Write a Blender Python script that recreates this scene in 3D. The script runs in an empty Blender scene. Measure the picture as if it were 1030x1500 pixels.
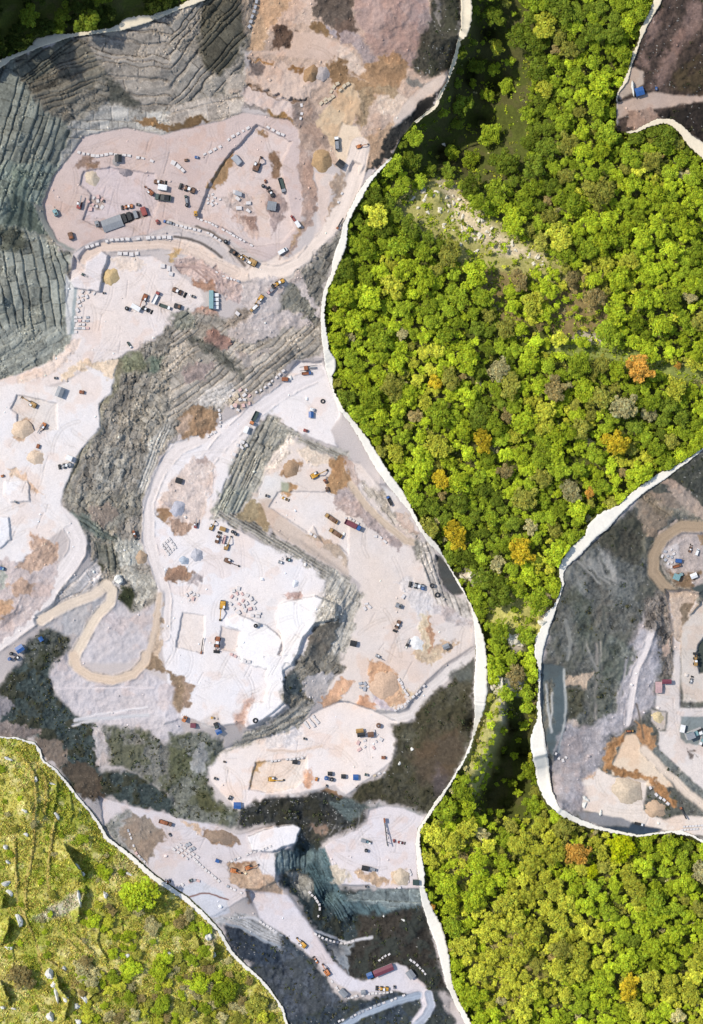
import bpy, math, random
import numpy as np
from mathutils import Vector
random.seed(7); rng = np.random.default_rng(7)
R = math.radians
SC = bpy.context.scene
COL = SC.collection
# ------------------------------------------------------------------ camera, world, sun, exposure
H = 1200.0                       # drone height above the datum, metres
S = 0.4                          # metres per photograph pixel on the datum
cam_d = bpy.data.cameras.new('drone_camera'); cam = bpy.data.objects.new('drone_camera', cam_d); COL.objects.link(cam)
cam.location = (0, 0, H); cam.rotation_euler = (0, 0, 0)
cam_d.sensor_fit = 'VERTICAL'; cam_d.sensor_height = 24; cam_d.angle = 2*math.atan(300.0/H)
cam_d.clip_start = 1; cam_d.clip_end = 20000
SC.camera = cam
SUN_EL = 53.0
sdir = Vector((-0.93, 0.36, 0)).normalized()
sun_d = bpy.data.lights.new('sun', 'SUN'); sun_d.energy = 3.05; sun_d.angle = R(1.0); sun_d.color = (1.0, 0.955, 0.88)
sun = bpy.data.objects.new('sun', sun_d); COL.objects.link(sun)
tos = Vector((sdir.x*math.cos(R(SUN_EL)), sdir.y*math.cos(R(SUN_EL)), math.sin(R(SUN_EL))))
sun.rotation_euler = tos.to_track_quat('Z', 'Y').to_euler()
W = bpy.data.worlds.new('World'); SC.world = W; W.use_nodes = True
nt = W.node_tree; bg = nt.nodes['Background']
sky = nt.nodes.new('ShaderNodeTexSky'); sky.sky_type = 'NISHITA'; sky.sun_disc = False
sky.sun_elevation = R(SUN_EL); sky.sun_rotation = math.atan2(sdir.x, sdir.y)
nt.links.new(sky.outputs[0], bg.inputs[0]); bg.inputs[1].default_value = 0.15
SC.view_settings.view_transform = 'Standard'; SC.view_settings.look = 'None'
SC.view_settings.exposure = 0.65; SC.view_settings.gamma = 1.0
try:
    SC.cycles.max_bounces = 5; SC.cycles.diffuse_bounces = 2; SC.cycles.glossy_bounces = 2; SC.cycles.transmission_bounces = 2
except Exception: pass

# ------------------------------------------------------------------ small helpers
TILES = dict(A=(0,0,3.96), B=(250,0,3.96), C=(500,0,3.96), D=(0,240,3.96), E=(250,240,3.96), TR=(770,0,3.96),
  F=(0,480,3.96), G=(250,480,3.96), H=(0,720,3.96), I=(250,720,3.96), J=(480,720,3.96), K=(0,960,3.96), L=(250,960,3.96),
  M=(480,960,3.96), N=(0,1200,3.96), O=(150,1160,3.96), P=(400,1160,3.96), Q=(380,1320,3.679), R=(770,640,3.96),
  S=(770,880,3.96), U=(770,1050,3.96), V=(650,800,5.0), Z=(0,0,1.0))
def pts(s):
    t, rest = s.split(' ', 1); ox, oy, k = TILES[t]
    return [(ox+float(a)/k, oy+float(b)/k) for a, b in (q.split(',') for q in rest.split())]
def lin(c):
    c = np.asarray(c, dtype=np.float32)/255.0
    return np.where(c <= 0.04045, c/12.92, ((c+0.055)/1.055)**2.4)
def wpt(X, Y, z=0.0):            # photograph pixel seen at height z -> metres
    f = S*(H-z)/H
    return (X-515)*f, (750-Y)*f, z
_tab = rng.random((512, 512)).astype(np.float32)
def vn(x, y, seed=0):
    x = np.asarray(x, np.float32)+seed*37.7; y = np.asarray(y, np.float32)+seed*91.3
    xi = np.floor(x).astype(np.int32); yi = np.floor(y).astype(np.int32)
    fx = x-xi; fy = y-yi; fx = fx*fx*(3-2*fx); fy = fy*fy*(3-2*fy)
    x0 = xi & 511; x1 = (xi+1) & 511; y0 = yi & 511; y1 = (yi+1) & 511
    a = _tab[y0, x0]; b = _tab[y0, x1]; c = _tab[y1, x0]; d = _tab[y1, x1]
    return (a+(b-a)*fx)*(1-fy)+(c+(d-c)*fx)*fy
def fbm(x, y, seed=0, o=4, g=0.5):                     # about -0.5 .. 0.5
    s = 0; a = 1; t = 0
    for i in range(o):
        s = s+a*(vn(x*2**i, y*2**i, seed+i*5)-0.5); t += a; a *= g
    return s/t*1.5
def hsh(i, j, seed=0):
    return _tab[(j*7+seed*131) & 511, (i*13+seed*57) & 511]
def ss(a, b, x):
    t = np.clip((x-a)/(b-a), 0, 1); return t*t*(3-2*t)
def sdist(poly, X, Y):                                  # signed distance, positive inside
    P = np.asarray(poly, np.float32); n = len(P)
    d2 = np.full(X.shape, 1e12, np.float32); ins = np.zeros(X.shape, bool)
    for i in range(n):
        ax, ay = P[i]; bx, by = P[(i+1) % n]
        ex, ey = bx-ax, by-ay; L2 = ex*ex+ey*ey+1e-9
        t = np.clip(((X-ax)*ex+(Y-ay)*ey)/L2, 0, 1)
        dx = X-ax-t*ex; dy = Y-ay-t*ey
        d2 = np.minimum(d2, dx*dx+dy*dy)
        if ay != by:
            c = ((ay > Y) != (by > Y)) & (X < ex*(Y-ay)/(by-ay)+ax)
            ins ^= c
    d = np.sqrt(d2); return np.where(ins, d, -d)
def pdist(line, X, Y):                                  # distance to polyline, arc length, side
    P = np.asarray(line, np.float32)
    d2 = np.full(X.shape, 1e12, np.float32); al = np.zeros(X.shape, np.float32); sd = np.zeros(X.shape, np.float32); acc = 0.0
    for i in range(len(P)-1):
        ax, ay = P[i]; bx, by = P[i+1]; ex, ey = bx-ax, by-ay; l = math.hypot(ex, ey)+1e-6
        t = np.clip(((X-ax)*ex+(Y-ay)*ey)/(l*l), 0, 1)
        dx = X-ax-t*ex; dy = Y-ay-t*ey; q = dx*dx+dy*dy; m = q < d2
        d2 = np.where(m, q, d2); al = np.where(m, acc+t*l, al); sd = np.where(m, np.sign(ex*(Y-ay)-ey*(X-ax)), sd); acc += l
    return np.sqrt(d2), al, sd

# ------------------------------------------------------------------ outlines (quarry side a, forest side b)
EDGE = {}
EDGE['top_left'] = ('Z -160,160 0,100 15,88 50,72 83,61 108,53 141,49 177,45 215,33 242,23 260,15 300,0 350,-60 380,-160',
                    'Z -160,150 0,87 33,76 48,66 51,52 56,49 59,60 71,50 101,50 131,46 162,41 174,37 183,26 222,22 260,10 278,0 330,-60 360,-160')
EDGE['main_top'] = ('Z 690,-160 680,-60 676,0 675.5,38 668,73 659,103 654,121 646,134 637,155 607,178',
                    'Z 710,-160 700,-60 691,0 692,24 686,48 674,62 668,90 656,120 649,134 640,158 634,162 609,180')
EDGE['main_mid'] = ('Z 573,230 553,249 538,263 522,287 511,309 504,326 499,349 489,376 486,397 477,419 471.5,442 470,472 471,490 474,510 477,541 484,563 496,599 511,617 530,648 548,682 562,703 576,720 599,748 614,775 631,798 647,813 662,839 679.5,869 691,889 694.6,917 697,942 697,969 694.6,1010 696,1048 692,1081 679.5,1111 662,1142 636,1177 621,1202 612,1213 609.6,1236 612,1281 617,1316 627,1352 640,1387 653,1440 665,1468 682,1500 700,1540 720,1660',
                    'Z 575,231 556,251 543,266 530,290 517,312 510,326 506,366 492,397 479,427 474.5,455 475.5,472 478.5,489 482,513 493.7,530 495,539 486,552 488,571 500,594 514,612 537,640 557,672 573,697 590,720 606,750 621,778 641.6,798 650,816 664,839 682,870 695,897 705,922 711,945 713,969 714,1010 710,1038 698,1068 687,1101 674.5,1124 654,1159 631.5,1192 615,1216 615,1243 622,1276 621,1301 635,1334 649,1360 657,1399 662,1440 673,1468 691,1500 708,1540 728,1660')
EDGE['bottom_left'] = ('Z -160,1072 0,1079 25,1080 52,1087 60,1099 64,1113 84,1127 97,1142 114,1165 135,1188 148,1206 159,1226 196,1252 226,1279 256,1300 275,1312 304,1339 325,1363 340,1391 356,1408 383,1432 399,1451 415,1475 422,1497 440,1540 480,1660',
                       'Z -160,1074 0,1081 25,1082.5 50,1090 57,1101 61,1114 81,1129 93.5,1144 111,1167 131,1190 143,1207 154,1229 190,1257 219,1285 250,1306 269,1318 299,1345 321,1367 336,1396 351,1411 379.5,1435 396,1454 412,1478 418.5,1498 436,1540 475,1660')
EDGE['right_patch'] = ('Z 1200,560 1030,659 1012,673 990,689 967,707 947,718 924,738 906,756 891,774 873.5,786 851,812 831,829 824.5,840 826,855 821,872 815.5,889 803,925 795,956 791.5,986 790.5,1021 794,1057 799,1087 803,1113 808,1158 820.5,1184 846,1199 878.6,1211.6 909,1218 937,1223.5 962,1219 997,1216.7 1012,1221.7 1030,1231 1200,1300',
                       'Z 1200,555 1030,657 1013.7,668 990,683 982,689 967,692 954,702 926.6,721 906,741 881,751 866,761 857,784 838,801 824,819 818,837 824,857 819,872 811,889 794,903 794,918 785,935 782.6,958 789,976 789,1006 787.7,1031 787.7,1052 775,1088 785,1126 788,1151 803,1179 823,1195 853,1210 891,1218.5 934,1226 962,1221.7 980,1219.5 1010,1224 1030,1234 1200,1303')
EDGE['top_right_upper'] = ('Z 1040,-160 985,-40 969.5,0 959,20 947,40 937,63 932,78 924,101 919,119 906,136 904,149',
                           'Z 1030,-160 975,-40 958,0 951,20 940,38 936.5,58 934,68 928,74 926,86 920,106 914,120 904,137 903,149')
EDGE['top_right_lower'] = ('Z 917,193 931.6,191 943,184 952,179 964.5,174 984.6,175 1000,184 1012,197 1030,210 1200,330',
                           'Z 918,194.5 931.6,194.5 943,189 952,185 972,180 984.6,184 997,197 1010,214.6 1030,232 1200,350')
EP = {k: (pts(a), pts(b)) for k, (a, b) in EDGE.items()}
def outline(i):
    m = EP['top_left'][i] + EP['main_top'][i] + pts('Z 588,202') + EP['main_mid'][i] + EP['bottom_left'][i][::-1]
    r = EP['right_patch'][i]
    t = EP['top_right_upper'][i] + pts('Z 903,170 903,193') + EP['top_right_lower'][i] + pts('Z 1200,-160')
    return m, r, t
QA = outline(0); QB = outline(1)
MEADOW = EP['bottom_left'][1] + pts('Z 475,1700 -200,1700 -200,1074')

# ------------------------------------------------------------------ ground grid
def axis(a, b, m=150):
    return np.concatenate([np.arange(a-m, a-12, 6), np.arange(a-12, b+12, 1.0), np.arange(b+12, b+m+1, 6)]).astype(np.float32)
gx = axis(0, 1030); gy = axis(0, 1500)
X, Y = np.meshgrid(gx, gy); NY, NX = X.shape
nA = fbm(X/38, Y/38, 1, 3); nB = fbm(X/38, Y/38, 11, 3); nC = fbm(X/7, Y/7, 21, 3); nD = fbm(X/7, Y/7, 31, 3)
nF = fbm(X/2.6, Y/2.6, 41, 3); nM = fbm(X/14, Y/14, 51, 4); nL = fbm(X/90, Y/90, 61, 3)
nS = hsh(np.floor(X).astype(np.int32)*3+np.floor(Y).astype(np.int32), np.floor(Y).astype(np.int32), 5)
nS2 = vn(X/1.6, Y/1.6, 77)
ALB = np.empty((NY, NX, 3), np.float32); ALB[:] = lin((198, 190, 188))
DZ = np.zeros((NY, NX), np.float32)
CL = np.zeros((NY, NX), np.float32)       # how much a spot is benched cliff
SCR = np.zeros((NY, NX), np.float32)      # how much a spot is scrub
RUB = np.zeros((NY, NX), np.float32)      # loose stones
FLOORS = []
def bbox(P, pad):
    P = np.asarray(P); x0, y0 = P.min(0)-pad; x1, y1 = P.max(0)+pad
    i0, i1 = np.searchsorted(gy, [y0, y1]); j0, j1 = np.searchsorted(gx, [x0, x1])
    return slice(max(i0, 0), max(i1, 0)), slice(max(j0, 0), max(j1, 0))
def mask(P, soft=1.5, w=4.0, wf=1.5):
    s = bbox(P, w*0.8+soft+3)
    x = X[s]+w*nA[s]*1.2+wf*nC[s]; y = Y[s]+w*nB[s]*1.2+wf*nD[s]
    return s, ss(-soft, soft, sdist(P, x, y))
def put(s, a, col, m, fine):
    c = lin(col)
    v = (1+m*(nM[s]+0.6*nC[s])*1.6+fine*nF[s]+fine*.5*(nS[s]-.5)-.10*(1-ss(.0, .035, np.abs(nM[s]+.25*nC[s]-.03)))*(nA[s] > -.05))[..., None]
    st_ = ss(.12, .34, nB[s]+.7*nM[s])[..., None]; v = v*(1-st_*np.array([.03, .09, .13], np.float32))
    tint = np.stack([1+0.06*nA[s], np.ones_like(nA[s]), 1-0.07*nA[s]], -1)
    ALB[s] = ALB[s]*(1-a[..., None]) + c*v*tint*a[..., None]
def paint(st, col, soft=2.0, w=4.0, wf=2.0, m=0.10, fine=0.10, z=None, bump=0.0, al=1.0, zs=1.6):
    P = pts(st) if isinstance(st, str) else st
    s, a = mask(P, soft, w, wf)
    put(s, a*al, col, m, fine)
    CL[s] *= (1-a); SCR[s] *= (1-a)
    DZ[s] = DZ[s]*(1-a) + a*bump*(nM[s]+0.5*nC[s])
    if z is not None: FLOORS.append(('poly', P, z, zs, w, wf))
def dirt(st, col, **k):
    d = dict(soft=2, w=6, wf=10, m=0.24, fine=0.32, bump=1.2); d.update(k); paint(st, col, **d)
    s, a = mask(pts(st) if isinstance(st, str) else st, 5, 6, 7); a = a*d.get('al', 1)*ss(.74, .86, nS2[s]+.25*nC[s]-.1)*min(1, d['fine']*2.2)
    ALB[s] = ALB[s]*(1-a[..., None])+np.minimum(ALB[s]*1.45+0.03, .8)*a[..., None]
    DZ[s] += 0.5*a; RUB[s] = np.maximum(RUB[s], np.clip(a, 0, 1)*min(1, d['fine']*2.2))
def scrub(st, col, col2=None, dens=0.5, soft=4, w=7, wf=6, stones=0.05, bump=2.2, m=0.32):
    P = pts(st) if isinstance(st, str) else st
    s, a = mask(P, soft, w, wf)
    put(s, a, col, m, 0.6)
    if col2 is not None:
        b = a*ss(-0.05, 0.15, nM[s]+0.3*nA[s])*0.8
        ALB[s] = ALB[s]*(1-b[..., None])+lin(col2)*(1+0.3*nF[s])[..., None]*b[..., None]
    st_ = (a > 0.5) & (nS2[s] > 1-stones-0.08*np.clip(nC[s], 0, 1)) & (nM[s] < 0.2)
    ALB[s] = np.where(st_[..., None], lin((172, 172, 168)), ALB[s])
    CL[s] *= (1-a); SCR[s] = SCR[s]*(1-a)+a*dens
    DZ[s] = DZ[s]*(1-a)+a*bump*(nM[s]+0.6*nC[s])
def worley(u, v, seed):
    iu = np.floor(u).astype(np.int32); iv = np.floor(v).astype(np.int32)
    f1 = np.full(u.shape, 9.0, np.float32); f2 = f1.copy(); ci = iu.copy(); cj = iv.copy()
    for di in (-1, 0, 1):
        for dj in (-1, 0, 1):
            a = iu+di; b = iv+dj
            d = np.maximum(np.abs(a+0.15+0.7*hsh(a, b, seed)-u), np.abs(b+0.15+0.7*hsh(a, b, seed+3)-v))
            n = d < f1; f2 = np.where(n, f1, np.minimum(f2, d)); ci = np.where(n, a, ci); cj = np.where(n, b, cj); f1 = np.minimum(f1, d)
    return ci, cj, f2-f1
def cliff(st, col, ang, a=18, b=10, amp=1.5, cv=0.20, soft=3, w=5, wf=3, bend=10, ter=1.0, m=0.16, al=1.0, mode='block', br=1.6):
    P = pts(st) if isinstance(st, str) else st
    s, k = mask(P, soft+1.5, w+3, wf+6); k = k*al
    bw = bend*(.45 if mode == 'slab' else .6)
    x = X[s]+bw*nA[s]+2*nM[s]; y = Y[s]+bw*nB[s]+1.6*nC[s]
    ca, sa = math.cos(R(ang)), math.sin(R(ang))
    u = ca*x+sa*y; v = -sa*x+ca*y
    if mode == 'slab':
        vb = v/b*.62+2.3*vn(v/b*.38, u/a*.06, 61); row = np.floor(vb).astype(np.int32); fr = vb-row
        cu = u/a*(.55+.9*hsh(row, row*0+5, 19))+hsh(row, row*0+3, 9)*7; ci = np.floor(cu).astype(np.int32); fc = cu-ci
        h = hsh(ci, row, 3); h2 = hsh(ci, row, 8); hr = hsh(row, row*0+1, 2)
        jt = np.maximum(1-ss(0.3, 1.2, np.minimum(fr, 1-fr)*b), (1-ss(0.2, 0.9, np.minimum(fc, 1-fc)*a))*0.7)
        dz = amp*(0.45*(h-0.5)+0.4*(hr-0.5)-0.35*(fr-0.5)-0.5*jt); fh = hr; ter = ter*.35
    else:
        ci, cj, e = worley(u/a, v/b, 4); h = hsh(ci, cj, 3); h2 = hsh(ci, cj, 8)
        c2, d2, e2 = worley(u/a*2.3+7, v/b*2.3+3, 14); g2 = hsh(c2, d2, 5); g3 = hsh(c2, d2, 6); big = (h > .35)
        jt = np.maximum((1-ss(.02, .08, e))*.6, (1-ss(.02, .09, e2))*.5*big)
        dz = amp*(0.75*(h-0.5)+0.45*(g2-.5)*big-.45*jt+.5*nC[s]*(h < .35)); h2 = np.where(big, .55*h2+.45*g3, h2); fh = hsh(ci, cj, 11); ter = ter*.55
    rub = ss(.0, .2, nA[s]*.8+nM[s]-.06); jt = jt*ss(.22, .42, vn(u/14, v/6, 67)) if mode == 'slab' else jt                              # broken ground between the sound faces
    dz = dz+rub*.9*amp*(nF[s]*.6+nC[s]*.5)
    spk = ss(.74, .9, nS2[s])*.45*(.35+rub)
    c = lin(col)*np.array([1.035, 1.0, .95], np.float32)*br*(1+cv*(h2-0.5)*2.6+cv*(fh-0.5)*1.2+m*1.5*(nM[s]+nC[s])+0.5*nF[s]-0.30*jt+spk+.35*rub*(nS2[s]-.5)+.22*(nS[s]-.5))[..., None]
    g = ss(0.05, 0.3, nA[s]+0.5*nM[s])[..., None]*0.5
    c = c*(1-g)+c*np.array([1.03, 0.98, 0.90], np.float32)*g
    ALB[s] = ALB[s]*(1-k[..., None])+c*k[..., None]
    DZ[s] = DZ[s]*(1-k)+k*dz; CL[s] = CL[s]*(1-k)+k*ter; SCR[s] *= (1-k); RUB[s] = np.maximum(RUB[s]*(1-k), k*.35*rub)
def road(st, width, col, z=None, soft=2.0, track=0.07, m=0.06, w=3):
    L = pts(st) if isinstance(st, str) else st
    s = bbox(L, width+8)
    x = X[s]+w*nA[s]+1.2*nC[s]; y = Y[s]+w*nB[s]+1.2*nD[s]
    d, al, sd = pdist(L, x, y); a = 1-ss(width/2-soft, width/2+soft, d)
    tr = 1+track*(vn(d*sd*0.9, al*0.03, 13)-0.5)*2+0.05*np.cos(np.clip(d*sd/width*4*math.pi, -9, 9))
    ALB[s] = ALB[s]*(1-a[..., None])+lin(col)*(tr+m*nM[s]+0.08*nF[s])[..., None]*a[..., None]
    CL[s] *= (1-a); SCR[s] *= (1-a); DZ[s] *= (1-a)
    if width > 8: bm = np.exp(-((d-width/2-.6)/1.3)**2)*ss(.35, .55, vn(al/9, sd*9, 15)); DZ[s] += .75*bm*(.6+nC[s]); ALB[s] *= (1-.13*bm)[..., None]
    if z is not None: FLOORS.append(('road', L, z, width, w, 0))
ALBK = 0.62
# ------------------------------------------------------------------ what the ground is made of, and its levels
WHITE=(232,229,231); FLOOR=(204,188,184); PALE=(224,214,209); TAN=(214,195,177); ROADC=(226,217,211)
# --- upper quarry: benched rock faces round the first floor
cliff('Z -160,130 0,95 55,72 110,52 180,44 260,14 300,0 320,-60 390,-160 390,-60 375,0 370,40 362,80 355,110 357,150 326,177 250,194 235,200 186,187 149,193 121,199 112,225 80,255 64,298 68,320 86,359 106,369 103,400 97,440 104,480 100,505 70,530 20,552 -160,575', (112,110,104), 15, 24, 9, 1.6)
cliff('A -300,420 0,400 60,360 160,500 270,660 370,690 470,780 440,880 320,990 -300,990', (108,113,108), 107, 20, 8, 1.5, bend=9, mode='slab')
cliff('A 60,360 200,285 430,210 560,200 700,180 1030,60 1030,300 640,420 450,560 300,680 160,500', (94,92,85), -18, 34, 5.5, 1.5, bend=20, mode='slab')
cliff('A 430,215 560,200 860,130 1030,80 1030,650 820,640 700,520 620,400 520,300', (132,128,123), 8, 60, 8.5, 1.8, bend=34, cv=.16, mode='slab')
cliff('A 200,290 420,215 400,300 300,420 170,480 80,400', (80,82,76), -35, 26, 5, 1.6, mode='slab')
cliff('A 600,440 700,520 800,570 820,620 620,580', (70,72,68), 14, 30, 7, 1.2, cv=.1)
cliff('B 0,60 200,0 330,60 440,180 430,300 340,480 200,560 0,640', (128,125,120), -48, 60, 8, 2.0, bend=22, cv=.16, mode='slab')
cliff('B 200,0 530,-60 530,0 440,180 400,330 300,430 180,380 160,260', (76,75,67), -48, 26, 6, 1.8, mode='slab')
cliff('B 400,0 540,-40 500,100 440,200 400,170', (120,112,104), -62, 20, 8, 1.2)
cliff('A 430,690 620,590 820,640 1030,660 1030,780 930,790 735,740 590,765 480,790 470,870 400,960 320,990', (150,150,148), 2, 16, 12, 1.0, mode='slab')
cliff('B 0,620 200,560 330,560 430,560 420,650 300,700 0,770', (150,144,138), -14, 20, 9, .8, mode='slab')
dirt('A 760,680 900,690 1030,740 1030,770 860,725', (140,112,80), bump=.4)
dirt('B 0,730 180,680 250,700 170,730 0,790', (118,98,72), bump=.4)
dirt('B 340,420 440,400 460,440 420,540 340,560 310,500', (190,180,168), bump=.6)
cliff('D -300,0 450,0 300,60 245,240 290,420 140,400 -300,400', (112,122,117), 112, 18, 11, 1.6, bend=6, mode='slab')
cliff('D 20,340 80,160 180,230 230,310 290,415 200,400 140,370', (80,90,84), 100, 60, 30, .5, bend=4, cv=.06)
cliff('D 70,20 190,40 160,240 80,160', (96,108,102), 112, 22, 12, .9, bend=4, cv=.1)
cliff('D -300,350 0,340 140,370 420,520 420,580 370,620 380,700 430,990 -300,990', (122,127,122), 78, 26, 8, 1.6, bend=16, cv=.26, mode='slab')
cliff('D 0,340 130,370 150,470 60,520 0,520', (74,78,70), 20, 16, 10, 1.4)
cliff('F -300,0 430,0 410,90 330,180 190,275 0,310 -300,360', (126,131,127), -30, 24, 11, 1.4, bend=9, cv=.22)
paint('D 190,230 300,270 420,430 440,500 400,500 290,420', (150,154,150), m=.1)
paint('D 250,240 300,80 340,60 300,250', (132,142,142), m=.1)
# --- dirt slopes at the top
dirt('Z 385,-160 378,0 368,70 360,110 358,150 420,180 440,200 470,240 560,250 640,140 668,70 676,0 690,-160', (192,170,154), m=.12)
dirt('B 480,120 540,-60 700,-60 700,0 650,100 560,190 560,290 440,290', (188,160,132), z=(25,), zs=8)
dirt('B 610,150 750,200 700,280 590,285', (98,80,68), fine=.5, bump=2.5)
dirt('B 640,90 720,60 770,-60 840,-60 820,140 720,140', (198,177,163), m=.1)
dirt('B 850,-60 1060,-60 1060,170 900,140 830,90', (98,88,80), fine=.5, bump=2)
dirt('B 830,120 900,140 960,200 900,210 800,160', (128,104,76))
dirt('B 900,140 1030,200 1060,260 920,190', (160,150,152), m=.1)
paint('B 720,190 850,190 960,240 1030,280 1060,330 880,350 690,330 480,300 700,290', (206,183,168), m=.08)
dirt('C 30,-300 500,-300 500,0 480,250 400,400 330,310 200,350 130,220 90,100', (171,149,142), m=.16, fine=.15, bump=1.5)
for q in range(5):
    x = 60+q*85
    dirt([(500+x/3.96, -30+q*5), (500+(x+26)/3.96, -30), (500+(x+50)/3.96, 40+q*3), (500+(x+70)/3.96, 88), (500+(x+36)/3.96, 62)], (182-q*4,156-q*4,146-q*3), soft=5, m=.2, al=.6)
dirt('C 330,310 390,370 380,470 300,520 150,470 60,420 140,360 200,350', (166,136,106))
scrub('C 520,-300 720,-300 700,0 690,180 640,400 560,440 480,440 400,400 470,290 470,200 510,100', (82,80,70), (62,64,50), .25, stones=.07)
dirt('C 530,0 560,0 585,150 570,160 545,80', (140,134,128), fine=.4, al=.8)
dirt('C 440,80 500,60 510,150 470,220 440,200', (160,148,146), al=.7)
dirt('C 390,450 500,480 440,510 400,490', (128,124,118), fine=.4)
dirt('C -30,250 60,300 140,400 100,430 -30,340', (212,192,176), m=.08)
dirt('C -40,110 90,100 90,170 40,260 -40,230', (104,88,78), fine=.5)
dirt('C -20,180 70,190 130,230 200,350 130,360 80,270 -20,250', (166,152,150))
dirt('C -30,400 150,470 300,500 340,570 220,560 150,600 60,600 -30,560', (164,136,106))
dirt('C 90,520 300,490 340,560 240,540 150,600 150,700 90,760 70,640', (160,140,114), fine=.5, bump=1.5)
dirt('C 200,560 330,545 380,580 300,670 210,660', (214,194,176), m=.08)
dirt('C 20,610 80,530 105,570 50,690 80,810 50,800 20,690', (164,154,166), fine=.3)
dirt('C 590,510 560,560 540,620 425,700 290,910 160,985 100,985 230,880 270,780 290,720 400,650 480,580', (58,57,54), fine=.4, bump=2)
paint('C 480,590 560,550 530,610 420,690 400,660', (38,37,35), m=.2)
paint('C 600,420 630,440 590,510 450,590 400,660 290,740 300,680 380,580 500,480', (205,190,178), z=(23,), zs=4)
dirt('C 200,760 300,700 270,790 240,880 150,960 100,985 110,880 130,800', (178,152,128))
# benches at the top middle
dirt('B 460,340 670,380 860,370 900,420 860,500 770,570 640,560 470,480', (207,186,172), z=(23,), m=.06, fine=.06)
dirt('B 460,350 560,400 540,450 455,430', (118,108,104), fine=.5)
dirt('B 465,340 610,380 600,400 500,370', (150,116,76))
dirt('B 680,390 770,380 740,440 690,420', (140,106,70))
dirt('B 930,330 1030,360 1030,460 950,500 900,430', (138,112,84), fine=.4)
dirt('B 440,490 600,550 780,580 740,650 710,700 430,590', (208,192,185), z=(20.5,), m=.05, fine=.05)
dirt('B 440,478 480,500 640,570 778,570 775,588 680,582 560,552 440,502', (118,94,72), bump=.3)
dirt('B 425,580 580,650 710,700 700,722 540,655 430,612', (150,142,138), bump=.3)
dirt('B 560,650 640,660 700,700 690,712 560,672', (150,120,80), bump=.3)
dirt('B 710,590 780,570 800,640 770,760 760,860 740,870 750,760 700,700', (142,130,124), fine=.4)
dirt('B 745,650 790,570 830,640 900,800 940,860 870,860 820,880 740,860 750,760', (166,146,133))
dirt('Z 458,178 470,165 510,120 530,150 520,170 500,220 487,218 478,205', (206,182,152), m=.08, fine=.08)
paint('Z 500,180 520,185 540,215 535,240 520,262 500,240 488,216', (230,210,186), z=(20,), m=.05)
# first floor
paint('Z 121,199 149,193 186,187 235,199 250,194 326,177 356,164 420,175 437,190 440,230 443,290 440,340 425,365 400,390 370,375 330,345 290,330 250,327 215,345 160,352 110,365 86,352 68,320 64,298 80,255 105,225', FLOOR, z=(18,), m=.05, fine=.06, w=2)
dirt('A 470,890 580,930 570,970 540,990 500,990 420,960', (150,128,116), fine=.4)
dirt('D 470,0 580,0 570,40 520,35', (150,124,104), fine=.4)
paint('D 485,45 520,40 575,60 590,110 530,170 500,140 460,120', (196,180,166), m=.15)
paint('D 485,45 462,120 500,150 530,180 480,330 610,385 850,295 890,310 930,200 900,60 640,20', (206,194,196), z=(16.6,), m=.05, w=1)
dirt('D 500,180 600,200 600,250 520,260', (190,176,170), fine=.3)
paint('D 600,340 700,300 830,270 860,300 610,385', (128,122,122), z=(16,), m=.1, w=1)
paint('E 150,310 220,130 300,0 360,-80 400,-110 500,-230 700,-130 640,10 690,270 720,380 640,460 480,480 300,370', (214,200,196), z=(15.6,), m=.05, w=1)
dirt('E 220,130 300,0 370,-70 350,20 310,110 260,150', (162,134,102), fine=.3)
dirt('E 575,-60 640,-40 640,0 630,80 570,90', (136,112,92), fine=.35)
dirt('B 500,750 560,770 550,810 510,790', (150,124,98), fine=.3)
dirt('E 400,330 490,310 515,415 350,320', (146,124,114), fine=.35)
dirt('E 360,310 400,330 515,415 500,440 420,400', (205,182,170), m=.06)
dirt('E 560,150 650,170 675,260 620,350 580,420 550,280', (166,150,146), fine=.3)
paint('E 470,190 540,180 560,300 580,430 510,420', (216,198,188), m=.05)
dirt('E 310,190 420,150 480,200 460,300 400,320 340,260', (190,178,174), fine=.35)
# roads round the first floor
paint('E 1060,280 1030,300 960,400 830,540 750,610 690,660 580,680 400,680 250,600 130,530 0,520 0,420 100,440 200,480 290,550 400,600 500,590 620,520 660,560 800,480 870,370 960,230 1010,100 1060,-20 1100,0', (228,213,202), z=(17.5,), zs=3, m=.05, fine=.05)
road('Z 528,215 516,262 502,305 480,350 445,390 412,404 380,402', 30, (233,219,208), track=.05)
dirt('E 740,-100 830,-60 830,0 860,130 850,260 790,400 700,520 640,560 625,545 730,420 770,330 760,150', (168,148,138))
dirt('E 740,380 770,330 760,420 700,480 680,500', (180,150,112), al=.6)
paint('E 850,60 950,60 930,160 900,330 830,430 855,260', (217,205,199), m=.07)
dirt('E 930,100 1000,40 1010,100 960,230 890,350 940,180', (172,154,138))
road('D 430,590 440,530 520,480 600,455 700,445 1030,420', 9, (212,204,203), z=(17.5, 17.5), soft=1.5)
road('Z 122,382 130,372 150,362 190,360 235,358 262,362 290,372 318,388 345,398', 13, (217,200,188), z=(15,17), soft=2.5)
road('E 0,340 120,375 240,410 330,480 380,550 440,590', 9, (216,205,200), z=(17.8,17.4), soft=2)
road('E 20,425 100,432 180,460 260,510 300,545', 4, (110,104,100), soft=1.5, track=.2)
road('E 150,360 250,405 320,455 370,530 430,590', 4, (128,118,112), soft=1.5, track=.2)
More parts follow.
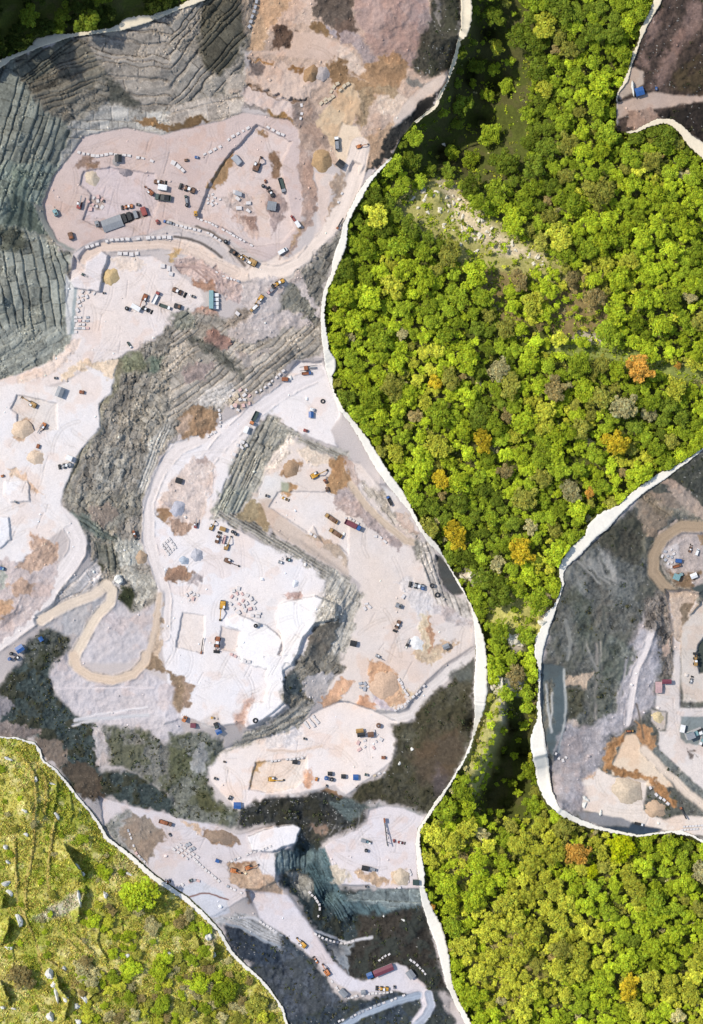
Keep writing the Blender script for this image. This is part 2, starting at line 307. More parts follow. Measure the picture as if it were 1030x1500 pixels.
# --- second floor
paint('Z 155,375 220,375 255,395 290,420 300,440 285,455 262,462 248,478 218,512 176,525 140,535 85,560 40,575 -160,610 -160,585 20,552 75,528 102,505 106,480 97,440 108,375 120,395 145,400', (226,217,214), z=(14,), m=.05, fine=.05)
dirt('F 100,290 200,240 330,160 420,60 480,60 420,160 330,230 250,300 100,340', (228,208,192), al=.7, m=.05)
dirt('D 620,540 760,530 860,580 760,640 690,600', (224,206,188), al=.6, m=.05)
dirt('D 950,540 1000,500 1060,500 1030,540 970,570', (198,172,130))
paint('D 500,570 590,510 630,530 600,620 580,740 430,720 400,680 490,620', (226,219,219), z=(17,), m=.04, w=1)
paint('D 380,640 430,720 430,990 390,990 372,700', (214,214,212), m=.08)
paint('D 430,720 450,725 430,990 405,990', (160,172,176), m=.08, w=1)
dirt('E 0,560 130,530 280,620 400,680 540,700 500,760 380,800 270,760 180,680 60,620', (196,177,171), bump=2.5)
for k_ in range(4):
    road([(250+(20+k_*45)/3.96, 240+(590-k_*4)/3.96), (250+(130+k_*40)/3.96, 240+(600+k_*6)/3.96), (250+(215+k_*28)/3.96, 240+(670+k_*4)/3.96), (250+(255+k_*16)/3.96, 240+(745)/3.96)], 2.2, (164+k_*8,142+k_*8,136+k_*8), soft=1.4)
dirt('E 130,660 200,670 260,700 270,740 160,715', (162,130,112), fine=.3)
dirt('E 130,840 240,820 290,900 240,985 130,985', (182,148,132), fine=.4, bump=2)
# --- the dark central face
C0 = (128,125,120)
cliff('Z 150,530 176,525 218,512 248,478 290,455 340,470 400,455 440,440 472,445 472,480 476,515 440,522 420,540 390,570 340,590 300,612 275,612 255,640 235,680 210,720 212,760 205,800 228,860 230,885 200,905 190,880 165,860 140,850 125,800 105,765 85,745 95,720 112,660 145,590 150,560', C0, 115, 16, 12, 1.7)
cliff('F 690,180 780,160 970,0 1060,0 1060,560 860,850 840,990 370,990 460,740 580,560 580,440 650,370', (122,120,115), 112, 13, 9, 2.0, bend=12, cv=.3)
cliff('F 650,180 720,190 680,330 640,420 600,440 590,540 540,640 470,760 420,880 370,990 330,990 440,740 560,560 570,440 630,370', (122,121,110), 112, 14, 11, 1.6, bend=5, cv=.2, mode='slab')
cliff('F 800,300 980,420 900,640 780,560', (132,130,124), 40, 12, 7, 1.8, cv=.3)
cliff('F 600,700 760,720 700,900 520,960', (130,130,126), 112, 10, 7, 1.8, cv=.34)
cliff('F 690,180 800,150 860,200 860,260 760,270 690,260', (96,100,84), 60, 14, 7, 1.2)
cliff('F 860,190 960,170 940,240 880,290', (92,104,96), 60, 14, 7, 1.2)
cliff('F 690,190 720,230 640,430 590,440 650,360', (112,110,94), 112, 12, 9, 1.2)
cliff('F 860,700 960,560 1010,520 960,680 880,850 840,990 770,980', (166,166,163), 112, 34, 6, 1.0, mode='slab')
cliff('H 350,30 360,0 850,0 800,140 690,180 640,260 480,160', (120,119,113), 112, 14, 11, 1.9, cv=.26)
dirt('H 500,90 650,60 700,130 620,200 520,140', (150,130,122), al=.5, fine=.5)
cliff('H 340,100 470,130 690,260 690,300 600,270 450,190', (92,101,97), 30, 40, 5, 1.4, cv=.18, mode='slab')
cliff('H 520,270 690,310 700,430 690,470 640,470 620,400 560,400', (98,100,94), 85, 26, 6, 1.4, mode='slab')
cliff('H 690,260 830,310 780,420 700,440 690,330', (156,158,154), 85, 14, 7, 1.0)
cliff('H 680,470 760,430 900,520 910,560 830,660 790,760 790,600 730,520', (146,146,141), 30, 14, 8, 1.2)
scrub('H 540,400 600,410 610,450 575,455', (62,64,42), None, .8, stones=0, bump=1)
scrub('H 700,540 750,560 780,610 780,700 740,690 685,640', (60,66,46), None, .7, stones=.02, bump=1)
# upper right part of it, below the second road
cliff('E 1010,330 990,480 930,630 890,740 880,830 780,740 740,640 830,560 940,440', (108,108,105), 120, 18, 9, 1.6)
cliff('E 640,760 740,640 790,760 860,880 860,990 820,960 760,860 690,850 640,860', (104,105,100), 130, 16, 8, 1.6)
dirt('E 740,640 800,740 880,850 870,890 770,770 690,690', (204,194,190), m=.06)
dirt('E 390,860 560,850 700,860 800,900 860,990 300,990 330,930', (196,186,182), m=.1, bump=1.6)
dirt('E 420,680 620,650 650,740 560,840 480,850 400,800', (204,194,190), m=.08)
cliff('E 300,940 400,830 480,840 430,910 330,985', (128,120,112), -40, 14, 6, 1.0)
cliff('E 0,860 60,840 140,850 150,985 0,985', (110,113,107), -40, 14, 8, 1.6)
cliff('G 0,0 350,0 400,100 600,50 640,0 870,0 885,150 740,190 640,240 480,370 300,460 150,430 80,450 0,560', (142,138,132), -38, 30, 6, 1.4, cv=.2, mode='slab', bend=14)
dirt('G 250,0 350,60 340,110 250,130 190,80', (152,124,114), fine=.45, bump=2)
dirt('G 340,60 430,90 600,40 640,0 350,0', (192,182,177), m=.08)
dirt('G 370,130 480,150 600,100 470,210 410,220', (184,175,168), m=.1)
dirt('G 60,250 160,200 260,210 160,300 80,310', (170,154,147), fine=.4)
cliff('G 100,60 270,200 420,280 430,270 300,130 160,30', (88,89,84), 38, 20, 6, 1.4)
cliff('G 100,420 250,320 340,310 380,350 300,450 160,430', (172,170,168), -32, 30, 6, .8, cv=.1)
dirt('G 370,360 480,370 480,440 380,490 340,460', (196,182,168), fine=.35, bump=1.5)
# --- third floor and the road down to it
paint('Z 473,530 485,565 500,605 485,630 495,655 430,630 392,605 365,640 330,715 318,748 330,765 380,795 440,815 480,845 495,868 492,905 465,930 445,975 420,985 418,1010 420,1035 400,1050 365,1050 345,1060 310,1065 275,1050 240,1060 245,1000 236,930 242,880 228,848 209,800 210,750 225,700 250,650 300,635 360,600 410,565 437,530', (233,229,230), z=(0,320,900,-.008,0.006), zs=2, m=.035, fine=.035, w=2)
road('Z 470,545 420,570 370,605 335,640 300,680 300,720', 20, (226,221,222), track=.05)
road('Z 300,640 262,655 235,690 217,735 216,790 232,840 243,880 240,930', 17, (226,219,217), track=.05)
dirt('Z 228,755 250,705 280,667 318,682 307,720 298,760 262,785 235,762', (216,201,193), m=.07)
dirt('G 130,740 200,750 240,800 210,830 170,790', (186,170,164), fine=.3)
dirt('G 170,790 270,790 220,990 170,990', (219,205,198), m=.06)
dirt('H 890,145 960,95 1010,130 980,180 930,180', (158,132,106))
dirt('H 960,70 1030,60 1090,120 1030,140', (172,166,168), fine=.2)
dirt('I 0,150 60,160 130,180 120,230 60,250 0,260', (172,148,132), fine=.4, bump=1.5)
dirt('I 0,440 80,430 130,470 140,520 60,530 0,520', (160,132,110), fine=.4, bump=1.5)
dirt('I 120,480 170,500 160,550 110,550', (176,170,172), fine=.3)
dirt('H 975,460 1060,430 1090,490 1060,530 960,530', (156,130,112), fine=.4)
dirt('G 80,460 160,430 290,480 270,590 190,640 80,640 30,600', (160,134,108), bump=2)
dirt('G 30,620 40,560 100,480 120,500 90,600', (190,166,146))
dirt('I 640,600 740,570 780,610 740,630', (196,172,166))
paint('I 610,710 640,650 700,630 840,605 960,650 960,740 850,760 770,850 740,940 700,1010 640,990 660,860 620,780', (244,242,242), z=(3.2,), m=.02, fine=.02, w=2)
paint('I 320,740 390,715 480,750 560,780 660,860 620,940 650,990 700,1010 640,1050 410,990 390,920 410,810 330,780', (243,241,241), z=(1.6,), m=.02, fine=.02, w=1.5)
paint('L 690,0 650,70 660,180 670,270 540,370 440,420 430,400 460,280 545,270 570,180 550,130 570,60 500,0', (240,238,239), z=(2.4,), m=.02, fine=.02, w=1.5)
paint('I 290,780 400,810 380,930 290,920', (228,217,211), m=.05, w=1, z=(-1.2,))
paint('I 70,700 200,720 190,940 30,900', (230,222,218), m=.05, w=1, z=(-.9,))
paint('I 500,760 520,720 590,610 640,650 600,740 540,770', (226,224,226), m=.03, w=1)
dirt('L 0,110 60,120 130,170 110,260 40,350 0,330', (166,143,124))
dirt('H 950,650 940,760 930,990 840,990 850,880 900,740', (202,181,160))
dirt('K 840,0 920,0 940,60 990,100 1060,150 1060,300 1000,340 985,280 1010,190 950,90 850,80', (150,130,108))
dirt('L 365,350 430,280 480,230 440,400 400,420', (196,166,152), soft=6, fine=.35)
paint('L 170,380 290,330 300,440 180,420', (214,208,206), m=.1, fine=.15)
# --- the sunken pit and the right floor
paint('Z 345,750 400,655 425,640 480,670 530,680 560,720 605,790 630,850 650,880 692,895 694,945 640,985 590,1045 575,1050 500,1032 480,1010 495,960 505,900 530,855 440,790', (222,212,206), z=(-7,), zs=4, m=.05, fine=.05)
cliff('G 550,495 620,540 590,760 540,840 470,990 270,990 440,650', (138,139,134), 116, 50, 4, 1.3, bend=4, cv=.2, mode='slab')
cliff('G 560,500 720,610 700,640 640,690 590,760 540,800 500,700', (128,128,122), 116, 22, 7, 1.4, bend=6, cv=.22)
cliff('I 310,-20 480,-20 370,130 250,140', (134,138,132), 116, 60, 3.5, 1.3, bend=2, cv=.2, mode='slab')
cliff('G 570,490 720,600 880,680 1030,730 1030,780 900,745 800,690 690,620', (134,134,130), 28, 26, 6, 1.3, bend=5, mode='slab')
cliff('G 680,620 720,640 620,830 560,840', (188,180,172), 116, 20, 8, .6)
cliff('I 250,140 370,130 560,230 800,350 1030,490 1030,600 960,575 830,430 530,290', (133,133,130), 31, 60, 3.2, 1.3, bend=3, cv=.2, mode='slab')
cliff('J 0,430 100,500 215,590 160,720 130,850 60,990 -40,990 -60,800', (152,152,149), 118, 30, 4, 1.3, bend=10, cv=.2)
dirt('I 860,780 960,740 970,830 900,990 750,990 800,850', (108,106,100), fine=.5, bump=2)
dirt('I 370,130 470,30 510,60 590,220 540,225 430,165', (160,145,117))
paint('I 470,0 510,50 600,240 800,350 1030,490 1030,420 790,240 570,90 620,0', (207,192,180), m=.06)
paint('I 620,0 570,90 800,240 830,200 880,300 960,300 1030,360 1040,100 900,0', (228,220,216), z=(-8.2,), m=.04, w=1)
dirt('I 790,250 830,240 960,300 1030,380 1030,420 900,330', (180,164,148), fine=.3)
dirt('G 620,860 700,765 750,770 760,820 680,870', (168,138,108))
paint('G 550,860 610,840 660,890 600,990 500,990', (224,219,215), m=.04, w=1)
dirt('G 690,900 730,930 680,970 640,960', (190,154,116))
paint('G 640,890 690,900 690,950 640,950', (166,170,150), m=.08)
dirt('G 730,720 800,690 900,745 940,780 860,800 780,780', (220,206,190), m=.05)
dirt('G 920,760 1000,750 1040,850 1030,990 940,990 900,900 940,830', (168,136,102))
dirt('G 1000,760 1090,800 1080,990 1010,990 1040,880', (186,170,162))
dirt('J 20,60 60,0 150,0 340,220 430,330 380,330 250,230 180,170', (180,166,162))
road('J 130,-40 230,90 350,205 450,290 500,300', 10, (203,186,167), track=.08)
cliff('J 170,-60 330,0 400,110 420,200 540,280 520,290 420,230', (146,142,136), 52, 26, 6, 1.4)
dirt('J 400,140 480,130 540,260 500,260 420,210', (186,172,163), fine=.3)
paint('J 310,-40 390,10 430,100 380,130', (216,212,210), m=.05)
cliff('J 500,290 600,300 640,380 660,550 730,610 830,640 830,700 800,740 700,680 620,640 560,420', (160,158,156), 72, 60, 5, 1.0, bend=5, cv=.16, mode='slab')
cliff('J 500,290 540,290 560,400 510,400', (112,112,108), 72, 12, 5, 1.0)
paint('J 630,370 660,380 720,450 790,590 730,600 670,540 650,480', (78,82,82), m=.1, z=(-13,), w=1)
dirt('J 620,640 700,680 800,740 850,760 830,800 740,780 560,690', (196,188,186), m=.06)
dirt('J 400,520 480,490 600,600 590,700 520,720 480,640', (216,212,212), al=.8, m=.05)
dirt('J 500,920 560,880 540,820 520,720 580,715 580,790 620,870 590,930 540,945', (216,204,180), m=.06)
dirt('J 590,940 680,870 770,870 690,945 600,990', (200,176,152))
dirt('J 570,715 590,715 590,790 630,860 600,935 540,955 480,940 500,920 560,930 600,890 570,800', (186,152,126), soft=1.5, w=1)
dirt('M 250,30 290,40 340,60 410,120 470,240 390,320 300,260 250,200', (203,170,142), m=.12)
dirt('M 440,180 500,230 560,170 480,250', (202,184,156), m=.08)
dirt('M 480,-20 690,-20 640,30 570,70 520,40', (205,186,162), m=.1)
dirt('M 150,340 200,250 230,230 280,310', (204,161,132), fine=.2)
dirt('M 260,240 330,260 370,320 320,320 270,290', (206,196,202), fine=.3)
dirt('L 860,270 930,190 1000,130 1060,160 960,320 900,335', (204,166,138), fine=.3)
dirt('L 900,310 950,300 970,325 920,340', (192,110,78), fine=.3)
dirt('M -10,300 30,290 40,330 0,340', (190,120,88), fine=.3)
cliff('L 740,0 1000,0 1010,100 960,110 830,280 690,330 650,230 660,150', (110,109,104), -50, 16, 9, 1.8, cv=.24)
scrub('L 660,140 710,90 770,170 760,230 690,250 655,220', (72,82,86), None, .3)
dirt('L 790,110 960,100 900,190 850,280 820,260 770,180', (186,182,182), m=.08, fine=.15)
road('M 860,-10 830,15 700,95 610,180 520,290 490,345 400,365 300,360', 15, (220,214,211), z=(-8,-11), soft=3)
# --- lower floor
paint('Z 300,1115 330,1095 390,1080 430,1068 465,1040 500,1025 560,1045 578,1055 582,1085 572,1115 545,1135 515,1160 505,1165 490,1150 460,1158 430,1165 390,1166 378,1190 352,1190 330,1165 308,1140', (236,226,221), z=(-13,), m=.04, fine=.04)
paint('L 490,625 790,592 790,700 720,770 570,800 455,780', (235,223,212), z=(-14.6,), m=.04, w=1)
dirt('L 480,640 500,620 560,640 500,680 470,770 455,770', (206,176,134), soft=2)
dirt('L 770,680 790,650 820,740 810,790 760,770', (208,164,136), soft=3)
cliff('L 310,560 430,440 560,380 650,330 830,280 740,420 560,480 330,560', (134,133,128), -22, 26, 6, 1.6, cv=.2)
dirt('L 560,470 700,440 740,420 760,440 660,550 560,540', (224,218,217), m=.05)
road('Z 392,1099 430,1101 470,1094', 4, (226,208,196), soft=1.5)
paint('L 420,780 560,800 540,850 510,930 400,900 420,830', (232,230,234), m=.03)
paint('L 640,800 740,760 830,800 800,830 640,830', (238,232,230), m=.03)
dirt('L 860,790 900,780 960,800 1000,830 870,830', (150,120,92), fine=.3)
# --- dark vegetated slopes, left and below
scrub('K 0,190 140,0 300,0 290,130 340,230 440,340 560,400 560,600 600,680 800,680 1030,870 1030,940 800,890 620,830 560,860 420,790 340,670 200,490 0,470', (70,81,80), (62,62,46), .5)
dirt('K -300,250 60,240 70,300 20,340 0,350 -300,400', (150,146,150), fine=.3)
dirt('K -300,380 80,380 240,460 170,480 0,470 -300,470', (140,130,126), fine=.45)
paint('K 290,130 360,0 460,0 480,100 560,150 700,160 850,100 900,120 1010,190 990,280 1030,340 1060,440 980,500 860,440 600,400 440,340 340,230', (203,198,202), soft=4, w=5, m=.07, bump=1.2)
road('K 430,380 560,340 700,320 860,300', 3, (226,222,224), soft=1.5)
road('K 320,190 560,190 740,185 890,190', 3, (222,214,216), soft=1.5)
road('K 440,375 620,360 780,350 860,345', 5, (204,204,208), soft=1.5)
road('K 420,405 560,375', 4, (210,208,208), soft=1.5)
scrub('K 600,395 860,440 980,510 1030,520 1030,870 800,680 640,640', (130,131,126), (92,96,74), .5, stones=.05)
scrub('L 0,440 180,450 300,480 310,550 210,640 210,720 300,850 400,900 380,990 0,990', (124,127,118), (92,96,76), .5, stones=.06)
scrub('L 160,770 230,790 330,900 200,910 150,850', (84,86,62), None, .6)
scrub('L 0,520 100,540 130,640 60,720 0,700', (96,100,78), None, .5)
dirt('L 120,560 200,480 200,640 180,700 110,650', (176,176,176), al=.7)
dirt('K 540,410 600,400 650,640 570,650', (186,181,181), fine=.3)
dirt('K 200,490 340,500 400,600 330,665 230,580', (128,119,110), m=.1)
dirt('K 400,600 590,680 600,830 560,870 470,820 350,670', (90,81,70), fine=.4, m=.15)
scrub('H 150,860 260,780 420,800 400,920 330,990 130,990', (92,96,90), (58,62,46), .6)
paint('H 240,720 540,600 620,620 520,790 420,860 260,780 220,740', (198,195,196), soft=4, m=.1, bump=.8)
paint('H 640,600 700,640 780,710 900,650 860,880 840,990 420,990 520,800 600,690', (200,195,198), soft=4, m=.09, bump=1)
dirt('H 580,660 700,700 780,760 700,830 600,760', (208,196,196), al=.6)
cliff('H 250,680 330,560 560,400 600,480 540,580 400,640', (172,170,172), -42, 36, 8, 1.0, cv=.14, mode='slab')
dirt('H 670,480 710,500 700,560 660,540', (206,202,200), m=.05)
road('Z -60,985 0,938 30,915 60,893 72,868 98,832 112,810 114,790 103,768 85,752', 24, (227,221,220), z=(9,14), soft=3)
road('H 240,745 330,690 440,640 540,600 620,540', 15, (224,210,194), z=(9,5), soft=3)
road('H 620,540 650,570 640,640 580,700 520,800 450,920 425,990', 14, (224,210,192), z=(5,1), soft=3)
road('K 425,0 450,70 520,120 650,145 770,115 840,40 845,0', 14, (217,198,178), z=(1,1), soft=3)
road('H 845,990 900,800 920,680 925,600', 8, (212,194,176), z=(1,1.5), soft=3)
# --- left floor
paint('Z -160,600 20,562 85,566 150,530 172,528 162,575 146,592 146,625 112,668 95,715 86,742 105,768 60,800 40,860 20,900 -160,960', (231,226,225), z=(14,), m=.045, fine=.045)
dirt('F 345,260 480,190 560,210 690,180 660,300 560,260 500,240 370,300', (226,207,184), m=.05)
paint('F 100,390 60,470 100,500 100,560 200,600 330,590 330,440', (226,219,214), z=(12.6,), m=.05, w=1)
dirt('F 110,545 160,530 185,570 180,610 130,660 65,650 80,600', (208,182,158))
dirt('F 150,740 210,700 250,740 240,800 200,790', (214,190,166))
dirt('F 40,820 110,830 160,880 250,980 200,980 150,930 90,870', (222,200,180))
paint('F 30,890 160,890 170,920 170,1010 60,1010 20,960', (236,234,235), z=(15.4,), m=.03, w=1)
dirt('H -300,420 60,380 180,430 330,330 330,560 200,720 0,870 -300,1000', (200,188,186), m=.14, fine=.2)
dirt('H 170,240 230,270 330,310 345,370 260,430 180,470 90,430 130,380 180,340', (194,168,150), fine=.4, bump=1.6)
dirt('H 40,540 130,510 200,550 150,610 90,600', (190,164,146), fine=.35, bump=1.2)
dirt('H -300,640 0,630 70,620 75,690 0,750 -300,780', (190,160,132))
paint('H -300,130 50,150 60,280 0,330 -300,330', (236,234,236), z=(15.6,), m=.03, w=1)
dirt('H 0,440 40,420 40,560 0,560', (176,180,172))
# --- lower benches
paint('Z 146,1169 185,1180 240,1192 300,1206 350,1221 425,1206 438,1215 436,1235 405,1250 402,1292 370,1310 330,1330 305,1345 270,1318 225,1285 158,1226', (212,206,209), z=(-20,), m=.05, fine=.05)
dirt('O 160,120 260,160 370,270 310,330 270,420 150,330 90,210', (150,138,126), m=.12)
cliff('O 0,200 120,110 160,120 90,210 160,350 250,440 200,420 100,330', (112,116,116), 45, 9, 6, 1.0)
dirt('O 580,210 780,240 800,290 740,320 640,300 575,245', (148,126,107), bump=2)
dirt('O 440,160 540,180 580,240 540,220 470,180', (206,180,156))
dirt('O 720,410 900,390 960,480 1040,560 1040,650 900,600 760,520', (196,172,150), fine=.3, bump=1.5)
dirt('O 730,410 860,385 890,410 790,430', (158,128,104))
paint('O 430,570 560,510 700,580 720,620 740,700 620,740 500,650', (204,206,214), m=.05, w=2)
road('O 480,615 560,590 620,585 690,610 730,620', 2.4, (128,92,82), soft=1)
dirt('O 840,590 930,580 900,640 860,640', (186,160,140), al=.8)
# valley at the bottom: dark scrub and walls with shade put into the colour, roads
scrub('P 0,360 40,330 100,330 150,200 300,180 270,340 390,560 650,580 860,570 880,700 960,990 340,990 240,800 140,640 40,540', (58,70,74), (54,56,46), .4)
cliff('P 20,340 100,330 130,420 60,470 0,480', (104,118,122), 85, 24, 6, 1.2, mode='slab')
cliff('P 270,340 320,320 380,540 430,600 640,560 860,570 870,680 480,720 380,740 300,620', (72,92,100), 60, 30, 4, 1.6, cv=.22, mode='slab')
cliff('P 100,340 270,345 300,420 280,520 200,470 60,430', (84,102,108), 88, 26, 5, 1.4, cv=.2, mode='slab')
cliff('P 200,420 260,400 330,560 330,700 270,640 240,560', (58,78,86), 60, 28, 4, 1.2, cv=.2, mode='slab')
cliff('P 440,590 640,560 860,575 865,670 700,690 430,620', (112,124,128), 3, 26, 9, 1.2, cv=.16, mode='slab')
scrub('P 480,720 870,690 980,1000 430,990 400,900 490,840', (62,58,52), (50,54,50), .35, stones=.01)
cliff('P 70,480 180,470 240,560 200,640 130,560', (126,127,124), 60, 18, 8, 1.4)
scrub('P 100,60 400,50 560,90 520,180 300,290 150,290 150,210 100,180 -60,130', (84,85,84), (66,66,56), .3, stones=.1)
for q in range(7):
    road([(400+(320+q*30)/3.96, 1160+(70+q*6)/3.96), (400+(290+q*34)/3.96, 1160+(130+q*8)/3.96), (400+(210+q*40)/3.96, 1160+(230+q*6)/3.96)], 1.6, (138,136,134), soft=1)
dirt('P 220,210 310,200 330,240 250,260', (140,124,112))
scrub('L 400,900 520,850 620,830 740,830 860,800 1000,830 1060,840 1060,990 380,990', (62,65,64), (54,54,44), .35, stones=.09)
cliff('M 0,880 120,830 260,880 480,880 560,920 240,900 120,960', (86,100,102), 5, 20, 5, 1.0, al=.7)
paint('P 300,310 430,250 540,190 560,110 650,80 760,95 870,145 845,210 832,300 842,480 858,560 640,565 560,540 400,540 340,430', (222,217,221), z=(-20,), m=.045, fine=.045, w=2)
dirt('P 330,430 430,430 460,500 400,540 360,530', (206,197,182), m=.1)
dirt('P 490,450 570,470 680,500 660,550 560,530 500,490', (190,166,142))
dirt('P 700,470 780,440 790,500 740,550 690,540', (205,186,162))
paint('P 0,205 120,190 160,210 130,300 60,320 0,350 -120,340 -150,260', (236,234,237), z=(-15.5,), m=.03, w=1)
paint('O 730,405 1000,350 1000,480 930,480 890,400', (228,224,226), m=.04, w=1)
# right dark slope
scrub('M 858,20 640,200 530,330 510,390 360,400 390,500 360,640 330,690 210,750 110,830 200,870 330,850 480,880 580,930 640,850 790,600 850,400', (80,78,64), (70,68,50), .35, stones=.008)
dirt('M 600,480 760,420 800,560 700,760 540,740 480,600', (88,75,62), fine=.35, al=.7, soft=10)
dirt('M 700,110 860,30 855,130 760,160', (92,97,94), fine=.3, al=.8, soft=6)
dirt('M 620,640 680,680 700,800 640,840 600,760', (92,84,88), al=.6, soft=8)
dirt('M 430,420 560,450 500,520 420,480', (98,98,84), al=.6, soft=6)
# bottom
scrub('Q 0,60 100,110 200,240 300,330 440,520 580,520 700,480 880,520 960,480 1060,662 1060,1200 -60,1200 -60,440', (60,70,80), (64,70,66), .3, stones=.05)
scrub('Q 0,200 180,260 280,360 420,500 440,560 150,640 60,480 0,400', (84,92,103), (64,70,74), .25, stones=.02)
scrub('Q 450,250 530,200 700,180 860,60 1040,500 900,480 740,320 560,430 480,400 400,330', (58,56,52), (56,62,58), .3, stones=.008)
scrub('O 700,790 760,780 900,850 1030,920 1030,990 800,990 720,880', (55,65,78), None, .3)
cliff('O 620,740 800,705 950,740 1030,810 1030,900 860,830 740,760 660,790', (142,146,152), 25, 40, 5, .8, bend=12, cv=.1, mode='slab')
road('O 800,735 880,730 950,765 1010,815', 4, (212,212,216), soft=1.5)
road('O 720,770 800,790 920,855 1030,900', 3, (150,160,172), soft=1.5)
dirt('Q 330,200 400,230 500,230 470,300 480,390 400,320', (140,146,152), fine=.3)
paint('Q -60,-60 60,-40 150,-30 190,20 300,170 340,240 400,330 480,400 540,430 610,420 680,360 740,330 790,350 850,410 930,490 955,560 900,640 830,680 810,662 880,570 870,520 820,510 730,480 560,490 480,480 380,410 300,320 200,230 120,170 0,90', (216,212,218), z=(-27,), zs=4, m=.05, w=3)
road('Q 600,195 470,225 380,190 300,165', 4, (200,202,208), soft=1.5)
road('Q 440,680 540,610 680,560 800,525 860,508', 11, (160,174,192), z=(-31,-28), soft=2, track=.2)
road('Q 830,690 900,620 930,560 915,500', 11, (176,184,198), soft=2, track=.2)
# --- right patch
scrub('Z 1200,560 1030,655 967,705 906,754 851,810 824,840 820,872 803,925 790,986 790,1021 799,1087 808,1158 846,1199 909,1218 962,1219 1030,1231 1200,1300', (106,108,104), (92,95,88), .1, stones=.03)
scrub('R 820,240 1030,70 1300,-100 1300,400 1030,400 900,320', (80,82,76), (66,70,62), .15, stones=.05)
dirt('R 780,255 830,240 930,310 1030,400 1300,560 1300,640 1030,480 900,420 860,330', (172,157,145), m=.1)
cliff('R 700,315 880,390 1030,480 1030,510 880,430', (110,110,104), 25, 20, 5, 1.0)
dirt('R 680,330 860,330 900,420 800,400', (150,138,126), fine=.3)
dirt('R 640,350 800,420 830,480 760,600 660,560', (146,134,120), fine=.35)
dirt('R 780,560 880,480 1030,500 1300,560 1300,900 1000,900 880,890 790,780 770,700', (178,168,164), z=(-9,), m=.12)
paint('R 790,660 880,610 900,700 850,780 790,740', (200,194,193), m=.14, fine=.3)
dirt('R 820,770 1000,800 960,890 870,870', (132,112,94), fine=.45)
dirt('R 1000,560 1200,540 1200,640 1010,620', (150,128,104), fine=.3)
dirt('R 905,850 1010,760 1030,790 930,890', (128,108,86), fine=.4)
cliff('R 640,330 700,320 800,400 860,430 830,470 760,440', (118,110,98), 30, 18, 5, 1.2, mode='slab')
cliff('R 770,690 790,780 880,890 1000,985 1040,960 1000,900 890,860 810,770 795,690', (112,110,104), 50, 14, 4, 1.2, mode='slab')
dirt('R 660,560 720,560 690,700 640,720', (128,126,112), fine=.25)
dirt('S 800,-40 960,-40 985,20 930,110 890,330 860,330 830,100', (190,170,152), m=.1)
scrub('R 230,750 420,630 580,720 640,800 620,990 150,990', (106,109,106), (122,125,123), .05, stones=.03)
for q in range(4):
    road([(770+(300+q*60)/3.96, 640+(720-q*10)/3.96), (770+(380+q*40)/3.96, 640+(800+q*5)/3.96), (770+(430+q*50)/3.96, 640+(860-q*8)/3.96)], 3, (150,150,147), soft=2)
scrub('R 350,650 620,400 700,560 660,740 580,720 430,630', (84,84,76), (74,76,66), .15, stones=.02)
road('R 1100,520 1030,520 900,510 800,590 740,690 740,790 800,860 900,930 990,1000 1060,1060', 16, (166,148,126), z=(-7,-11), soft=2.5)
paint('R 960,870 1100,830 1100,960 1030,940', (76,86,86), m=.1)
dirt('S 600,250 700,60 780,130 770,300 740,600 650,700 560,760 400,800 330,860 300,990 200,990 230,880 420,700 530,640 530,600 570,400', (182,178,182), soft=6, fine=.3)
road('S 740,140 690,290 640,400 610,560 592,710', 9, (223,217,217), z=(-6,-14), soft=2.5, track=.03)
cliff('S 690,0 800,-60 850,150 862,440 770,440 780,280 740,160 690,170', (104,101,99), 80, 9, 6, 1.8, cv=.4)
dirt('S 780,250 840,220 840,320 790,310', (186,164,150), fine=.3)
scrub('S 570,250 640,300 560,480 520,640 420,660 420,300 480,200', (124,128,122), (100,108,100), .15, stones=.05)
paint('S 820,-60 960,-60 1000,20 900,150 890,400 895,620 1200,620 1200,990 900,990 770,830 820,760 830,650 750,620 750,500 850,450 860,200', (214,207,204), z=(-15,), zs=3, m=.05)
dirt('S 820,-60 1010,-60 950,120 900,250 860,200', (196,179,164), m=.06)
dirt('S 890,20 980,10 920,140 895,240', (130,116,100), fine=.3)
paint('S 905,150 1030,0 1200,0 1200,590 915,590 895,440', (208,200,192), z=(-14.5,), m=.06)
paint('S 1000,260 1050,190 1200,190 1200,420 1010,420 985,330', (72,82,78), m=.12, w=1, z=(-17,))
paint('S 90,370 220,385 232,560 228,720 165,925 108,820 85,600', (84,97,102), m=.14, z=(-5,), zs=3)
cliff('S 100,470 160,465 150,700 110,790 95,600', (90,90,84), 88, 20, 5, 1.0)
dirt('S 240,420 390,420 372,492 240,482', (190,171,152), m=.08)
scrub('S 240,500 340,500 335,640 232,700', (84,84,70), None, .3)
dirt('S 230,690 300,690 310,830 210,900', (176,166,158), fine=.3)
road('S 405,250 415,400 412,560 405,680', 4, (150,146,140), soft=2)
dirt('S 500,790 590,765 585,820 520,890 500,950 450,1010 455,900', (188,150,112))
paint('S 585,780 645,780 690,870 760,960 860,1080 760,1090 500,1010 500,960 540,880', (226,208,186), z=(-14,), zs=3, m=.05)
dirt('S 640,720 735,740 775,850 715,895 680,850', (170,136,102))
paint('S 730,630 820,650 815,740 780,750 730,700', (196,188,182), m=.06)
dirt('S 740,660 790,650 800,690 760,700', (206,184,142))
paint('S 900,670 1200,670 1200,860 930,830 890,790', (132,142,144), m=.2, w=1)
dirt('U 460,270 470,220 530,110 590,100 570,150 510,200 520,280 640,330 780,370 830,430 900,510 880,530 780,470 710,370 520,350', (164,125,87), bump=2)
dirt('U 640,60 735,70 770,180 715,225 680,160', (168,132,98))
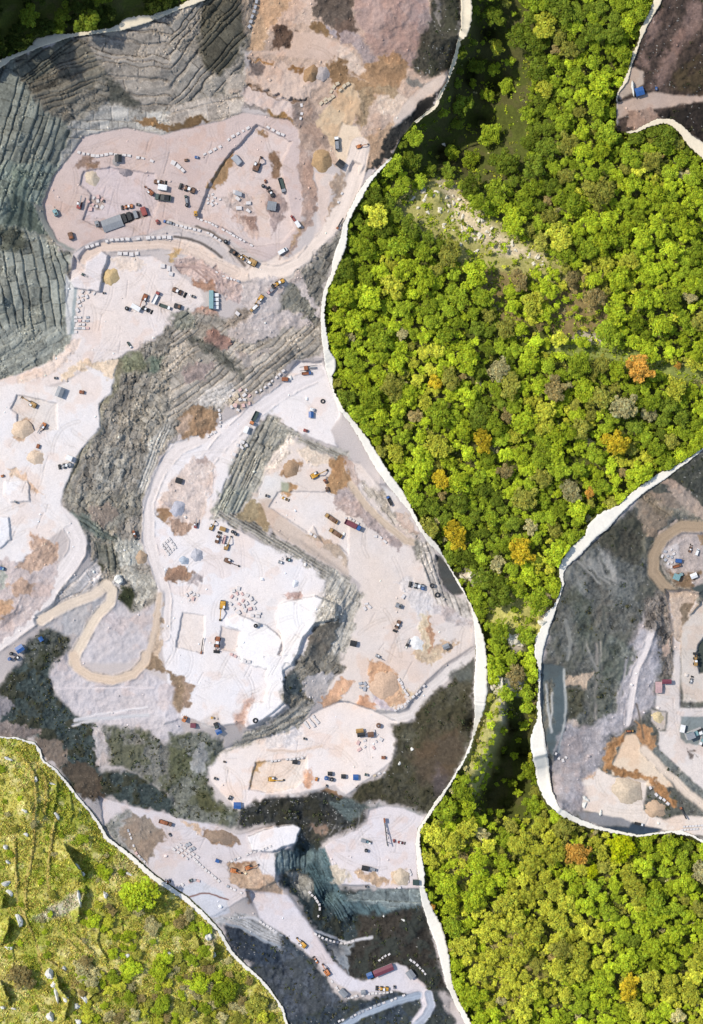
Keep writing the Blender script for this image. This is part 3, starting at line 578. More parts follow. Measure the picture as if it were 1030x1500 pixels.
paint('U 320,380 400,290 520,350 700,375 700,460 680,540 800,600 900,575 1200,600 1200,720 780,660 440,570 330,540', (228,218,209), z=(-16,), zs=3, m=.05)
dirt('U 340,330 400,310 390,350 330,380', (206,170,136))
scrub('U 720,200 770,180 1030,420 1030,480 880,370', (130,135,132), (112,118,116), .1, stones=.03)
road('U 690,190 790,300 900,400 1060,540', 12, (226,211,195), soft=3)
paint('U 780,80 890,90 900,190 1030,220 1100,300 1100,480 1030,420 780,190', (220,214,211), m=.05)
dirt('U 920,205 1005,220 960,258', (120,112,108), fine=.3)
dirt('U 150,400 140,300 220,50 400,60 480,150 440,260 330,380 330,560 250,560 200,520', (172,168,172), fine=.3, soft=6)
paint('U 300,550 420,560 600,600 630,640 440,632 330,598', (140,142,148), m=.1)
paint('U 430,632 600,640 620,615 790,655 760,672 690,692 550,668', (56,70,86), m=.15)
for st_, w_, c_ in (('S 590,330 560,480 535,640', 3, (168,166,170)), ('S 330,130 350,260 420,420', 3, (146,146,142)), ('S 300,60 340,190 330,300', 4, (98,102,98)), ('S 230,120 260,240 240,340', 5, (140,142,138)), ('S 450,60 470,200 440,330', 4, (92,96,92)), ('S 120,485 130,640 150,760', 3, (186,190,190)), ('S 155,530 152,640 140,720', 2, (196,198,198)), ('S 222,400 232,560 226,700 190,880', 2.5, (196,200,198)), ('S 430,240 440,420 425,560', 3, (168,164,156)), ('S 640,600 660,680 690,800', 2.5, (104,96,84))):
    road(st_, w_, c_, soft=2, track=.15)
for st_ in ('S 440,270 540,250 520,400 480,640 425,640 420,420', 'R 230,900 330,860 360,985 200,985', 'S 250,0 380,0 400,200 300,260'):
    scrub(st_, (88,94,86), (104,108,102), .35, stones=.03, soft=7)
dirt('R 420,660 470,650 520,780 500,830 480,760', (160,160,157), fine=.3, soft=4, al=.8); dirt('R 340,690 420,740 470,820 400,790 330,730', (150,151,148), fine=.3, soft=5, al=.8); dirt('R 270,800 330,860 360,930 320,900', (146,148,145), fine=.3, soft=4, al=.8)
# --- top right patch
scrub('TR 790,-300 790,0 700,160 640,310 590,470 530,600 527,780 640,770 770,690 850,695 1030,830 1400,1100 1400,-300', (86,74,68), (62,54,48), .1, stones=.05)
for st in ('TR 960,0 1030,0 1030,160 900,300 800,480 740,520 800,330 900,180', 'TR 690,280 660,380 720,400 700,300', 'TR 700,150 800,60 780,160 720,260'):
    dirt(st, (142,120,112), fine=.3, soft=6, al=.75)
scrub('TR 860,420 1030,300 1200,300 1200,560 900,540 820,500', (68,58,48), (78,68,50), .15, stones=.06)
paint('TR 530,590 640,560 740,530 900,560 1030,555 1300,555 1300,590 1030,590 870,612 740,630 530,690', (184,166,154), z=(2,), zs=3, m=.08)
paint('TR 545,540 620,390 690,420 690,490 610,540 560,570', (190,176,163), m=.08)
dirt('TR 590,650 740,630 770,690 660,760 600,740', (150,130,118), fine=.4)
scrub('TR 770,650 1030,595 1300,590 1300,1000 1030,820 900,720 850,692 770,690', (52,46,42), (40,36,32), .1, stones=.05)

# saw marks and hairline joints on the sawn floors
def sawlines(st, ang, n, ln, dark=.9, seed=0):
    r_ = random.Random(seed); P = pts(st); xs = [p[0] for p in P]; ys = [p[1] for p in P]; k = 0
    while k < n:
        x = r_.uniform(min(xs), max(xs)); y = r_.uniform(min(ys), max(ys)); k += 1
        if sdist(P, np.float32([x]), np.float32([y]))[0] < 2: continue
        a = R(ang+r_.choice((0, 90))+r_.uniform(-5, 5)); l = ln*r_.uniform(.3, 1); L = [(x, y), (x+l*math.cos(a), y+l*math.sin(a))]
        s = bbox(L, 4); d, _, _ = pdist(L, X[s]+.6*nC[s], Y[s]+.6*nD[s]); f = 1-(1-dark)*(1-ss(.3, 1.3, d)); ALB[s] *= f[..., None]; DZ[s] -= .25*(1-ss(.3, 1.3, d))
sawlines('Z 240,780 330,770 480,850 460,930 400,1040 250,1040', 28, 30, 32, .90, 1); sawlines('Z 0,590 140,560 100,720 0,850', 20, 23, 28, .90, 2)
sawlines('Z 110,205 430,180 430,350 70,340', 12, 30, 35, .90, 3); sawlines('Z 110,390 290,400 200,520 110,520', 8, 15, 28, .90, 4); sawlines('Z 350,690 560,720 690,900 560,1040 500,930', 32, 30, 30, .90, 5)
sawlines('Z 310,1090 570,1060 540,1140 340,1180', 5, 17, 25, .90, 6); sawlines('Z 480,1200 600,1180 610,1300 500,1290', 10, 13, 25, .90, 7); sawlines('Z 180,1200 430,1220 400,1330', 25, 13, 23, .90, 8); sawlines('Z 860,1140 1020,1180 1000,1215 850,1195', 20, 8, 21, .90, 9); sawlines('Z 970,1010 1030,1010 1030,1060 960,1050', 0, 6, 16, .90, 10)

# wheel tracks of the machines, in pairs
def tracks(st, n, seed, tone=.93):
    r_ = random.Random(seed); P = pts(st); xs = [p[0] for p in P]; ys = [p[1] for p in P]; k = 0
    while k < n:
        x, y = r_.uniform(min(xs), max(xs)), r_.uniform(min(ys), max(ys)); k += 1
        if sdist(P, np.float32([x]), np.float32([y]))[0] < 4: continue
        a = r_.uniform(0, 6.28); c = r_.uniform(-.16, .16); L = [(x, y)]
        for _ in range(r_.randint(6, 14)):
            a += c+r_.uniform(-.08, .08); x += 6*math.cos(a); y += 6*math.sin(a)
            if sdist(P, np.float32([x]), np.float32([y]))[0] < 1: break
            L.append((x, y))
        if len(L) < 4: continue
        s = bbox(L, 7); d, al, sd = pdist(L, X[s]+.8*nC[s], Y[s]+.8*nD[s]); tn = tone+r_.uniform(-.02, .05)
        f = 1-(1-tn)*np.maximum(1-ss(.5, 1.5, np.abs(d-2.2)), .35*(1-ss(2, 4, d)))*(.5+vn(al/3, d*0, seed)); ALB[s] *= np.stack([f, 1-(1-f)*1.12, 1-(1-f)*1.3], -1); DZ[s] -= .10*(1-ss(.5, 1.5, np.abs(d-2.2)))
tracks('Z 240,640 330,640 470,540 500,600 330,760 480,850 460,930 400,1050 250,1050 220,760', 80, 1); tracks('Z 0,590 160,530 130,640 90,740 110,780 0,930', 50, 2); tracks('Z 100,205 440,170 440,350 380,395 70,340', 70, 3)
tracks('Z 110,375 290,400 290,450 200,520 60,570', 45, 4); tracks('Z 400,660 560,720 690,900 690,950 560,1040 500,930 540,860', 70, 5); tracks('Z 310,1090 570,1050 540,1140 340,1180', 40, 6); tracks('Z 480,1200 610,1190 610,1300 490,1290', 25, 7)
tracks('Z 180,1200 430,1220 400,1330 300,1340', 35, 8); tracks('Z 860,1130 1030,1180 1030,1220 850,1195', 25, 9); tracks('Z 960,950 1040,950 1040,1100 970,1080', 25, 10); tracks('Z 380,1330 430,1330 520,1430 600,1430 600,1455 500,1450', 30, 11, .95)
tracks('Z 380,60 520,70 560,200 500,260 440,200', 40, 12)
# ------------------------------------------------------------------ forest, meadow masks; levels
ALBQ = ALB
sdq = np.full(X.shape, -1e6, np.float32)
for P in QA: sdq = np.maximum(sdq, sdist(P, X, Y))
sdm = sdist(MEADOW, X, Y)
sdb = np.full(X.shape, -1e6, np.float32)
for P in QB: sdb = np.maximum(sdb, sdist(P, X, Y))
forest_d = np.minimum(-sdb, -sdm)                       # >0 inside the forest
is_q = (sdq > 0) & (sdm < 0)
# anchors: (X, Y, z)
AN = [(-140,140,46),(0,100,43),(60,62,42),(110,55,42),(180,44,40),(260,15,39),(330,-40,38),(-140,300,46),(-140,480,38),(0,300,38),(0,440,32),(-140,560,24),(20,200,40),(100,120,37),(230,100,34),(320,80,31),
 (560,30,32),(670,50,36),(600,-100,40),(450,-100,32),(400,30,27),(690,-140,42),(640,150,24),(600,190,20),(565,240,18),(540,262,18),(510,310,16),(490,380,14),(472,450,9),(476,520,3),(500,600,2),(560,702,-1),(614,775,-4),(690,890,-8),(696,960,-10),(695,1060,-15),(640,1170,-19),(600,1100,-15),(600,1000,-10),(610,1240,-20),(627,1350,-29),(665,1470,-31),(560,1380,-31),(700,1620,-33),(480,1310,-42),(440,1290,-38),(450,1250,-36),(520,1345,-42),(500,1380,-38),
 (0,1081,0),(60,1112,-6),(100,1150,-12),(145,1207,-18),(250,1302,-20),(340,1400,-28),(420,1500,-33),(480,1640,-36),(420,1420,-33),(100,1040,-3),(200,1150,-14),(300,1190,-19),(450,1190,-21),(0,1000,6),(-140,1000,8),(-140,1080,6),(160,950,2),(60,960,5),(250,1100,-8),
 (330,470,12),(400,470,10),(420,510,7),(250,530,11),(200,650,6),(150,800,8),(200,880,2),(560,760,-2),
 (1030,660,3),(967,707,1),(906,756,0),(851,812,-1),(822,850,-1),(800,950,-2),(792,1020,-2),(800,1100,-4),(820,1180,-10),(909,1216,-17),(1010,1222,-17),(1180,600,4),(1180,1280,-18),(900,850,-3),(860,950,-4),(880,1080,-10),
 (1000,50,12),(1180,50,16),(930,90,6),(906,150,2),(903,190,1),(985,178,1),(1030,212,-1),(1100,60,16),(1180,320,-2),
 (0,20,62),(-2,0,62),(-2,50,56),(0,-20,62),(60,-60,62),(-2,80,48),(-4,-60,64),(120,-20,58),(200,-60,56),(300,-140,50),(-26,-140,158),(-40,-140,158),(-70,-140,158),(-110,-140,158),(-145,-140,158),(-26,-115,146),(-40,-115,146),(-70,-115,146),(-110,-115,146),(-145,-115,146),(-26,-90,134),(-40,-90,134),(-70,-90,134),(-110,-90,134),(-145,-90,134),(-26,-60,120),(-40,-60,120),(-70,-60,120),(-110,-60,120),(-145,-60,120),(-26,-30,109),(-40,-30,109),(-70,-30,109),(-110,-30,109),(-145,-30,109),(-26,0,97),(-40,0,97),(-70,0,97),(-110,0,97),(-145,0,97),(-26,30,85),(-40,30,85),(-70,30,85),(-110,30,85),(-145,30,85),(-26,60,72),(-40,60,72),(-70,60,72),(-110,60,72),(-145,60,72),(-26,90,56),(-40,90,56),(-70,90,56),(-110,90,56),(-145,90,56),  # high ridge outside the left margin, added to throw shade on the corner
 (775,60,8),(715,50,-8),(730,130,-24),(702,180,-24),(690,110,-18),(770,150,0),(650,228,-18),(690,235,-14),(600,232,6),(700,300,15),(640,290,16),(800,380,12),(860,250,14),(980,330,12),(960,450,13),(700,480,12),(620,500,9),(800,560,14),(900,600,12),(620,640,6),(720,700,8),(860,720,6),(780,780,4),(720,860,-1),(760,900,2),(745,940,2),
 (738,1000,8),(735,1028,11),(731,1052,10),(722,1075,9),(711,1100,7),(700,1125,4),(690,1150,-2),(750,1045,-14),(752,1062,-32),(768,1100,-46),(765,1150,-48),(745,1175,-46),(728,1130,-42),(740,1100,-42),(722,1165,-40),(690,1200,-18),(720,1240,-16),(800,1240,-13),(950,1280,-12),(1100,1320,-8),(800,1400,-16),(1000,1450,-12),(760,1600,-24),(1100,1600,-14),(830,60,16),(900,30,18),(880,160,10),
 (-140,1200,14),(40,1180,4),(-140,1400,8),(60,1330,-2),(150,1320,-8),(60,1480,-8),(200,1440,-16),(330,1480,-27),(-140,1640,0),(250,1640,-26),(300,1400,-23),(200,1300,-15)]
gs = 4
cx = np.arange(-160, 1200, gs, dtype=np.float32); cy = np.arange(-160, 1664, gs, dtype=np.float32)
CX, CY = np.meshgrid(cx, cy)
fixed = np.zeros(CX.shape, bool); val = np.zeros(CX.shape, np.float32)
def zfun(z, x, y):
    return z[0] if len(z) == 1 else z[0]+(x-z[1])*z[3]+(y-z[2])*z[4]
for kind, P, z, a, w, wf in FLOORS:
    s0 = np.asarray(P); pad = 4
    i0, i1 = np.searchsorted(cy, [s0[:,1].min()-40, s0[:,1].max()+40]); j0, j1 = np.searchsorted(cx, [s0[:,0].min()-40, s0[:,0].max()+40])
    sl = (slice(i0, i1), slice(j0, j1)); x = CX[sl]; y = CY[sl]
    if kind == 'poly': m = sdist(P, x, y) > 2.5; v = zfun(z, x, y)+0*x
    else:
        d, al, _ = pdist(P, x, y); L = al.max()+1e-6; m = d < a/2; v = z[0]+(z[-1]-z[0])*al/L
    fixed[sl] |= m; val[sl] = np.where(m, v, val[sl])
for ax, ay, az in AN:
    i = int(np.clip(round((ay+160)/gs), 1, len(cy)-2)); j = int(np.clip(round((ax+160)/gs), 1, len(cx)-2))
    fixed[i-1:i+2, j-1:j+2] = True; val[i-1:i+2, j-1:j+2] = az
def solve(fx, v, lev):
    h, w = fx.shape
    if lev > 0:
        h2, w2 = (h+1)//2, (w+1)//2
        f2 = np.zeros((h2, w2)); v2 = np.zeros((h2, w2))
        for di in (0, 1):
            for dj in (0, 1):
                q = fx[di::2, dj::2].astype(float); p = v[di::2, dj::2]
                f2[:q.shape[0], :q.shape[1]] += q; v2[:q.shape[0], :q.shape[1]] += q*p
        g = solve(f2 > 0, (v2/np.maximum(f2, 1)).astype(np.float32), lev-1)
        u = np.repeat(np.repeat(g, 2, 0), 2, 1)[:h, :w]
    else: u = np.full(fx.shape, v[fx].mean(), np.float32)
    u = np.where(fx, v, u)
    for it in range(60 if lev < 5 else 90):
        p = np.pad(u, 1, mode='edge'); n = (p[:-2, 1:-1]+p[2:, 1:-1]+p[1:-1, :-2]+p[1:-1, 2:])*0.25
        u = np.where(fx, v, n)
    return u.astype(np.float32)
ZC = solve(fixed, val, 6)
def bil(A, ax, ay, x, y):
    j = np.clip(np.searchsorted(ax, x)-1, 0, len(ax)-2); i = np.clip(np.searchsorted(ay, y)-1, 0, len(ay)-2)
    fx = np.clip((x-ax[j])/(ax[j+1]-ax[j]), 0, 1); fy = np.clip((y-ay[i])/(ay[i+1]-ay[i]), 0, 1)
    return (A[i, j]*(1-fx)+A[i, j+1]*fx)*(1-fy)+(A[i+1, j]*(1-fx)+A[i+1, j+1]*fx)*fy
Z = bil(ZC, cx, cy, X, Y).astype(np.float32)
for kind, P, z, a, w, wf in FLOORS:
    if kind == 'poly':
        s, k = mask(P, min(a, 2.5) if a < 3 else a, w, wf); v = zfun(z, X[s], Y[s])
    else:
        s = bbox(P, w+a+8); d, al, _ = pdist(P, X[s]+w*nA[s], Y[s]+w*nB[s]); k = 1-ss(a/2-1, a/2+5, d); v = z[0]+(z[-1]-z[0])*al/(al.max()+1e-6)
    Z[s] = Z[s]*(1-k)+v*k
# benches cut by the quarry machines follow the contour lines of the faces
zz = Z+0.9*nA+0.5*nM; st_ = 3.2; q = zz/st_; fr = q-np.floor(q)
Zt = (np.floor(q)+ss(0.45, 1.0, fr))*st_-0.9*nA-0.5*nM
Z = Z+(Zt-Z)*np.clip(CL, 0, 1)*is_q*0.8
riser = np.clip(CL, 0, 1)*ss(0.4, 0.6, fr)*(1-ss(0.9, 1.0, fr))
ALB *= (1-0.10*riser)[..., None]
Z += np.where(is_q, DZ+0.10*nC, 0)
# forest floor lies below the rim, so the crowns close up level with it
FD = ss(-1, 7, forest_d)
sink = 8.5
tlc = ss(0, 1, (300-X)/60)*ss(0, 1, (110-Y)/40)
Z -= np.where(is_q, 0, FD*sink*(1-0.5*tlc))
Z += np.where(is_q, 0, (1.2*nA+0.5*nM)*ss(0, 12, forest_d))
# meadow: small scarps and humps
def scarp(st, h, fade):
    global Z
    L = pts(st); s = bbox(L, fade+6); x = X[s]+2*nC[s]; y = Y[s]+2*nD[s]
    d, al, sd = pdist(L, x, y); Lm = al.max()+1e-6; tp = np.minimum(1, np.minimum(al, Lm-al)/Lm*4)
    Z[s] += np.where(sd > 0, h*tp*np.clip(1-d/fade, 0, 1)**1.5, -0.3*h*tp*np.clip(1-d/(fade*.6), 0, 1))*(sdm[s] > 0)
for k_, st in enumerate(('N 205,-80 200,100 185,250 155,400 150,560 180,640 240,820', 'N 355,-60 312,60 292,200 282,360', 'K 105,540 200,680 215,850 205,990', 'K 215,620 270,720 280,850 250,990', 'N 85,80 95,260 105,460', 'N 250,790 340,860 430,910', 'N 385,690 490,790', 'N 410,640 570,800', 'K 330,680 330,800 300,960', 'N 30,600 80,800 70,950', 'K 400,760 420,900 400,1000', 'N 600,560 560,700 640,860', 'N 700,560 720,680')):
    scarp(st, 1.1+.4*(k_ % 3), 10)
scarp('N 375,140 390,190 420,240 470,300 500,360', 11, 30)
scarp('N 500,380 490,440 460,520 450,610', 7, 16)
scarp('N 20,430 10,520', 9, 18); scarp('N 60,560 40,650 0,740', 8, 16); scarp('N 0,930 30,1000 60,1080', 7, 16)
scarp('N 320,880 340,980 400,1040 370,1180', 7, 10); scarp('N 510,960 560,1000 480,1080', 3, 10)
scarp('O 640,860 650,900 640,960 640,1000', 7, 20); scarp('N 110,580 120,620', 4, 10)
scarp('O 540,830 570,900', 4, 12)
Z += np.where(sdm > 0, 0.7*nM+0.35*nC, 0)
# albedo of the forest floor and of the meadow
ff = lin((92,100,42))*(1+0.35*nM+0.3*nF)[..., None]
g2 = ss(-.1, .2, nM+.5*nA)[..., None]*.6
ff = ff*(1-g2)+lin((96,88,58))*(1+.3*nF)[..., None]*g2
def fpaint(st, col, soft=6, w=8, m=.2, fine=.3, al=1.0):
    s, a = mask(pts(st), soft, w, 5); a = (a*al)[..., None]
    ff[s] = ff[s]*(1-a)+lin(col)*(1+m*(nM[s]+nC[s])+fine*nF[s])[..., None]*a
fpaint('Z 570,300 590,280 640,258 700,300 760,345 830,385 840,420 815,410 740,400 690,400 640,360 590,335', (178,172,104))
fpaint('Z 640,265 660,262 690,300 750,350 800,380 740,372 680,340', (222,204,166), fine=.5)
fpaint('Z 700,385 760,400 740,440 770,470 740,480 710,430', (150,132,86))
fpaint('Z 800,430 880,400 900,450 880,500 830,495 800,480', (146,128,84))
fpaint('Z 850,485 890,490 880,505 840,500', (206,192,170))
fpaint('Z 780,515 830,502 890,500 960,520 1030,545 1030,565 940,542 860,528', (150,160,84))
fpaint('V 300,430 520,370 790,470 720,660 560,640 340,600', (196,190,108))
fpaint('V 220,1150 400,1090 480,1330 400,1620 200,1880 150,1600', (186,180,112))
fpaint('V 440,640 560,650 580,740 500,760', (214,200,180), fine=.4)
fpaint('V 320,930 450,960 610,960 600,1100 440,1080 330,1110', (210,200,172), fine=.5)
fpaint('V 90,190 240,190 290,270 170,290 110,250', (212,198,178), fine=.4)
fpaint('V 700,500 780,480 770,600 720,600', (214,196,172))
fpaint('V 750,330 870,310 840,400 760,430', (190,170,140), fine=.4)
fpaint('V 400,1060 480,1200 470,1350 440,1300', (196,186,156), fine=.5)
fpaint('Z 690,1380 760,1360 800,1440 740,1500 690,1460', (176,162,96), al=.8)
fpaint('Z 640,1230 700,1230 730,1290 690,1330 640,1290', (176,166,96), al=.8)
me = lin((204,196,100))*(1+0.35*nM+0.5*nF+.3*nC)[..., None]
b = ss(-.05, .25, nA+.4*nM)[..., None]*.7
me = me*(1-b)+lin((158,168,58))*(1+.4*nF+.3*nC)[..., None]*b
b = ss(.12, .3, nM-.4*nA)[..., None]*.6
me = me*(1-b)+lin((236,222,158))*(1+.35*nF)[..., None]*b
def mpaint(st, col, soft=4, w=5, fine=.4, al=1.0, line=None):
    if line:
        L = pts(st); s = bbox(L, line+10); d, _, _ = pdist(L, X[s]+5*nA[s]+3*nC[s], Y[s]+5*nB[s]+3*nD[s]); a = (1-ss(line*.3, line, d))*al
    else: s, a = mask(pts(st), soft, w, 5); a = a*al
    a = a[..., None]; me[s] = me[s]*(1-a)+lin(col)*(1+.2*nM[s]+fine*nF[s])[..., None]*a
for st in ('N 200,-60 195,100 180,250 150,400 150,560 170,610 215,700 240,840 250,930', 'N 350,-60 310,60 290,200 280,360 290,480', 'N 80,80 90,260 100,460 140,560', 'K 100,560 190,680 200,850 195,990', 'K 210,640 260,720 270,850 240,990', 'N 240,780 330,850 420,900', 'N 380,700 480,800', 'N 400,640 560,800'):
    mpaint(st, (206,186,108), line=3.2, al=.85)
mpaint('N 200,570 300,500 420,420 480,410 480,500 380,560 230,590', (208,200,176), al=.9)
mpaint('N 600,280 760,220 820,260 760,330 620,330', (204,190,136), al=.8)
mpaint('N 400,940 520,820 620,880 600,1000 480,1040 400,1000', (186,164,116), al=.6)
mpaint('N 480,580 560,560 560,640 500,630', (200,182,140), al=.7)
mpaint('O 590,800 660,800 660,860 640,930 600,880', (214,200,168), al=.8)
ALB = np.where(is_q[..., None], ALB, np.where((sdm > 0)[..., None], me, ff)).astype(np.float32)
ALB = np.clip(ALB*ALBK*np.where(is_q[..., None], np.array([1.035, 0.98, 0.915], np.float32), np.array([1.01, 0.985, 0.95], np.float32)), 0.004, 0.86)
ZG = Z
# a floor of fine detail everywhere: shattered grain
def gz(x, y):
    x = np.atleast_1d(np.asarray(x, np.float32)); y = np.atleast_1d(np.asarray(y, np.float32)); return bil(ZG, gx, gy, x, y)
def gz1(x, y): return float(gz(x, y)[0])

# ------------------------------------------------------------------ materials
def mat(name, col, rough=0.6, metal=0.0, var=0.12, scale=1.2, bump=0.0, spec=0.4):
    m = bpy.data.materials.new(name); m.use_nodes = True; t = m.node_tree; p = t.nodes['Principled BSDF']
    p.inputs['Roughness'].default_value = rough; p.inputs['Metallic'].default_value = metal; p.inputs['Specular IOR Level'].default_value = spec
    c = lin(col)*0.66
    tc = t.nodes.new('ShaderNodeTexCoord'); no = t.nodes.new('ShaderNodeTexNoise'); no.inputs['Scale'].default_value = scale; no.inputs['Detail'].default_value = 4
    rp = t.nodes.new('ShaderNodeValToRGB'); rp.color_ramp.elements[0].position = 0.3; rp.color_ramp.elements[1].position = 0.7
    rp.color_ramp.elements[0].color = (*[float(v)*(1-var) for v in c], 1); rp.color_ramp.elements[1].color = (*[min(.9, float(v)*(1+var)) for v in c], 1)
    t.links.new(tc.outputs['Object'], no.inputs['Vector']); t.links.new(no.outputs['Fac'], rp.inputs[0]); t.links.new(rp.outputs[0], p.inputs['Base Color'])
    if bump:
        b = t.nodes.new('ShaderNodeBump'); b.inputs['Strength'].default_value = bump; b.inputs['Distance'].default_value = 0.2
        t.links.new(no.outputs['Fac'], b.inputs['Height']); t.links.new(b.outputs[0], p.inputs['Normal'])
    return m
def ground_mat(name, s1, s2, amt):
    m = bpy.data.materials.new(name); m.use_nodes = True; t = m.node_tree; p = t.nodes['Principled BSDF']
    p.inputs['Roughness'].default_value = 0.95; p.inputs['Specular IOR Level'].default_value = 0.15
    at = t.nodes.new('ShaderNodeAttribute'); at.attribute_name = 'Col'
    tc = t.nodes.new('ShaderNodeTexCoord'); n1 = t.nodes.new('ShaderNodeTexNoise'); n1.inputs['Scale'].default_value = s1; n1.inputs['Detail'].default_value = 6
    mr = t.nodes.new('ShaderNodeMapRange'); mr.inputs[1].default_value = .3; mr.inputs[2].default_value = .7; mr.inputs[3].default_value = 1-amt; mr.inputs[4].default_value = 1+amt
    mx = t.nodes.new('ShaderNodeVectorMath'); mx.operation = 'SCALE'
    t.links.new(tc.outputs['Object'], n1.inputs['Vector']); t.links.new(n1.outputs['Fac'], mr.inputs[0]); t.links.new(at.outputs['Color'], mx.inputs[0]); t.links.new(mr.outputs[0], mx.inputs['Scale'])
    t.links.new(mx.outputs[0], p.inputs['Base Color'])
    b = t.nodes.new('ShaderNodeBump'); b.inputs['Strength'].default_value = 0.35; b.inputs['Distance'].default_value = 0.4
    t.links.new(n1.outputs['Fac'], b.inputs['Height']); t.links.new(b.outputs[0], p.inputs['Normal'])
    return m
def mesh_np(name, V, Fq, material, cols=None, smooth=False, n=4):
    me_ = bpy.data.meshes.new(name); V = np.ascontiguousarray(V, np.float32); Fq = np.ascontiguousarray(Fq, np.int32)
    me_.vertices.add(len(V)); me_.vertices.foreach_set('co', V.ravel())
    me_.loops.add(Fq.size); me_.loops.foreach_set('vertex_index', Fq.ravel())
    me_.polygons.add(len(Fq)); me_.polygons.foreach_set('loop_start', np.arange(0, Fq.size, n, dtype=np.int32))
    try: me_.polygons.foreach_set('loop_total', np.full(len(Fq), n, np.int32))
    except Exception: pass
    if cols is not None:
        a = me_.attributes.new('Col', 'FLOAT_COLOR', 'POINT'); c4 = np.ones((len(V), 4), np.float32); c4[:, :3] = cols; a.data.foreach_set('color', c4.ravel())
    me_.update(calc_edges=True); me_.materials.append(material)
    if smooth: me_.polygons.foreach_set('use_smooth', np.ones(len(Fq), bool))
    return me_
def link(name, data, parent=None, loc=None, rotz=None, scale=None):
    o = bpy.data.objects.new(name, data); COL.objects.link(o)
    if parent is not None: o.parent = parent
    if loc is not None: o.location = loc
    if rotz is not None: o.rotation_euler = (0, 0, rotz)
    if scale is not None: o.scale = (scale,)*3 if not hasattr(scale, '__len__') else scale
    return o
def tag(o, label=None, cat=None, group=None, kind=None):
    if label: o['label'] = label
    if cat: o['category'] = cat
    if group: o['group'] = group
    if kind: o['kind'] = kind
    return o
# ------------------------------------------------------------------ the three ground sheets (one shared grid, no overlaps)
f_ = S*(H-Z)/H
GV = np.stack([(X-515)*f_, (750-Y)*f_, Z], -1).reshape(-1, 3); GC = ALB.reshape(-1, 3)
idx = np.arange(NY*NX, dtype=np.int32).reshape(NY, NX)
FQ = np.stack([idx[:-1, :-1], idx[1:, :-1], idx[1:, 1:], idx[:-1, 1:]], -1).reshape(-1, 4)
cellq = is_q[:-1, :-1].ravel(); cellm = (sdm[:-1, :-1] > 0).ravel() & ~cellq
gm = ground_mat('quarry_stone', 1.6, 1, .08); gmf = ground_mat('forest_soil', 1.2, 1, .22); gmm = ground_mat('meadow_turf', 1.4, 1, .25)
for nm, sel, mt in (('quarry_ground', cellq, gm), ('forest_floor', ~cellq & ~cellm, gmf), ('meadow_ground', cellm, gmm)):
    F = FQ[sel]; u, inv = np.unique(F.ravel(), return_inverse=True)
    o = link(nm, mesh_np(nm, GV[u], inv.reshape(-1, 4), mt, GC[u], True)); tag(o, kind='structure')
# the country beyond the photograph, one sheet out to the horizon
ring_x = np.concatenate([gx[::40], gx[-1:]]); ring_y = np.concatenate([gy[::40], gy[-1:]])
per = [(x, gy[0]) for x in ring_x]+[(gx[-1], y) for y in ring_y[1:]]+[(x, gy[-1]) for x in ring_x[::-1][1:]]+[(gx[0], y) for y in ring_y[::-1][1:-1]]
pv = []; pc = []
for k, (x, y) in enumerate(per):
    z = gz1(x, y); wx, wy, _ = wpt(x, y, z); ang = math.atan2(wy, wx); rr = math.hypot(wx, wy)
    for t in range(7):
        e = 1+(t/6.0)**2*22; zz_ = z*(1-t/6.0)-20*(t/6.0)+(random.uniform(-6, 10) if 0 < t < 6 else 0)
        pv.append((wx*e, wy*e, zz_ if t else z-0.05)); pc.append(lin((70, 84, 36))*random.uniform(.7, 1.2))
npz = len(per); pf = [(k*7+t, k*7+t+1, ((k+1) % npz)*7+t+1, ((k+1) % npz)*7+t) for k in range(npz) for t in range(6)]
o = link('hills', mesh_np('hills', pv, pf, gmf, np.array(pc), True)); tag(o, kind='structure')

# ------------------------------------------------------------------ torn paper edges
pap = mat('torn_paper', (240,232,216), 1, 0, .05, .8, .25, .05); papw = mat('cream_torn_paper', (236,220,190), 1, 0, .06, .8, .25, .05)
def resample(P, n):
    P = np.asarray(P, float); d = np.r_[0, np.cumsum(np.hypot(*np.diff(P, axis=0).T))]; t = np.linspace(0, d[-1], n)
    return np.stack([np.interp(t, d, P[:, 0]), np.interp(t, d, P[:, 1])], -1)
def match(Pa, Pb, n):                                     # pair each point of a with the nearest point of b, kept monotone
    A = resample(Pa, n); B0 = resample(Pb, n*4); j = 0; out = []
    for i, a in enumerate(A):
        lo = j; hi = min(len(B0), j+40); d = np.hypot(*(B0[lo:hi]-a).T); j = lo+int(np.argmin(d)); out.append(B0[j])
    out[-1] = B0[-1]; out[0] = B0[0]; o2 = np.array(out); kern = np.array([1, 2, 3, 2, 1])/9
    for c in (0, 1):
        pd = np.pad(o2[:, c], 2, mode='edge'); o2[:, c] = np.convolve(pd, kern, 'valid')
    return A, o2
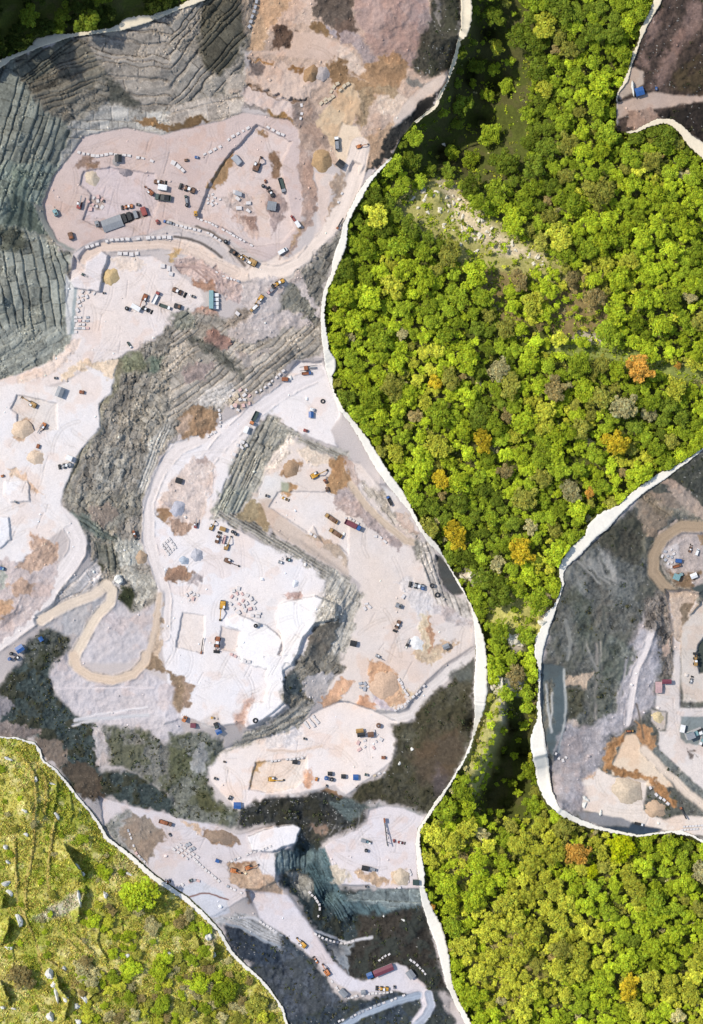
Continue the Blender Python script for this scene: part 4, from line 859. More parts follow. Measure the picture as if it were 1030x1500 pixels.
def paper(key, label, material, up=1.0):
    Pa, Pb = EP[key]; n = int(np.hypot(*np.diff(np.asarray(Pa), axis=0).T).sum()/1.3)
    A, Bp = match(Pa, Pb, n)
    if key == 'bottom_left': A = A*.72+Bp*.28
    ja = fbm(np.arange(n)/2.2, np.zeros(n), 71, 4, .65)*2.8+fbm(np.arange(n)/12.0, np.zeros(n)+9, 75, 2)*1.2; jb = fbm(np.arange(n)/2.0, np.zeros(n)+5, 73, 4, .65)*3.4
    D = Bp-A; Lw = np.hypot(*D.T)[:, None]; N = D/np.maximum(Lw, .3)
    A = A-N*(0.3+ja[:, None]*0.7); Bp = Bp+N*(0.3+jb[:, None])
    K = 7; V = []; ts = np.linspace(0, 1, K)
    zb = np.maximum(gz(A[:, 0], A[:, 1]), gz(A[:, 0]-N[:, 0]*3, A[:, 1]-N[:, 1]*3))
    kern = np.ones(25)/25; zb = np.convolve(np.pad(zb, 12, mode='edge'), kern, 'valid')
    zb = np.maximum(zb, gz(A[:, 0], A[:, 1])-0.2); zB = gz(Bp[:, 0]-N[:, 0]*1.5, Bp[:, 1]-N[:, 1]*1.5)
    for side in (0, 1):
        for k, t in enumerate(ts):
            q = A*(1-t)+Bp*t
            z = zb*(1-t)+zB*t
            for kk_ in range(4): z = np.maximum(z, gz(A[:, 0]*(1-kk_/3)+Bp[:, 0]*kk_/3, A[:, 1]*(1-kk_/3)+Bp[:, 1]*kk_/3)*0.999)
            z = np.maximum(np.convolve(np.pad(z, 12, mode='edge'), kern, 'valid'), z-.5)+up*(0.9+0.1*t)+0.14*fbm(q[:, 0]/3, q[:, 1]/3, 79, 3)
            if side == 1: z = z-0.55*up if 0 < k < K-1 else z-0.35*up
            V.append(np.stack(wpt(q[:, 0], q[:, 1], z), -1))
    V = np.stack(V, 1); ring = list(range(K))+list(range(2*K-1, K-1, -1)); M = len(ring)
    base = np.arange(n)[:, None]*(2*K); F = []
    for a in range(M):
        r0, r1 = ring[a], ring[(a+1) % M]
        F.append(np.stack([base[:-1, 0]+r0, base[:-1, 0]+r1, base[1:, 0]+r1, base[1:, 0]+r0], -1))
    F = np.concatenate(F)
    caps = np.array([[e*2*K+k, e*2*K+k+1, e*2*K+K+k+1, e*2*K+K+k] for e in (0, n-1) for k in range(K-1)])
    o = link('torn_paper_edge', mesh_np('torn_paper_edge', V.reshape(-1, 3), np.concatenate([F, caps]), material, None, True))
    return tag(o, label, 'paper edge', 'torn paper edges between the quarry and the woods')
paper('top_left', 'cream torn paper edge between the dark corner woods and the grey rock face', papw)
paper('main_top', 'narrow cream torn edge between the brown dirt slope at the top and the woods', papw)
paper('main_mid', 'longest white torn paper edge, winding down between the big quarry and the woods', pap)
paper('bottom_left', 'thin white torn edge along the grassy yellow green meadow with boulders', pap)
paper('right_patch', 'wide white torn edge curving round the quarry piece on the right', pap)
paper('top_right_upper', 'cream torn edge left of the small dark quarry piece with the blue roof', papw)
paper('top_right_lower', 'cream torn edge arching under the small dark quarry piece with the blue roof', papw)
# ------------------------------------------------------------------ trees
def leaf_mat(name, rough=0.75, tr=0.42):
    m = bpy.data.materials.new(name); m.use_nodes = True; t = m.node_tree; t.nodes.remove(t.nodes['Principled BSDF']); out = t.nodes['Material Output']
    at = t.nodes.new('ShaderNodeAttribute'); at.attribute_name = 'Col'
    oi = t.nodes.new('ShaderNodeObjectInfo'); mr = t.nodes.new('ShaderNodeMapRange'); mr.inputs[3].default_value = .78; mr.inputs[4].default_value = 1.22
    sc = t.nodes.new('ShaderNodeVectorMath'); sc.operation = 'SCALE'
    t.links.new(oi.outputs['Random'], mr.inputs[0]); t.links.new(at.outputs['Color'], sc.inputs[0]); t.links.new(mr.outputs[0], sc.inputs['Scale'])
    d = t.nodes.new('ShaderNodeBsdfDiffuse'); l = t.nodes.new('ShaderNodeBsdfTranslucent'); mx = t.nodes.new('ShaderNodeMixShader'); mx.inputs[0].default_value = tr
    t.links.new(sc.outputs[0], d.inputs[0]); t.links.new(sc.outputs[0], l.inputs[0]); t.links.new(d.outputs[0], mx.inputs[1]); t.links.new(l.outputs[0], mx.inputs[2]); t.links.new(mx.outputs[0], out.inputs[0])
    return m
LEAF = leaf_mat('foliage'); GRASSM = leaf_mat('grass_blades', tr=.2)
BARK = mat('bark', (92,78,62), .9, 0, .3, 2.0, .4)
HUES = dict(acid=(.52,.56,.015), deep=(0.045,0.062,0.012), dark=(0.156,0.200,0.022), green=(0.267,0.332,0.026), lime=(0.377,0.448,0.029), yellow_green=(0.463,0.463,0.050), gold=(.56,.42,.030), orange=(.52,.29,.055), brown=(0.297,0.231,0.088), pale=(0.407,0.363,0.165), olive=(0.300,0.294,0.050))  # deep is a leaf green darkened to carry the corner's shade
def leaves(n, rs, flat=0.78, puffs=11, lsz=0.10, top=0.72):
    """centres, kite corners of a crown of unit radius: leaf clumps over the skins of many puffs"""
    k = puffs; rho = np.sqrt(rs.random(k))*0.74; th = rs.random(k)*6.283+np.arange(k)*2.4
    pc = np.stack([rho*np.cos(th), rho*np.sin(th), 1.08+flat*0.55*np.sqrt(1-rho**2)*(0.35+0.75*rs.random(k))], -1)
    pr = 0.15+0.19*rs.random(k)*(1.2-rho); st_x = rs.uniform(.78, 1.15); pc[:, 0] *= st_x; pc[:, 1] *= 1.9-st_x*.95; pc[0] = (0.02, 0.0, 1.15); pr[0] = .48; pc[1:4, :2] *= 1.22
    w = pr**2; pid = rs.choice(k, n, p=w/w.sum())
    d = rs.normal(size=(n, 3)); d[:, 2] = np.where(rs.random(n) < top, np.abs(d[:, 2]), d[:, 2]); d /= np.linalg.norm(d, axis=1)[:, None]
    rr = pr[pid]*(0.72+0.36*rs.random(n)); c = pc[pid]+d*rr[:, None]*np.array([1, 1, .85])
    nrm = d*.8+rs.normal(size=(n, 3))*0.4+np.array([-.25, .1, .85]); nrm /= np.linalg.norm(nrm, axis=1)[:, None]
    a = np.cross(nrm, rs.normal(size=(n, 3))); a /= np.linalg.norm(a, axis=1)[:, None]; b = np.cross(nrm, a)
    s = lsz*(0.6+0.8*rs.random(n))[:, None]
    q = np.stack([c-a*s*1.1, c-b*s*.7+nrm*s*.15, c+a*s*1.1, c+b*s*.7+nrm*s*.15], 1)
    return q.astype(np.float32), pid
NV = 8
SHAPES = [leaves(1300, np.random.default_rng(100+i), puffs=20+i % 9, lsz=.064, flat=.55+.05*(i % 5)) for i in range(NV)]
SMALL = [leaves(420, np.random.default_rng(200+i), puffs=11+i % 5, lsz=.098, flat=.6) for i in range(NV)]
def leaf_cols(hue, pid, n, rs, var=.22):
    c = np.array(HUES[hue], np.float32) if isinstance(hue, str) else np.asarray(hue, np.float32)
    if n != 420: c = c*rs.uniform(.88, 1.12)
    pv_ = rs.normal(size=32)*.15; v = 1+rs.normal(size=n)*var+pv_[pid % 32]
    t = rs.normal(size=n)*.07
    return np.clip(np.stack([c[0]*v*(1+t), c[1]*v, c[2]*v*(1-t)], -1), .003, .8)
_cm = {}
def crown_mesh(i, hue):
    if (i, hue) not in _cm:
        q, pid = SHAPES[i]; n = len(q); rs = np.random.default_rng(i*31+len(hue))
        _cm[i, hue] = mesh_np('crown', q.reshape(-1, 3), np.arange(n*4).reshape(n, 4), LEAF, np.repeat(leaf_cols(hue, pid, n, rs), 4, 0))
    return _cm[i, hue]
def tube(V, F, p0, p1, r0, r1, n=6):
    p0 = Vector(p0); p1 = Vector(p1); ax = (p1-p0).normalized(); u = ax.orthogonal().normalized(); v = ax.cross(u); b = len(V)
    for p, r in ((p0, r0), (p1, r1)):
        for k in range(n): a = 2*math.pi*k/n; V.append(tuple(p+u*(r*math.cos(a))+v*(r*math.sin(a))))
    for k in range(n): F.append((b+k, b+(k+1) % n, b+n+(k+1) % n, b+n+k))
def trunk_mesh(seed):
    rs = random.Random(seed); V = []; F = []
    tube(V, F, (0, 0, -0.25), (0.02, 0.01, .55), .085, .062); tube(V, F, (0.02, .01, .55), (.0, .03, 1.25), .062, .03)
    for k in range(5):
        a = k*1.26+rs.random(); l = .4+.25*rs.random(); z0 = .5+.1*k
        tube(V, F, (0.02, .01, z0), (l*math.cos(a), l*math.sin(a), z0+.45), .035, .012, 5)
    return mesh_np('trunk', V, F, BARK, None, True)
TRUNKS = [trunk_mesh(i) for i in range(4)]
def fd_at(x, y): return bil(forest_d, gx, gy, x, y)
def world_to_pix(P):
    k = H/(H-P[:, 2])/S; return P[:, 0]*k+515, 750-P[:, 1]*k
def plant(x, y, r, hue, label, group, cat='tree', name='broadleaf_tree', cut=True, sink_=0.0, hs=1.0):
    """x, y, r in photograph pixels; the crown's middle is seen at x, y"""
    Rm = r*S; z0 = gz1(x, y)-sink_; zc = z0+1.2*Rm*hs; wx, wy, _ = wpt(x, y, zc)
    i = random.randrange(NV); rot = random.uniform(0, 6.283)
    t = link(name, None, None, (wx, wy, z0), rot, (Rm, Rm, Rm*hs)); tag(t, label, cat, group)
    link('trunk', TRUNKS[i % 4], t)
    me_ = crown_mesh(i, hue)
    if cut and fd_at(np.float32([x]), np.float32([y]))[0] < r+3:
        q, pid = SHAPES[i]; c, s_ = math.cos(rot), math.sin(rot)
        Wp = q.reshape(-1, 3)*np.array([Rm, Rm, Rm*hs]); Wp = np.stack([Wp[:, 0]*c-Wp[:, 1]*s_+wx, Wp[:, 0]*s_+Wp[:, 1]*c+wy, Wp[:, 2]+z0], -1)
        px, py = world_to_pix(Wp); ok = (fd_at(px, py).reshape(-1, 4) > 0.2).all(1)
        if ok.sum() < 40:
            for ch in list(t.children): bpy.data.objects.remove(ch)
            bpy.data.objects.remove(t); return None
        if not ok.all():
            n = int(ok.sum()); rs = np.random.default_rng(i*31+len(hue)); cc = leaf_cols(hue, pid, len(q), rs)[ok]
            me_ = mesh_np('crown', q[ok].reshape(-1, 3), np.arange(n*4).reshape(n, 4), LEAF, np.repeat(cc, 4, 0))
    link('crown', me_, t)
    return t
SPECIAL = [
 (637,560,14,'gold','small amber tree alone among green crowns, nearest the left tear'), (707,645,20,'gold','ochre gold tree in the green woods, just above the lemon yellow one'),
 (645,703,17,'gold','lemon yellow tree on the left margin of the woods beside the white tear'), (667,783,24,'gold','big amber yellow tree at the lower left of the middle woods, beside the tear'),
 (765,808,24,'gold','round golden tree low in the middle woods, above the narrow wooded neck'), (902,648,23,'gold','wide golden tree above the white tear of the right quarry piece'),
 (938,540,25,'orange','broad rusty orange tree in the woods at the right, under the grassy strip'), (993,535,7,'orange','tiny bright orange tree right of the broad rusty one'),
 (845,1249,25,'orange','round orange tree standing out below the right quarry piece'), (912,1240,28,'acid','big round acid yellow tree beside the round orange one'),
 (868,1276,13,'acid','small acid yellow tree between and below the orange and the big yellow tree'), (922,1447,22,'gold','golden tree low in the bottom right woods'),
 (865,722,11,'orange','little dull orange tree above the wide part of the right white tear'), (727,70,15,'yellow_green','yellowish tree beside the cream tear in the shady top woods'),
 (838,409,13,'brown','tawny tree at the right end of the pale scree clearing'), (870,440,20,'brown','tawny brown thicket tree under the pale scree clearing'),
 (716,462,12,'olive','dull olive tree under the middle of the scree clearing'), (740,690,14,'brown','brownish thin crowned tree in the middle of the green woods'),
 (1000,500,13,'lime','bright lime tree at the right edge above the grassy strip'), (634,1328,6,'orange','small rust red bush at the white tear of the bottom right woods')]
def region(x, y):
    if x < 400 and y < 120: return 'dark corner woods', 'at the top left corner'
    if y < 300: return 'shady upper woods', 'above the scree clearing'
    if y < 860: return 'middle woods', 'between the two quarries'
    if y < 1205: return 'narrow wooded neck', 'between two white tears'
    return 'bottom right woods', 'below the right quarry'
CLEAR = [(pts('Z 570,300 590,280 640,258 700,300 760,345 830,385 815,398 740,400 690,385 640,350 590,325'), .16, 3, 6), (pts('Z 700,395 750,400 740,440 770,470 740,480 715,430'), .3, 4, 8),
 (pts('Z 800,440 880,410 900,450 885,500 830,495 800,480'), .3, 4, 9), (pts('Z 780,515 830,502 890,500 960,520 1030,545 1030,570 940,542 860,528'), .08, 4, 7),
 (pts('V 310,440 520,380 790,470 720,660 560,630 340,600'), .22, 4, 8), (pts('V 220,1150 400,1090 470,1330 400,1620 200,1880 150,1600'), .45, 4, 9), (pts('V 700,300 860,300 830,420 720,480'), .3, 4, 8), (pts('V 400,620 590,630 620,770 470,790'), .0, 3, 4), (pts('V 320,930 450,950 610,980 600,1090 440,1070 330,1110'), .12, 3, 6),
 (pts('V 90,180 240,180 300,280 170,295 110,250'), .08, 3, 5), (pts('V 690,500 780,480 770,610 710,600'), .1, 3, 5), (pts('V 410,1070 560,1100 640,1220 620,1560 650,1860 560,2000 270,2000 220,1880 400,1600 470,1330'), .10, 5, 11)]
bush_b = None
placed = []; cellg = {}
def free(x, y, r, k):
    ci, cj = int(x//32), int(y//32)
    for a in range(ci-2, ci+3):
        for b in range(cj-2, cj+3):
            for (px, py, pr) in cellg.get((a, b), ()):
                if (px-x)**2+(py-y)**2 < (k*(r+pr))**2: return False
    return True
def occupy(x, y, r): cellg.setdefault((int(x//32), int(y//32)), []).append((x, y, r))
for (x, y, r, h, lab) in SPECIAL: occupy(x, y, r)
cand = []
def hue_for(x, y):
    if x < 400 and y < 120: return 'deep' if random.random() < .75 else 'dark'  # corner crowns have the shade put into their leaf colour
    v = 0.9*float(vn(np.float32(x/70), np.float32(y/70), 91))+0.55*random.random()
    if y < 330: v -= 0.24*ss(330, 200, y) if False else 0.32*min(1, (330-y)/130)-0.10*(x > 830)  # uneven lighting put into the hues: darker crowns above, brighter ones below
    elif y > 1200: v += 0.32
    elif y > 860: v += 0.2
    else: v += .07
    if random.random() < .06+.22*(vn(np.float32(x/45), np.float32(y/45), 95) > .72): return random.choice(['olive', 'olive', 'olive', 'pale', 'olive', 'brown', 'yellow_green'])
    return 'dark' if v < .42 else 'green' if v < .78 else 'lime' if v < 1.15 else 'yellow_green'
for rnd, (lo, hi, tries, kk) in enumerate([(13, 25, 9000, .60), (9, 15, 20000, .58), (5.5, 9, 30000, .55), (3.5, 5.5, 16000, .55)]):
    for _ in range(tries):
        x = random.uniform(-35, 1065); y = random.uniform(-35, 1535); r = random.uniform(lo, hi)
        d = float(fd_at(np.float32([x]), np.float32([y]))[0])
        if d < r*0.30: continue
        k = kk; skip = False
        for P, pr, r0, r1 in CLEAR:
            xs = [p[0] for p in P]; ys = [p[1] for p in P]
            if min(xs) < x < max(xs) and min(ys) < y < max(ys) and sdist(P, np.float32([x]), np.float32([y]))[0] > 0:
                if r > r1 or random.random() > pr: skip = True
                k = .8; break
        if skip: continue
        dkx = 590 < x < 775 and y < 265
        if dkx: k = .88 if rnd < 2 else 1.05
        if dkx and vn(np.float32(x/40), np.float32(y/40), 33) < .47: continue
        if x < 400 and y < 120:
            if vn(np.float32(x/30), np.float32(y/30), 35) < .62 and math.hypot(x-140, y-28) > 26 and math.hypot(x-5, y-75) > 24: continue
        if not free(x, y, r, k): continue
        occupy(x, y, r); cand.append((x, y, r))
inside = lambda x, y: -4 < x < 1034 and -4 < y < 1504
ncount = 0
for (x, y, r, h, lab) in SPECIAL:
    if plant(x, y, r, h, lab, None, hs=1.08): ncount += 1
cand.sort(key=lambda c: -c[2])
HW = dict(deep='deep green', dark='dark green', green='mid green', lime='lime green', yellow_green='yellow green', brown='thin brownish', olive='dull olive', pale='bare pale')
rest = []
for (x, y, r) in cand:
    if ncount < 298 and inside(x, y):
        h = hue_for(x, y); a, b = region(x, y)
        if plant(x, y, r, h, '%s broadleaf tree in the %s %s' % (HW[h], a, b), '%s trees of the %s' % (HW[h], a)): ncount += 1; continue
    rest.append((x, y, r))
# the rest of the canopy: far past three hundred crowns, one object
QS = []; CS = []; TV = []; TF = []
for k_, (x, y, r) in enumerate(rest):
    big = r > 11
    q, pid = (SHAPES if big else SMALL)[random.randrange(NV)]; Rm = r*S; hs = 1.0 if r > 8 else 1.15; z0 = gz1(x, y)
    lift = max(0, (10-r))*S*random.uniform(0.2, 1.0); zc = z0+lift+1.2*Rm; wx, wy, _ = wpt(x, y, zc); rot = random.uniform(0, 6.283); c, s_ = math.cos(rot), math.sin(rot)
    Wp = q.reshape(-1, 3)*Rm; Wp = np.stack([Wp[:, 0]*c-Wp[:, 1]*s_+wx, Wp[:, 0]*s_+Wp[:, 1]*c+wy, Wp[:, 2]+z0+lift], -1).astype(np.float32)
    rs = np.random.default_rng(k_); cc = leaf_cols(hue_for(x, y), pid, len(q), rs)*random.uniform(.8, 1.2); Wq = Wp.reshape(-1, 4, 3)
    if float(fd_at(np.float32([x]), np.float32([y]))[0]) < r+3:
        px, py = world_to_pix(Wp); ok = (fd_at(px, py).reshape(-1, 4) > 0.2).all(1); Wq = Wq[ok]; cc = cc[ok]
    QS.append(Wq); CS.append(np.repeat(cc, 4, 0)); tube(TV, TF, (wx, wy, z0-.4), (wx, wy, z0+lift+Rm*1.2), .07*Rm, .03*Rm, 4)
QS = np.concatenate(QS); CS = np.concatenate(CS)
nl = len(QS)*4; allV = np.concatenate([QS.reshape(-1, 3), np.array(TV, np.float32)]); allF = np.concatenate([np.arange(nl).reshape(-1, 4), np.array(TF, np.int32)+nl])
o = link('forest', mesh_np('forest', allV, allF, LEAF, np.concatenate([CS, np.tile(np.float32([[.08, .06, .04]]), (len(TV), 1))])))
tag(o, 'mass of smaller green treetops filling the woods between the larger crowns', 'woods', None, 'stuff')
print('trees', ncount, 'rest', len(rest), 'leaves', len(QS))

# ------------------------------------------------------------------ scrub on the dark slopes, grass of the meadow
def clumps(pos, hues, size, n, rs, up=.5):
    m = len(pos); c = np.repeat(pos, n, 0); k = m*n
    c = c+rs.normal(size=(k, 3))*np.repeat(size, n)[:, None]*np.array([.5, .5, .25])+np.array([0, 0, .3])*np.repeat(size, n)[:, None]
    nr = rs.normal(size=(k, 3))*.6+np.array([0, 0, up]); nr /= np.linalg.norm(nr, axis=1)[:, None]
    a = np.cross(nr, rs.normal(size=(k, 3))); a /= np.linalg.norm(a, axis=1)[:, None]; b = np.cross(nr, a); s = (np.repeat(size, n)*(.35+.4*rs.random(k)))[:, None]
    q = np.stack([c-a*s, c-b*s*.7, c+a*s, c+b*s*.7], 1)
    col = np.repeat(hues, n, 0)*(1+rs.normal(size=(k, 1))*.2); return q.astype(np.float32), np.repeat(np.clip(col, .003, .8), 4, 0)
rs = np.random.default_rng(5)
sx = rs.uniform(-5, 1035, 120000).astype(np.float32); sy = rs.uniform(-5, 1505, 120000).astype(np.float32)
pr = bil(SCR, gx, gy, sx, sy)*(bil(is_q.astype(np.float32), gx, gy, sx, sy) > .99)*ss(.32, .62, vn(sx/13, sy/13, 17)*.7+vn(sx/4, sy/4, 19)*.3)
k_ = rs.random(len(sx)) < pr*.55; sx, sy = sx[k_], sy[k_]; sz = gz(sx, sy); pos = np.stack(wpt(sx, sy, sz), -1)
hu = np.where(rs.random(len(sx))[:, None] < .5, np.array([[.055, .065, .03]]), np.array([[.075, .07, .035]]))*rs.uniform(.6, 1.3, (len(sx), 1))
q, c = clumps(pos, hu, rs.uniform(.5, 1.3, len(sx)), 6, rs)
o = link('scrub', mesh_np('scrub', q.reshape(-1, 3), np.arange(len(q)*4).reshape(-1, 4), GRASSM, c)); tag(o, 'low dark scrub spread over the quarry slopes', 'scrub', None, 'stuff')
# bushes and saplings under the trees
sx2 = rs.uniform(-10, 1040, 60000).astype(np.float32); sy2 = rs.uniform(-10, 1510, 60000).astype(np.float32)
k_ = (bil(forest_d, gx, gy, sx2, sy2) > 2.5) & (rs.random(len(sx2)) < .3+.7*ss(.3, .6, vn(sx2/11, sy2/11, 27))) & ~((sx2 < 300) & (sy2 < 100)) & ~((sx2 > 712) & (sx2 < 790) & (sy2 > 1050) & (sy2 < 1200)) & ~((sx2 > 590) & (sx2 < 770) & (sy2 < 250) & (rs.random(len(sx2)) < .7)); sx2, sy2 = sx2[k_], sy2[k_]; pos = np.stack(wpt(sx2, sy2, gz(sx2, sy2)), -1)
pick = np.array([HUES[h] for h in ('dark', 'green', 'lime', 'olive', 'yellow_green', 'pale')])[rs.choice(6, len(sx2), p=[.2, .3, .2, .15, .1, .05])]*rs.uniform(.75, 1.2, (len(sx2), 1))
q, c = clumps(pos, pick, rs.uniform(.5, 1.5, len(sx2)), 9, rs, .5)
o = link('undergrowth', mesh_np('undergrowth', q.reshape(-1, 3), np.arange(len(q)*4).reshape(-1, 4), GRASSM, c)); tag(o, 'low green undergrowth between the trees and over the clearings', 'undergrowth', None, 'stuff')
sx = rs.uniform(-10, 425, 60000).astype(np.float32); sy = rs.uniform(1075, 1505, 60000).astype(np.float32)
k_ = (bil(sdm.astype(np.float32), gx, gy, sx, sy) > 1.2) & (rs.random(len(sx)) < .25+.75*ss(.3, .6, vn(sx/9, sy/9, 23))); sx, sy = sx[k_], sy[k_]; pos = np.stack(wpt(sx, sy, gz(sx, sy)), -1)
gc = bil(ALB[..., 1], gx, gy, sx, sy)[:, None]; gr = bil(ALB[..., 0], gx, gy, sx, sy)[:, None]; gb = bil(ALB[..., 2], gx, gy, sx, sy)[:, None]
hu = np.concatenate([gr, gc, gb], 1)*rs.uniform(.8, 1.6, (len(sx), 1))*np.where(rs.random((len(sx), 1)) < .3, np.array([[.75, 1.0, .6]]), np.array([[1.1, 1.02, .9]]))
q, c = clumps(pos, hu, rs.uniform(.4, 1.05, len(sx)), 5, rs, .25)
o = link('grass', mesh_np('grass', q.reshape(-1, 3), np.arange(len(q)*4).reshape(-1, 4), GRASSM, c)); tag(o, 'coarse yellow green grass covering the meadow', 'grass', None, 'stuff')
# meadow trees and shrubs
for (x, y, r, h, hs, lab, nm, ct) in [
 (206,1312,34,'lime',.95,'large lime green spreading tree in the meadow, close to the white tear','broadleaf_tree','tree'),
 (32,1432,23,'brown',.8,'round tawny shrub at the left margin of the meadow','round_shrub','shrub'), (128,1425,26,'pale',.6,'wide pale twiggy bush in the middle of the meadow','twiggy_bush','shrub'),
 (222,1357,17,'pale',.6,'pale twiggy bush just below the large lime tree','twiggy_bush','shrub'), (192,1418,19,'lime',.7,'low lime bush right of the wide pale bush','round_shrub','shrub'),
 (233,1422,20,'lime',.75,'low lime bush beside the white stone by the tear','round_shrub','shrub'), (236,1472,18,'green',.8,'green bush near the bottom of the meadow, right part','round_shrub','shrub'),
 (185,1470,24,'olive',.5,'flat olive thicket at the foot of the meadow','round_shrub','shrub'), (290,1440,20,'lime',.7,'lime bush low down beside the thin tear','round_shrub','shrub'),
 (330,1452,24,'green',.8,'broad green bush in the narrow lower corner of the meadow','round_shrub','shrub'), (375,1470,22,'olive',.7,'olive bush next to the lowest end of the thin tear','round_shrub','shrub'),
 (270,1480,17,'olive',.7,'dull olive bush at the bottom edge, left of the broad green one','round_shrub','shrub'), (150,1280,16,'lime',.5,'low grassy lime bush above the scarp, upper meadow','round_shrub','shrub'),
 (300,1395,15,'green',.7,'dark shaded bush by the pale bare patch at the tear','round_shrub','shrub'), (118,1230,13,'green',.6,'green bush at the head of the long shaded scarp','round_shrub','shrub')]:
    plant(x, y, r, h, lab, None, ct, nm, cut=False, sink_=r*S*(.25 if ct == 'tree' else .55), hs=hs)
mb_ = []
for _ in range(2600):
    low = random.random() < .75
    x = random.uniform(120 if low else 2, 418); y = random.uniform(1325 if low else 1090, 1500); r = random.uniform(6, 14) if low else random.uniform(4, 8)
    if len(mb_) > 170 or bil(sdm.astype(np.float32), gx, gy, np.float32([x]), np.float32([y]))[0] < r*.8 or not free(x, y, r, .62 if low else 1.0): continue
    if low and vn(np.float32(x/34), np.float32(y/34), 41) < .38: continue
    if not low and random.random() < .7: continue
    occupy(x, y, r); h = random.choice(['lime', 'lime', 'green', 'yellow_green', 'olive', 'pale', 'brown'] if low else ['lime', 'olive', 'pale', 'green']); mb_.append(x)
    w_ = dict(lime='lime green', green='deep green', olive='dull olive', pale='pale twiggy', brown='tawny brown', yellow_green='yellow green')[h]
    plant(x, y, r, h, ('%s bush in the thicket of the lower right meadow' if low else '%s low shrub dotted over the grassy slope of the meadow') % w_, '%s %s' % (w_, 'bushes of the meadow thicket' if low else 'shrubs on the meadow slope'), 'shrub', 'thicket_bush' if low else 'low_shrub', cut=False, sink_=r*S*.62, hs=.8)
# ------------------------------------------------------------------ machines, huts and other things of the quarry
M = dict(yellow=mat('yellow_machine_paint', (204,150,44), .5, 0, .25, .9), orange=mat('orange_machine_paint', (192,116,60), .5, 0, .25, .9), rust=mat('rusty_steel', (150,92,60), .8, .1, .3), ochre=mat('dusty_ochre_paint', (168,130,72), .6, 0, .2),
  dark=mat('dark_steel', (52,52,52), .6, .3, .25), black=mat('rubber', (34,34,36), .85), grey=mat('grey_paint', (140,142,144), .5), white=mat('white_paint', (236,234,230), .45), blue=mat('blue_paint', (48,92,150), .45, 0, .2, .9),
  teal=mat('pale_teal_sheet', (128,164,164), .5), red=mat('red_paint', (150,66,58), .5, 0, .25, .9), maroon=mat('maroon_roof', (120,58,70), .6), green=mat('dark_green_paint', (52,72,66), .5), glass=mat('cab_glass', (60,74,84), .1, 0, .1),
  brown=mat('brown_dusty_paint', (116,84,62), .7, 0, .2), pink=mat('faded_pink_paint', (196,160,156), .6), conc=mat('concrete', (176,172,168), .9, 0, .1), water=mat('settling_water', (176,206,198), .08, 0, .06, .3), hydr=mat('bare_steel', (150,150,152), .35, .7))
class MB:
    def __init__(s): s.V = []; s.F = []
    def prism(s, prof, y0, y1, shift=(0, 0, 0)):          # profile in x,z extruded along y
        b = len(s.V); n = len(prof)
        for y in (y0, y1): s.V += [(x+shift[0], y+shift[1], z+shift[2]) for x, z in prof]
        s.F.append(tuple(b+i for i in range(n))); s.F.append(tuple(b+n+i for i in reversed(range(n))))
        for i in range(n): j = (i+1) % n; s.F.append((b+i, b+n+i, b+n+j, b+j))
        return s
    def box(s, x0, x1, y0, y1, z0, z1, ch=0.0):
        if ch: return s.prism([(x0, z0), (x1, z0), (x1, z1-ch), (x1-ch, z1), (x0+ch, z1), (x0, z1-ch)], y0, y1)
        return s.prism([(x0, z0), (x1, z0), (x1, z1), (x0, z1)], y0, y1)
    def bar(s, p0, p1, r0, r1=None, n=8):
        r1 = r0 if r1 is None else r1; b = len(s.V); tube(s.V, s.F, p0, p1, r0, r1, n); s.F.append(tuple(b+i for i in reversed(range(n)))); s.F.append(tuple(b+n+i for i in range(n))); return s
    def torus(s, c, Rr, r, n=16, m=8):
        b = len(s.V)
        for i in range(n):
            a = 2*math.pi*i/n
            for j in range(m):
                d = 2*math.pi*j/m; s.V.append((c[0]+(Rr+r*math.cos(d))*math.cos(a), c[1]+(Rr+r*math.cos(d))*math.sin(a), c[2]+r*math.sin(d)))
        for i in range(n):
            for j in range(m): s.F.append((b+i*m+j, b+((i+1) % n)*m+j, b+((i+1) % n)*m+(j+1) % m, b+i*m+(j+1) % m))
        return s
    def build(s, name, material, parent=None):
        me_ = bpy.data.meshes.new(name); me_.from_pydata(s.V, [], s.F); me_.materials.append(material); me_.update()
        return link(name, me_, parent)
def empty(name): return link(name, None)
def wheel(name, x, y, z, r, w, parent):
    o = MB().bar((x, y-w/2, z), (x, y+w/2, z), r, n=14).build(name, M['black'], parent)
    MB().bar((x, y-w/2-.04, z), (x, y+w/2+.04, z), r*.5, n=10).build('rim', M['grey'], o)
